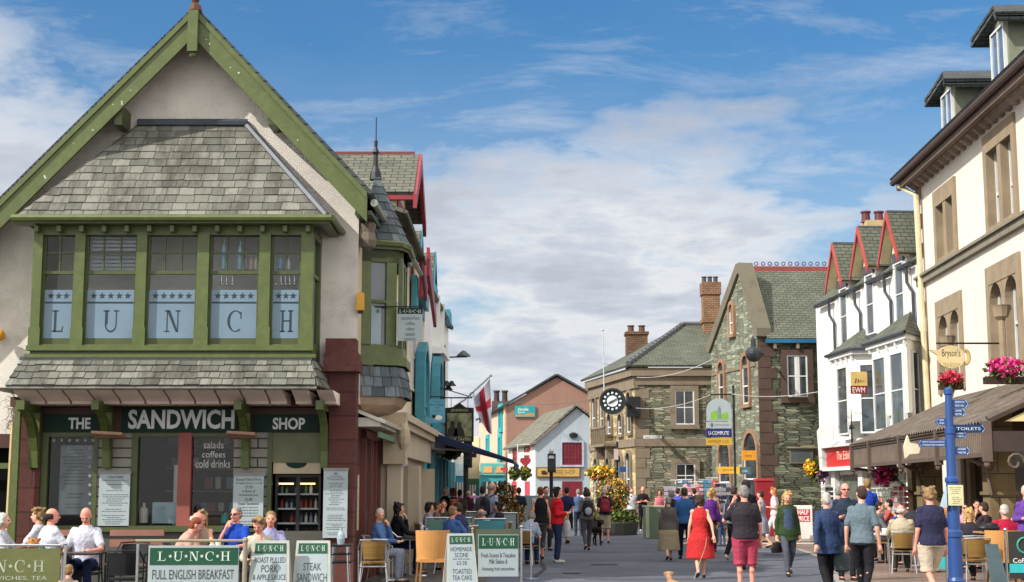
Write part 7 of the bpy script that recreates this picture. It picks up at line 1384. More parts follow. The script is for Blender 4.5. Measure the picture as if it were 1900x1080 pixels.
# seated: tea room terrace
pp(1671, 29.5, 1.72, 350, 'white haired person in a beige jacket on a wicker chair, back to the camera', 'sit', ('long', 'a89c84'), ('long', '3a342e'), ('white', 'balding'), ('table', 'table'), girth=1.22, skin='r', seat=.45)
pp(1650, 34.5, 1.64, 70, 'dark haired person in a red and white top seated by the postcard stand', 'sit', ('short', 'a84c48'), ('long', '3a342e'), ('dark', 'short'), ('table', 'table'), seat=.58)
pp(1661, 33.5, 1.3, 60, 'child in a blue t-shirt and a pale cap seated at the tea room table', 'sit', ('short', '2446a0'), ('long', '3a342e'), ('brown', 'short'), ('table', 'table'), cap='8c94a8', seat=.55)
pp(1630, 33, 1.70, 250, 'grey clad person seated with back turned left of the tea room tables', 'sit', ('long', '5c5c64'), ('long', '3a342e'), ('dark', 'short'), ('table', 'table'), seat=.5)
pp(1757, 29.5, 1.66, 40, 'ginger haired person in a violet top seated just behind the blue signpost', 'sit', ('short', '46385c'), ('long', '2c2c3c'), ('ginger', 'bob'), ('table', 'table'), female=True, seat=.48)
pp(1797, 26.6, 1.66, 355, 'person with long blonde hair and a charcoal top seated with back to the camera', 'sit', ('short', '2c2830'), ('long', '1e1a1e'), ('blond', 'vlong'), ('table', 'table'), female=True, girth=1.15, seat=.45)
pp(1788, 31.5, 1.68, 180, 'person in sunglasses and a pink patterned top facing the camera under the canopy', 'sit', ('short', 'b88c94'), ('long', '2c2c3c'), ('dark', 'bob'), ('table', 'table'), glasses=True, female=True, seat=.5)
pp(1812, 33, 1.70, 175, 'dark haired person in a black shirt facing the camera under the canopy', 'sit', ('short', '221c20'), ('long', '2c2c3c'), ('dark', 'short'), ('table', 'chin'), seat=.55)
pp(1826, 30.5, 1.72, 40, 'brown haired person in dark brown seated left of the red polo shirt', 'sit', ('short', '3a2c34'), ('long', '2c2c3c'), ('brown', 'short'), ('table', 'table'), seat=.5)
pp(1863, 27.6, 1.76, 2, 'grey haired person in a bright red shirt seated with back to the camera', 'sit', ('short', 'a01c38'), ('long', '2c2c3c'), ('white', 'short'), ('reach', 'table'), girth=1.32, skin='r', seat=.45)
pp(1890, 30.5, 1.66, 185, 'person in sunglasses and a black top smiling at the right edge table', 'sit', ('none', '1c1a20'), ('long', '2c2c3c'), ('dark', 'bob'), ('table', 'chin'), glasses=True, female=True, seat=.5)
# ---------------- chairs, tables ----------------
ALU = M('c4c6c8', .3, 0, 30, .05, 3, .5, .9, name='aluminium'); WICK = brick('b08a4a', '9a763c', '5c4420', .03, .02, .004, .6, .5, name='woven_tan'); WICKB = brick('2a2c32', '202228', '0c0d10', .03, .02, .004, .5, .5, name='woven_black')
def chair(kind):
    r = thing('wicker_chair' if kind != 'tub' else 'tub_chair', 'x', 'chair'); wm_ = {'tan': WICK, 'black': WICKB, 'tub': TAN}[kind]; fm = ALU if kind == 'tan' else BLACK if kind == 'black' else M('8a6238', .5)
    if kind == 'tub':
        b = MB(); n = 12
        for ring in range(2):
            pass
        pts = []
        for i in range(n+1): a = pi*1.08+ (pi*.84)*i/n; pts.append((.28*cos(a), .02+.2*sin(a)))
        for i in range(n):
            (x0, y0), (x1, y1) = pts[i], pts[i+1]; d = 1.06
            for z0, z1, f0, f1 in ((.42, .95, 1.0, 1.12),):
                b.hexa([V((x0*f0, y0, z0)), V((x1*f0, y1, z0)), V((x1*f0*.93, y1+.03, z0)), V((x0*f0*.93, y0+.03, z0)), V((x0*f1, y0-.06, z1)), V((x1*f1, y1-.06, z1)), V((x1*f1*.93, y1-.03, z1)), V((x0*f1*.93, y0-.03, z1))])
        b.build('backrest', wm_, r); b = MB(); b.box(-.24, .24, .18, -.26, .40, .46); b.build('seat', wm_, r)
        for sx_ in (-1, 1):
            for sy in (-1, 1): b = MB(); b.tube([V((sx_*.21, sy*.19, .41)), V((sx_*.24, sy*.24, 0))], .02, 6); b.build('leg', fm, r)
        return r
    b = MB(); b.box(-.22, .22, .21, -.22, .43, .455); b.build('seat', wm_, r)
    b = MB(); pts = [(-.2+.4*i/8, -.20-.07*sin(pi*i/8)) for i in range(9)]
    for (x0, y0), (x1, y1) in zip(pts, pts[1:]): b.hexa([V((x0*.85, y0, .5)), V((x1*.85, y1, .5)), V((x1*.85, y1+.012, .5)), V((x0*.85, y0+.012, .5)), V((x0, y0-.05, .80)), V((x1, y1-.05, .80)), V((x1, y1-.038, .80)), V((x0, y0-.038, .80))])
    b.build('backrest', wm_, r)
    b = MB(); b.tube([V((-.25, .2, .64)), V((-.26, -.05, .67)), V((-.22, -.23, .82)), V((0, -.33, .83)), V((.22, -.23, .82)), V((.26, -.05, .67)), V((.25, .2, .64))], .013, 6); b.build('arm_rail', fm, r)
    for sx_ in (-1, 1):
        b = MB(); b.tube([V((sx_*.25, .2, .64)), V((sx_*.24, .21, .0))], .013, 6); b.build('leg', fm, r)
        b = MB(); b.tube([V((sx_*.2, -.22, .78)), V((sx_*.2, -.2, .44)), V((sx_*.24, -.27, 0))], .013, 6); b.build('leg', fm, r)
    b = MB(); b.tube([V((-.22, -.23, .38)), V((.22, -.23, .38))], .01, 6); b.tube([V((-.24, .21, .38)), V((.24, .21, .38))], .01, 6); b.build('crossbar', fm, r)
    return r
PROTO = {}
def place_chair(kind, x, Y, face, label, group=None, seat=.45):
    lab = ' '.join(label.split()[:16])
    if kind not in PROTO: o = PROTO[kind] = chair(kind); o['label'] = lab
    else: o = dup(PROTO[kind], label=lab)
    o.location = (x, Y, 0); o.rotation_euler = (0, 0, R(face)); o.scale = (1, 1, seat/.45)
    if group: o['group'] = group
    return o
for (x, Y, face, seat, label) in SEATS:
    short = label.split(' seated')[0].replace('person ', 'one ', 1); short = ' '.join(short.split()[:9])
    if short.split()[-1] in ('and', 'a', 'in', 'with', 'the', 'of', 'long'): short = ' '.join(short.split()[:-1])
    if seat < .2: continue
    kind = 'black' if x < -3.2 and Y < 25 else 'tan'
    f = R(face); place_chair(kind, x-sin(f)*-.0, Y, face, ('black' if kind == 'black' else 'tan')+' woven chair used by the '+short, 'woven cafe chairs', seat+.0)
place_chair('black', G(237, 19.9), 19.9, 5, 'empty black woven armchair standing left of the breakfast banner', 'woven cafe chairs', .45)
place_chair('black', G(247, 22.8), 22.8, 180, 'empty grey black chair against the shop wall behind the empty armchair', 'woven cafe chairs')
place_chair('tan', G(694, 24.6), 24.6, 6, 'empty aluminium chair with tan back in front of the elderly white haired one', 'woven cafe chairs')
place_chair('tub', G(802, 25.6), 25.6, 12, 'tall empty tan leather chair left of the scone board')
place_chair('tub', G(1856, 25.5), 25.5, 350, 'empty tan leather chair in front of the red shirt at the right'); place_chair('tan', G(1803, 25.4), 25.4, 0, 'aluminium chair with slatted tan back right of the blue signpost', 'woven cafe chairs')
def table(x, Y, label, w=.7, d=.7, h=.72, top=None, rnd=False, legs='ped'):
    o = thing('cafe_table', label, 'table', loc=(x, Y, 0)); b = MB(); top = top or M('33281f', .4, .05)
    if rnd: b.lathe((x, Y, h-.03), [(w/2, 0), (w/2, .03)], 20)
    else: b.box(x-w/2, x+w/2, -(Y-d/2), -(Y+d/2), h-.03, h)
    b.build('tabletop', top, o)
    if legs == 'ped': b = MB(); b.lathe((x, Y, 0), [(.22, 0), (.2, .02), (.03, .04), (.03, h-.03)], 12); b.build('pedestal', ALU, o)
    else:
        for sx_ in (-1, 1):
            for sy in (-1, 1): b = MB(); b.tube([V((x+sx_*(w/2-.05), Y+sy*(d/2-.05), 0)), V((x+sx_*(w/2-.05), Y+sy*(d/2-.05), h-.03))], .018, 6); b.build('leg', ALU, o)
    return o
def cup(x, Y, z, label, m=None, h=.09, r=.04, name='cup', cat='cup'): b = MB(); b.lathe((x, Y, z), [(r*.7, 0), (r, h), (r*.9, h)], 10); return tag(b.build(name, m or WHITER, None, True), label, cat)
tb = table(G(122, 21.3), 21.3, 'dark wooden table between the bald person in white and the balding one', 1.1, .6, .74)
table(G(395, 21.3), 21.3, 'long dark table in front of the four seated behind the breakfast banner', 1.7, .6, .76, legs='four'); table(G(22, 20.6), 20.6, 'small table behind the left banner with a white teapot lid', .6, .5, .7)
for i, (px, l, h) in enumerate(((407, 'tall white takeaway cup on the long table', .13), (417, 'short white cup right of the tall takeaway cup', .07), (424, 'pale green cup in front of the royal blue t-shirt', .08), (396, 'white jar with a dark label on the long table', .1))): cup(G(px, 21.2), 21.2, .76, l, None if i != 2 else M('8aa88c', .5), h)
cup(G(78, 20.9), 20.9, .74, 'turquoise and white tin on the wooden table by the ginger child', M('4fa09c', .5), .12, .05)
b = MB(); b.lathe((G(30, 20.4), 20.4, .7), [(.11, 0), (.13, .05), (.08, .1), (.02, .13)], 14); tag(b.build('teapot', WHITER, None, True), 'wide white teapot seen over the top of the left banner', 'teapot')
table(G(722, 27.2), 27.2, 'small round dark table of the elderly white haired one', .6, .6, .72, rnd=True)
for px, l, m_ in ((700, 'folded turquoise packet on the small round table', M('3c9ab0', .5)), (712, 'white cup on the small round table', WHITER)): cup(G(px, 26.9), 26.9, .72, l, m_, .08, .05)
table(G(775, 28.6), 28.6, 'dark square pub table with bottle and cups beneath the awning', .8, .7, .74); table(G(815, 35.3), 35.3, 'far pub table beneath the awning ringed by seated people', 1.2, .7, .76); table(G(890, 32.4), 32.4, 'pub table between the checked shirt and the balding one in white', .9, .7, .74)
bt = MB(); bt.lathe((G(783, 28.5), 28.5, .74), [(.035, 0), (.035, .18), (.014, .24), (.014, .3)], 10); tag(bt.build('bottle', M('b4b8b4', .2), None, True), 'clear glass bottle on the dark square pub table', 'bottle')
for i, px in enumerate((795, 803)): cup(G(px, 28.4), 28.4, .74, ('left' if not i else 'right')+' one of two pale cups on the dark square pub table', M('a8acb0', .4), .08, .045)
table(G(1645, 31.2), 31.2, 'white topped tea room table beside the beige jacket', .9, .7, .74, WHITE, legs='four'); table(G(1775, 29.9), 29.9, 'tea room table behind the blue signpost', .8, .7, .74, WHITE); table(G(1845, 29.4), 29.4, 'tea room table in front of the red shirt', .9, .7, .74, M('b8b0a4', .4)); table(G(1700, 32.4), 32.4, 'tea room table by the first stone pillar', .8, .7, .74, M('b8b0a4', .4))
for px, Y, l in ((1640, 31.1, 'white teapot on the white topped tea room table'), (1652, 31.2, 'white cup right of the teapot on the white topped table'), (1700, 32.2, 'white cup on the table by the first stone pillar'), (1842, 29.3, 'white mug on the table in front of the red shirt')): cup(G(px, Y), Y, .74, l, None, .11 if 'teapot' in l else .08, .07 if 'teapot' in l else .04)
# black bag on the chair near the red shirt
b = Body(); b.ball((G(1833, 25.8), 25.8, .98), (.2, .1, .07), 0, 12, 8); b.ball((G(1838, 25.8), 25.8, 1.03), (.12, .07, .05), 0, 10, 6); tag(b.build('handbag', M('17161a', .4, .4, 25), None, True), 'shiny black handbag left of the tan leather chair at right', 'bag')
table(G(1842, 25.9), 25.9, 'wooden table under the shiny black handbag', .6, .5, .92, WOOD)
# ---------------- barriers and boards ----------------
PRINT = M('3a4248', .6)
def post(x, Y, h, label, r=.02, m=None, base=True, name='barrier_post'):
    o = thing(name, label, 'post', loc=(x, Y, 0)); b = MB(); b.tube([(x, Y, .01), (x, Y, h)], r, 10); b.ball((x, Y, h), r*1.35, 0, 10, 6); b.build('pole', m or CHROME, o)
    if base: b = MB(); b.lathe((x, Y, 0), [(.17, 0), (.17, .012), (.05, .03)], 18); b.build('base', CHROME, o)
    return o
def board_text(fr, par, rows, u0, u1, ztop, n):
    z = ztop
    for s, h, w in rows:
        z -= h*.75
        if s: txt(s, fr, (u0+u1)/2, n, z, (u1-u0)*w, h, PRINT, par)
        z -= h*.6
def header(fr, u0, u1, z0, z1, n, par, bg=DGREEN, fg=None, sep='*'):
    mb = MB(fr); mb.box(u0, u1, n+.004, n+.001, z0, z1); h = mb.build('header', M('1c4a36', .5), par); w, d = u1-u0, z1-z0; lunch(fr, u0+w*.09, u1-w*.09, z0+d*.24, z1-d*.22, n+.005, M('c0d0c0', .5), h, sep); return h
def hat(fr, px, py, n=0): return fr.hit(px, py, n)
# left olive banner
f1 = FR(0, 19.4, 0); z1_ = hat(f1, 60, 1012)[1]; x1_ = hat(f1, 112, 1040)[0]; o = thing('banner_barrier', 'olive green mesh banner reading LUNCH and tea at the bottom left corner', 'barrier', loc=(x1_-1.1, 19.4, 0))
mb = MB(f1); mb.box(x1_-2.0, x1_, .006, -.006, .12, z1_-.04); q = mb.build('banner', M('5c6038', .6, .2, 20, .1, 2), o); mb = MB(); mb.tube([f1.pt(x1_-2.0, 0, z1_), f1.pt(x1_, 0, z1_)], .018, 6); mb.build('rail', ALU, o)
a, b = hat(f1, -78, 1060)[0], hat(f1, 82, 1060)[0]; lunch(f1, a, b, hat(f1, 40, 1062)[1], hat(f1, 40, 1039)[1], .007, M('a8ac98', .6), q); txt('SANDWICHES, TEA', f1, (a+b)/2+.1, .007, hat(f1, 40, 1073)[1], (b-a)*.9, .06, M('a8ac98', .6), q)
post(x1_+.06, 19.4, z1_+.02, 'steel post at the right end of the olive green banner'); post(hat(f1, 255, 1040)[0], 19.4, z1_+.04, 'steel post left of the breakfast banner')
# breakfast banner
f2 = FR(hat(f1, 277, 1040)[0], 19.35, 3); w2 = hat(f1, 443, 1040)[0]-f2.O.x; o = thing('banner_barrier', 'white banner board reading LUNCH and full English breakfast', 'barrier', loc=f2.pt(w2/2, 0, 0)); zt_ = hat(f1, 350, 1012)[1]; zh = hat(f1, 350, 1048)[1]
mb = MB(f2); mb.box(0, w2, .01, -.01, .12, zt_); q = mb.build('banner', BOARDW, o); header(f2, .02, w2-.01, zh, zt_-.03, .01, q); board_text(f2, q, [('FULL ENGLISH BREAKFAST', .125, .9), ('Bacon, Egg, Tomato, Beans & Sausage', .07, .82), ('£5.95', .1, .3)], 0, w2, zh-.03, .011)
mb = MB(); mb.tube([f2.pt(-.18, -.03, zt_+.06), f2.pt(w2+.1, -.03, zt_+.06)], .02, 6); mb.box(-.0+f2.O.x-.15, f2.O.x+w2+.1, -(19.42), -(19.44), .3, zt_+.05) if 0 else None; mb.build('rail', M('8a8468', .5), o)
post(hat(f1, 457, 1040)[0], 19.3, hat(f1, 457, 1002)[1], 'square wooden post right of the breakfast banner', .03, M('8c806c', .6), False, 'wooden_post')
def aboard(x0, x1, ytop, Y, rows, label, lean=10, face=0, hh=1.05, tw=.82):
    fr = FR(P(x0, 1040, Y).x, Y, face); w = P(x1, 1040, Y).x-fr.O.x; zt_ = P(x0, ytop, Y).z; o = thing('sandwich_board', label, 'sign board', loc=fr.pt(w/2, 0, 0))
    L = zt_/cos(R(lean)); 
    # tilted frame about the top edge
    class TF(FR):
        def __init__(s, base, sg): s.O = base.pt(0, 0, 0); s.U = base.U; s.base = base; s.sg = sg; s.N = base.N
        def pt(s, u, n, z): k = (zt_-z); k2 = 1-(1-tw)*(z/zt_); return s.base.pt(w/2+(u-w/2)*k2, n+s.sg*k*tan(R(lean)), z)
    tf = TF(fr, 1); tb_ = TF(fr, -1)
    e = w*.09; mb = MB(tf); mb.box(-e, w+e, .012, -.012, .02, zt_); q = mb.build('front_panel', M('a8aaa0', .5), o); mb = MB(tf); mb.box(0, w, .015, .0121, .1, zt_-.03); q2 = mb.build('poster', BOARDW, q)
    mb = MB(tb_); mb.box(-e, w+e, .012, -.012, .02, zt_-.002); mb.build('back_panel', WHITE, o)
    header(tf, .0, w, zt_-.17, zt_-.035, .015, q, sep='.'); board_text(tf, q2, rows, 0, w, zt_-.2, .016); return o
aboard(468, 537, 1003, 19.6, [('ROAST PULLED', .07, .95), ('PORK', .095, .5), ('& APPLE SAUCE', .07, .98), ('in a roll', .08, .5), ('£3.50', .08, .4)], 'white sandwich board for roast pulled pork and apple sauce')
aboard(549, 613, 1003, 19.8, [('', .05, 1), ('STEAK', .10, .58), ('SANDWICH', .11, .95), ('with Onion, Mustard', .05, .9), ('£4.25', .08, .4)], 'white sandwich board for steak sandwich', face=0)
aboard(829, 880, 990, 24.2, [('HOMEMADE', .07, .9), ('SCONE', .07, .55), ('jam and cream', .03, .7), ('£3.50', .06, .4), ('', .03, 1), ('TOASTED', .075, .75), ('TEA CAKE', .075, .75)], 'white sandwich board for homemade scone and toasted tea cake', 14, 12)
# scone banner
Yb = 25.8; f3 = FR(P(887, 1030, Yb).x, Yb, 4); w3 = P(962, 1030, Yb).x-f3.O.x; o = thing('banner_barrier', 'white banner reading LUNCH, fresh scones and teacakes beside the street', 'barrier', loc=f3.pt(w3/2, 0, 0)); zt_ = P(920, 992, Yb).z
mb = MB(f3); mb.box(0, w3, .01, -.01, .14, zt_); q = mb.build('banner', BOARDW, o); header(f3, .01, w3-.01, P(920, 1018, Yb).z, zt_-.01, .01, q, sep='.'); board_text(f3, q, [('', .04, 1), ('Fresh Scones & Teacakes', .08, .85), ('Milk Shakes &', .08, .45), ('', .02, 1), ('Amazing fruit smoothies', .08, .8)], 0, w3, P(920, 1018, Yb).z, .011)
mb = MB(f3); mb.box(-.08, w3+.04, -.02, -.035, .2, zt_+.09); mb.build('backing_sheet', M('4c5340', .6, .1), o); post(P(876, 1030, Yb).x, Yb, zt_+.1, 'steel post between the scone board and the scone banner'); post(P(967, 1030, Yb).x, Yb-.1, zt_+.14, 'thick steel post at the right end of the scone banner', .025); post(P(985, 1030, 27.4).x, 27.4, P(985, 975, 27.4).z, 'slim steel post standing alone right of the scone banner')
TG = M('5f8478', .5, .05, 10, .1, 1); 
for (x0, x1, y0, y1, Y, l, m_) in ((794, 872, 961, 978, 31.2, 'pale green barrier panel behind the plain blue t-shirt', TG), (884, 936, 963, 992, 31.6, 'turquoise and green barrier panel right of the checked shirt', M('3f8088', .5)), (868, 901, 950, 966, 38, 'grey topped far barrier left of the balding one in white', M('6c7a74', .5)), (935, 957, 952, 985, 36.5, 'pale far barrier panel below the bronze planter', M('8c989c', .5))):
    fr = FR(P(x0, 970, Y).x, Y, 2); w = P(x1, 970, Y).x-fr.O.x; o = thing('cafe_barrier', l, 'barrier', loc=fr.pt(w/2, 0, 0)); z1_ = P(x0, y0, Y).z; mb = MB(fr); mb.box(0, w, .01, -.01, .15, z1_-.03); mb.build('panel', m_, o); mb = MB(); mb.tube([fr.pt(-.05, 0, z1_), fr.pt(w+.05, 0, z1_)], .018, 6); mb.build('rail', ALU, o)
    for u in (-.05, w+.05): mb = MB(); mb.tube([fr.pt(u, 0, 0), fr.pt(u, 0, z1_+.03)], .022, 6); mb.build('leg', ALU, o)
# right barrier
f5 = FR(P(1872, 1030, 25.0).x, 25.0, -3); o = thing('banner_barrier', 'dark grey barrier banner lettered Coffee with a green ring at the right edge', 'barrier', loc=f5.pt(.6, 0, 0)); z1_ = P(1880, 986, 25).z; mb = MB(f5); mb.box(0, 1.2, .01, -.01, .15, z1_); q = mb.build('banner', M('2e2f2c', .6, .1), o)
u, z = f5.hit(1902, 1012, .01); mb = MB(); mb.tube([f5.pt(u+.13*cos(t), .015, z+.13*sin(t)) for t in [2*pi*k/16 for k in range(17)]], .018, 5); mb.build('ring_emblem', M('2f8a78', .5), q); txt('Coffee', f5, f5.hit(1897, 1040)[0], .011, f5.hit(1897, 1040)[1], .32, .08, WHITER, q)
mb = MB(f5); mb.box(.0, 1.2, .02, .0101, f5.hit(1890, 1063)[1], f5.hit(1890, 1046)[1]); mb.build('turquoise_strip', M('35a8ac', .5), q); post(P(1867, 1030, 25).x, 25, z1_+.03, 'steel post at the left end of the dark coffee banner', .024); post(P(1756, 1030, 24.8).x, 24.8, 1.0, 'steel post half hidden left of the blue signpost')
fr = FR(0, 24.9, 0); mb = MB(fr); a, b, c, d = fr.r(1738, 1034, 1757, 1055, 0); mb.prism([(a, c), (b, c), (b-.03, d), (a+.03, d)], .05, -.02); tag(mb.build('small_board', M('35a8ac', .5)), 'small turquoise board low on the ground left of the signpost', 'sign')
fr = FR(P(1828, 1060, 24.2).x, 24.2, 20); mb = MB(fr); mb.slab([fr.pt(0, .15, 0), fr.pt(.35, .15, 0), fr.pt(.3, -.05, .75), fr.pt(.05, -.05, .75)], .02); q = tag(mb.build('leaning_board', M('4a5c60', .6)), 'dark blue green folded board leaning beside the aluminium chair right of the signpost', 'sign board')
# half price board
fr = FR(P(1473, 960, 48).x, 48, 0); w = P(1507, 960, 48).x-fr.O.x; zt_ = P(1490, 938, 48).z; o = thing('sandwich_board', 'white sandwich board with a red HALF PRICE poster', 'sign board', loc=fr.pt(w/2, 0, 0)); mb = MB(fr); mb.box(0, w, .02, -.02, .1, zt_); q = mb.build('front_panel', WHITER, o)
mb = MB(fr); mb.box(.07, w-.07, .025, .0201, P(1490, 968, 48).z, zt_-.12); r_ = mb.build('red_poster', M('c02838', .5), q); zc_ = (P(1490, 968, 48).z+zt_-.12)/2; txt('HALF', fr, w/2, .026, zc_+.11, w*.6, .16, WHITER, r_, .03); txt('PRICE', fr, w/2, .026, zc_-.1, w*.66, .16, WHITER, r_, .03)
mb = MB(fr); mb.slab([fr.pt(0, -.02, zt_), fr.pt(w, -.02, zt_), fr.pt(w, -.4, .0), fr.pt(0, -.4, .0)], .02); mb.build('back_panel', WHITER, o)
# green litter bin
fr = FR(0, 51, 4); a, b, c, d = fr.r(1199, 938, 1250, 985, 0); o = thing('litter_bin', 'large grey green box bin with a pale edge behind the elderly person', 'bin', loc=fr.pt((a+b)/2, -.3, 0)); mb = MB(fr); mb.box(a, b, 0, -.7, .0, d-.06); mb.build('body', M('5f6f58', .6, .2), o); mb = MB(fr); mb.box(a-.02, b+.02, .03, -.73, d-.059, d); mb.box(a-.02, a+.1, .03, -.0, .02, d-.06); mb.build('lid', M('a0a48c', .6), o)
# postcard racks
def rack(px, Y, y0, label, cols, w=.4, seed=0, h0=.3):
    x = G(px, Y); z1 = P(px, y0, Y).z; rn = random.Random(seed+int(px)); o = thing('postcard_rack', label, 'display rack', loc=(x, Y, 0)); fr = FR(x, Y, rn.uniform(-20, 20)); mb = MB(fr); mb.tube([fr.pt(0, 0, 0), fr.pt(0, 0, z1)], .02, 6); mb.box(-w/2, w/2, .03, .0, h0, h0+.03); mb.box(-w/2, w/2, .03, 0, z1-.03, z1); mb.build('stand', WHITE, o)
    r = h0+.08; k = 0
    while r < z1-.15:
        for c in range(3):
            mb = MB(fr); u = -w/2+w*c/3+.01; mb.box(u, u+w/3-.02, .08, .05, r, r+.12); q = mb.build('card', M(rn.choice(cols), .5), o); k += 1
        r += .16
    return o
CL = ['b8c4cc', '7c98a8', 'c8a8a8', '8c8c90', 'c0c0c0', '5c6c88', 'a86c74']
for i, (px, Y, y0, w, cols, l) in enumerate(((1243, 57, 903, .5, ['b8a8bc', 'a89cac', 'c0b8c4'], 'mauve card rack left of the big rack by the clock building'), (1254, 59, 890, .45, ['5c6c6c', 'a0a8a8'], 'grey card rack left of the pink one'), (1272, 59, 889, .6, CL, 'tall mixed card rack under the lower window of the clock building'), (1293, 58, 893, .5, ['c07880', 'c8a0a0', 'b0646c'], 'pink card rack in front of the lower window'), (1309, 58.5, 889, .5, ['4c94b4', '6cacc4'], 'blue card rack right of the window'), (1322, 60, 886, .5, ['b84840', 'a83c38'], 'red display beside the blue card rack'), (1341, 57, 896, .7, ['4c5068', '7c7c90', 'a8a8b0', '2c3048'], 'wide rack of sunglasses and cards before the arched sign'))): rack(px, Y, y0, l, cols, w, i)
for i, (px, Y, y0, w, cols, l) in enumerate(((1534, 50, 900, .45, ['2c2c30', 'c0c0bc', '3c3c40'], 'black and white sunglasses rack left of the red shop door'), (1628, 40, 905, .3, ['c8583c', 'c0c0b8'], 'orange and white card rack below the magenta basket'), (1641, 40, 904, .3, ['c4c8c0', 'b0b8ac'], 'white card rack below the magenta basket'), (1655, 41, 906, .3, ['c08c8c', 'b05c60', 'c8b8b8'], 'pink card rack right of the white one'), (1672, 42, 893, .45, ['b83c50', 'c8a0a4', 'b86c74'], 'tall red and pink card rack against the white building'))): rack(px, Y, y0, l, cols, w, 50+i)
x = G(1418, 54); o = thing('red_bin', 'red box shaped display standing in front of the hall corner', 'display', loc=(x, 54, 0)); mb = MB(); mb.box(x-.3, x+.3, -53.8, -54.2, 0, P(1418, 892, 54).z); mb.build('body', M('8c2028', .6), o); mb = MB(); mb.box(x-.34, x+.34, -53.76, -54.24, P(1418, 892, 54).z, P(1418, 888, 54).z); mb.build('lid', M('b8343c', .5), o)
# stacked stools with a bottle by the red pilaster
x = P(632, 1030, 21.5).x; o = thing('stool_stack', 'stack of black metal stools beside the red pilaster', 'stools', loc=(x, 21.5, 0)); zt_ = P(632, 1010, 21.5).z
for k in range(3): mb = MB(); z = zt_-k*.12; mb.lathe((x, 21.5, z-.03), [(.16, 0), (.17, .02), (.15, .03)], 16); mb.build('seat', BLACK, o)
for k in range(4): a = pi/4+k*pi/2; mb = MB(); mb.tube([(x+.14*cos(a), 21.5+.14*sin(a), zt_-.03), (x+.2*cos(a), 21.5+.2*sin(a), 0)], .013, 6); mb.build('leg', CHROME, o)
mb = MB(); mb.lathe((x, 21.5, zt_), [(.05, 0), (.06, .08), (.055, .14), (.02, .2), (.02, .24)], 12); tag(mb.build('water_bottle', GLASSB if 0 else M('8c9ca4', .1, 0, 30, .1, 3, .7), None, True), 'clear water bottle standing on the black stools', 'bottle')
# bench backs along the shop wall
for (x0, x1, l) in ((205, 305, 'reddish wooden bench against the shop front, left of the coppery hair'), (100, 160, 'wooden bench against the shop front behind the white t-shirts')):
    f = FR(0, 24.6, 0); a, b, _, d = f.r(x0, 982, x1, 990, 0); o = thing('bench', l, 'bench', loc=((a+b)/2, 24.6, 0)); zt_ = P(250, 983, 24.6).z
    mb = MB(f); mb.box(a, b, .03, -.03, zt_-.1, zt_); mb.box(a, b, .03, -.03, zt_-.28, zt_-.16); mb.build('backrest', M('8a5f50', .6, .2), o); mb = MB(f); mb.box(a, b, .5, .05, .42, .46); mb.build('seat', M('8a5f50', .6, .2), o)
    for u in (a+.05, b-.1): mb = MB(f); mb.box(u, u+.05, .48, .0, 0, .42); mb.build('leg', BLACK, o)
# lanterns etc: vehicles
def car(x, Y, face, c, label, L=4.0, Wd=1.7, Hh=1.48):
    o = thing('parked_car', label, 'car', loc=(x, Y, 0)); Rz = Matrix.Rotation(R(face), 3, 'Z')
    def q(a, b, z): return V((x, Y, 0))+Rz @ V((a, b, z))
    prof = [(-L/2, .35), (-L/2-.03, .75), (-L/2+.05, .95), (L/2-1.05, .98), (L/2-.05, .78), (L/2, .4)]
    b = MB(); w = Wd/2
    top = [(-L/2+.02, .95), (L/2-1.0, .97)]
    def side(pts, w0): 
        for (y0, z0_), (y1, z1_) in zip(pts, pts[1:]): b.face([q(-w0, y0, z0_), q(w0, y0, z0_), q(w0, y1, z1_), q(-w0, y1, z1_)])
        b.face([q(w0, y, z) for y, z in pts]); b.face([q(-w0, y, z) for y, z in pts][::-1])
    side(prof+[prof[0]], w); b.build('body', c, o)
    b = MB(); gh = [(-L/2+.08, .94), (-L/2+.35, Hh-.04), (-L/2+.6, Hh), (.35, Hh-.02), (1.05, .96)]
    side([(y, z) for y, z in gh], w*.86); b.build('cabin', c, o)
    b = MB(); b.face([q(-w*.75, -L/2+.1, 1.0), q(w*.75, -L/2+.1, 1.0), q(w*.68, -L/2+.31, Hh-.1), q(-w*.68, -L/2+.31, Hh-.1)]); b.v = [v-Rz @ V((0, .03, 0)) for v in b.v]; b.build('rear_window', GLASSB, o)
    for s in (-1, 1): b = MB(); b.face([q(s*w*.875, -L/2+.5, 1.0), q(s*w*.875, .85, 1.0), q(s*w*.875, .3, Hh-.1), q(s*w*.875, -L/2+.6, Hh-.1)]); b.build('side_window', GLASSD, o)
    for s in (-1, 1):
        b = MB(); b.lathe(q(s*w*.86, -L/2-.02, .78), [(.09, -.03), (.09, .03)], 10, 0, Rz @ V((0, -1, 0))); b.build('tail_light', M('a01c20', .3), o)
        for yy in (-1.25, 1.25):
            b = MB(); b.lathe(q(s*(w-.12), yy, .32), [(.32, 0), (.32, .17)], 18, 0, Rz @ V((s, 0, 0))); wh = b.build('wheel', M('141416', .8), o); b = MB(); b.lathe(q(s*(w+.052), yy, .32), [(.2, 0), (.18, .01)], 14, 0, Rz @ V((s, 0, 0))); b.build('hubcap', CHROME, wh)
    b = MB(); b.face([q(-.26, -L/2-.045, .6), q(.26, -L/2-.045, .6), q(.26, -L/2-.045, .71), q(-.26, -L/2-.045, .71)]); b.build('number_plate', M('c8b860', .5), o); return o
CARR = M('5c1c3c', .25, 0, 30, .05, 1, .6, .2, name='maroon_paint'); CARG = M('2c3c3c', .25, 0, 30, .05, 1, .6, .3, name='dark_green_paint')
car(G(887, 56), 56, 0, CARR, 'maroon hatchback seen from behind under the blue awning', Wd=1.75); car(G(985, 62), 64, 20, CARG, 'dark green car seen from behind between the planter and the black sleeveless top')
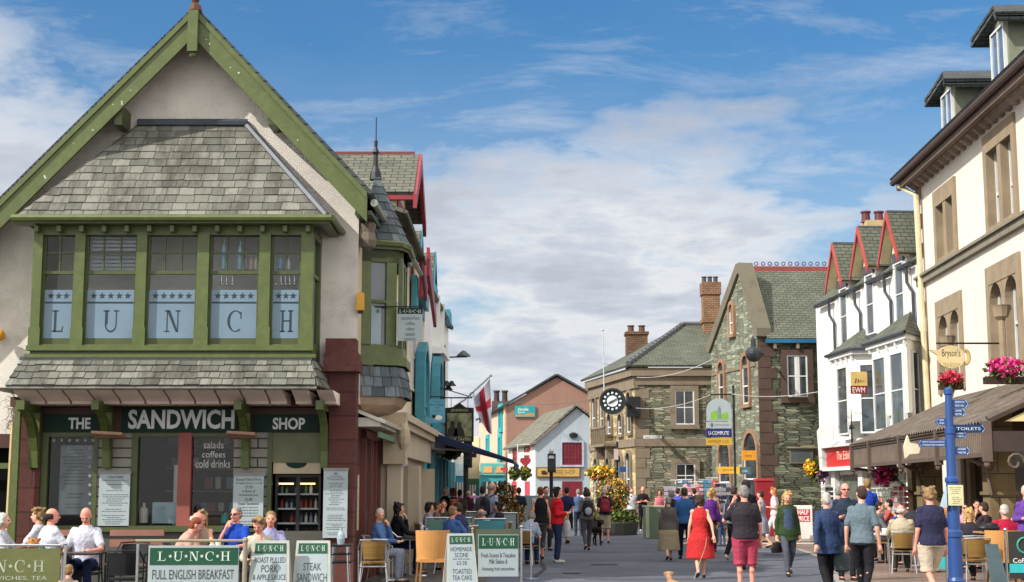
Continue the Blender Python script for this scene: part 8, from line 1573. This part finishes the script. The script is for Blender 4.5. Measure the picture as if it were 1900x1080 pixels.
# dogs
def dog(x, Y, face, c, label, s=1.0, m2=None):
    o = thing('dog', label, 'dog', loc=(x, Y, 0)); Rz = Matrix.Rotation(R(face), 3, 'Z'); T = lambda v: V((x, Y, 0))+Rz @ (V(v)*s); b = Body()
    b.limb(T((0, -.26, .50)), T((0, .05, .49)), .10*s, .125*s); b.limb(T((0, .05, .49)), T((0, .24, .50)), .13*s, .115*s); b.limb(T((0, .26, .55)), T((0, .38, .68)), .085*s, .065*s); b.ball(T((0, .43, .72)), (.075*s, .095*s, .075*s), 0, 12, 8, Rz); b.limb(T((0, .46, .70)), T((0, .60, .66)), .045*s, .03*s)
    for sx_ in (-1, 1):
        b.limb(T((sx_*.08, .22, .44)), T((sx_*.08, .20, .24)), .055*s, .032*s); b.limb(T((sx_*.08, .20, .24)), T((sx_*.08, .22, .03)), .032*s, .026*s); b.ball(T((sx_*.08, .25, .025)), (.034*s, .05*s, .025*s))
        b.limb(T((sx_*.08, -.27, .46)), T((sx_*.09, -.20, .30)), .075*s, .045*s); b.limb(T((sx_*.09, -.20, .30)), T((sx_*.09, -.36, .20)), .04*s, .028*s); b.limb(T((sx_*.09, -.36, .20)), T((sx_*.09, -.33, .03)), .028*s, .024*s); b.ball(T((sx_*.09, -.30, .025)), (.032*s, .05*s, .025*s))
        b.tube([T((sx_*.06, .41, .78)), T((sx_*.10, .40, .74)), T((sx_*.10, .42, .66))], [.028*s, .035*s, .015*s], 6)
    b.tube([T((0, -.34, .53)), T((0, -.48, .52)), T((0, -.58, .42))], [.03*s, .024*s, .012*s], 6); finish(b.build('body', M(c, .8, .6, 50, .2, 8), o), .015, 2)
    b = MB(); b.ball(T((0, .635, .665)), .018*s); b.build('nose', BLACK, o, True); b = MB(); b.lathe(T((0, .29, .575)), [(.085*s, -.012), (.085*s, .012)], 14, 0, Rz @ V((0, .6, .8))); b.build('collar', M('8c2c2c', .6), o); return T
T1 = dog(G(1104, 45), 45, 200, '1c1612', 'black dog with brown legs standing between the rucksack wearers', 1.0); b = MB(); b.tube([T1((0, .29, .62)), V((G(1112, 46), 46, .75)), V((G(1118, 46.6), 46.6, .95))], .008, 4); tag(b.build('dog_lead', BLACK), 'thin lead running from the black dog to the red rucksack wearer', 'lead')
T2 = dog(G(1248, 20.7), 20.7, 10, '9c7a5c', 'small tan dog whose back just shows at the bottom edge', .62); b = MB(); b.tube([T2((0, .29, .62)), V((G(1285, 24), 24, .2)), V((G(1308, 27.3), 27.3, .62)), V((G(1310, 27.5), 27.5, .8))], .006, 4); tag(b.build('dog_lead', M('a08c70', .7)), 'slack pale lead from the small tan dog to the person in red dress', 'lead')
# pushchair beside the first pillar
x = G(1700, 34); o = thing('pushchair', 'black pushchair with its hood up beside the tea room tables', 'pushchair', loc=(x, 34, 0)); b = MB(); b.ball((x, 34, .98), (.33, .28, .22), 0, 14, 8); b.build('hood', M('1c1e22', .7), o, True); b = MB(); b.tube([(x-.25, 34, .95), (x-.28, 33.7, .1)], .018, 5); b.tube([(x+.25, 34, .95), (x+.28, 33.7, .1)], .018, 5); b.build('frame', CHROME, o)
for s in (-1, 1): b = MB(); b.lathe((x+s*.28, 33.7, .1), [(.1, -.02), (.1, .02)], 12, 0, (1, 0, 0)); b.build('wheel', BLACK, o)
b = MB(); b.box(x-.2, x+.2, -33.85, -34.2, .45, .6); b.build('seat', M('1c1e22', .7), o)
# ---------------- small street details ----------------
for (px, Y, w_, d_, l) in ((1120, 33, .6, .6, 'square iron inspection cover in the asphalt left of the red dress'), (1430, 38, .45, .45, 'square iron cover in the asphalt near the pavement corner'), (1060, 29.5, .35, .5, 'small iron drain grating near the barriers')):
    x = G(px, Y); mb = MB(); mb.box(x-w_/2, x+w_/2, -(Y-d_/2), -(Y+d_/2), -.003, .004); mb.box(x-w_/2+.04, x+w_/2-.04, -(Y-d_/2+.04), -(Y+d_/2-.04), .0041, .007); tag(mb.build('drain_cover', M('2c2c2e', .6, .8, 40, .2, 8, .5, .4)), l, 'drain cover')
rn = random.Random(5)
for i, (px, Y, s) in enumerate(((1015, 30, (1.6, .8)), (1180, 27.5, (2.2, .6)), (1300, 35, (3, .7)), (1090, 40, (2.4, 1.0)))):
    x = G(px, Y); mb = MB(); k = 14; ph = [rn.uniform(.75, 1.1) for _ in range(k)]; mb.face([(x+s[0]*.5*cos(2*pi*j/k)*ph[j], Y+s[1]*.5*sin(2*pi*j/k)*ph[j], -.001+.0004*i) for j in range(k)]); tag(mb.build('asphalt_patch', M('484b52' if i % 2 else '63666c', .85, .4, 60, .15, 3)), kind='structure')
mb = MB(); pts = [(G(985, 27.2), 27.2), (G(1010, 31), 31), (G(1000, 36), 36), (G(990, 44), 44), (G(985, 60), 60)]
for a, b in zip(pts, pts[1:]): mb.face([(a[0]-.05, a[1], .001), (a[0]+.05, a[1], .001), (b[0]+.05, b[1], .001), (b[0]-.05, b[1], .001)])
tag(mb.build('gutter_line', M('2f3034', .8)), kind='structure')
# dry climber on the wall left of the skirt roof, and the lamp beside it
rn = random.Random(12); mb = MB(); u0, z0 = F.hit(28, 800)
for i in range(46):
    u, z = F.hit(rn.gauss(26, 8), rn.uniform(735, 800)); a = rn.uniform(0, 2*pi); p = F.pt(u, .06, z); mb.tube([p, p+V((.1*cos(a), -.05, .12*sin(a))), p+V((.16*cos(a+.6), -.02, .2*sin(a+.4)))], [.007, .005, .003], 4)
for i in range(5): u1_, z1_ = F.hit(26+i*2, 812); mb.tube([F.pt(u1_, .05, 0.2), F.pt(u1_+rn.uniform(-.06, .06), .08, 1.4), F.pt(u1_, .06, z1_), F.pt(u1_+rn.uniform(-.2, .1), .08, z1_+.5)], .008, 4)
tag(mb.build('dry_climber', M('7a6450', .9, .4)), 'bare dry climber straggling up the wall left of the sandwich shop', 'plant')
o = thing('wall_lamp', 'orange globe wall lamp on the cream wall at the left edge', 'lamp', loc=F.pt(F.hit(0, 622)[0], .2, F.hit(0, 622)[1])); u, z = F.hit(-2, 622, .25); mb = MB(); mb.ball(F.pt(u, .25, z), .11, 0, 14, 10); mb.build('globe', M('d89a2c', .4), o, True); mb = MB(); mb.tube([F.pt(u, 0, z), F.pt(u, .2, z)], .03, 6); mb.build('bracket', BLACK, o)
# television aerial and wall camera
p = P(753, 440, 36.5); o = thing('television_aerial', 'thin television aerial on the roof edge below the red dormer', 'aerial', loc=p); mb = MB(); mb.tube([p, p+V((0, 0, .75))], .02, 5); mb.build('mast', GREY, o)
for k in range(5): mb = MB(); mb.tube([p+V((-.12, -.2+.1*k, .3+.1*k)), p+V((.16, -.2+.1*k, .3+.1*k))], .01, 4); mb.build('element', GREY, o)
# pale weather flecks on the bargeboards
for i in range(14):
    t = rn.random(); left = i < 9; x = (361-(60+240*t)) if left else (361+20+260*t); y = (22+(361-x)*.98 if left else 22+(x-361)*1.04)+rn.uniform(22, 40); u, z = Fo.hit(x, y); mb = MB(Fo); r_ = rn.uniform(.008, .02); mb.prism([(u+r_*cos(a), z+r_*sin(a)) for a in [2*pi*k/7 for k in range(7)]], .0385 if 0 else .003, .001); q = mb.build('paint_fleck', M('b8bcae', .7), shop)
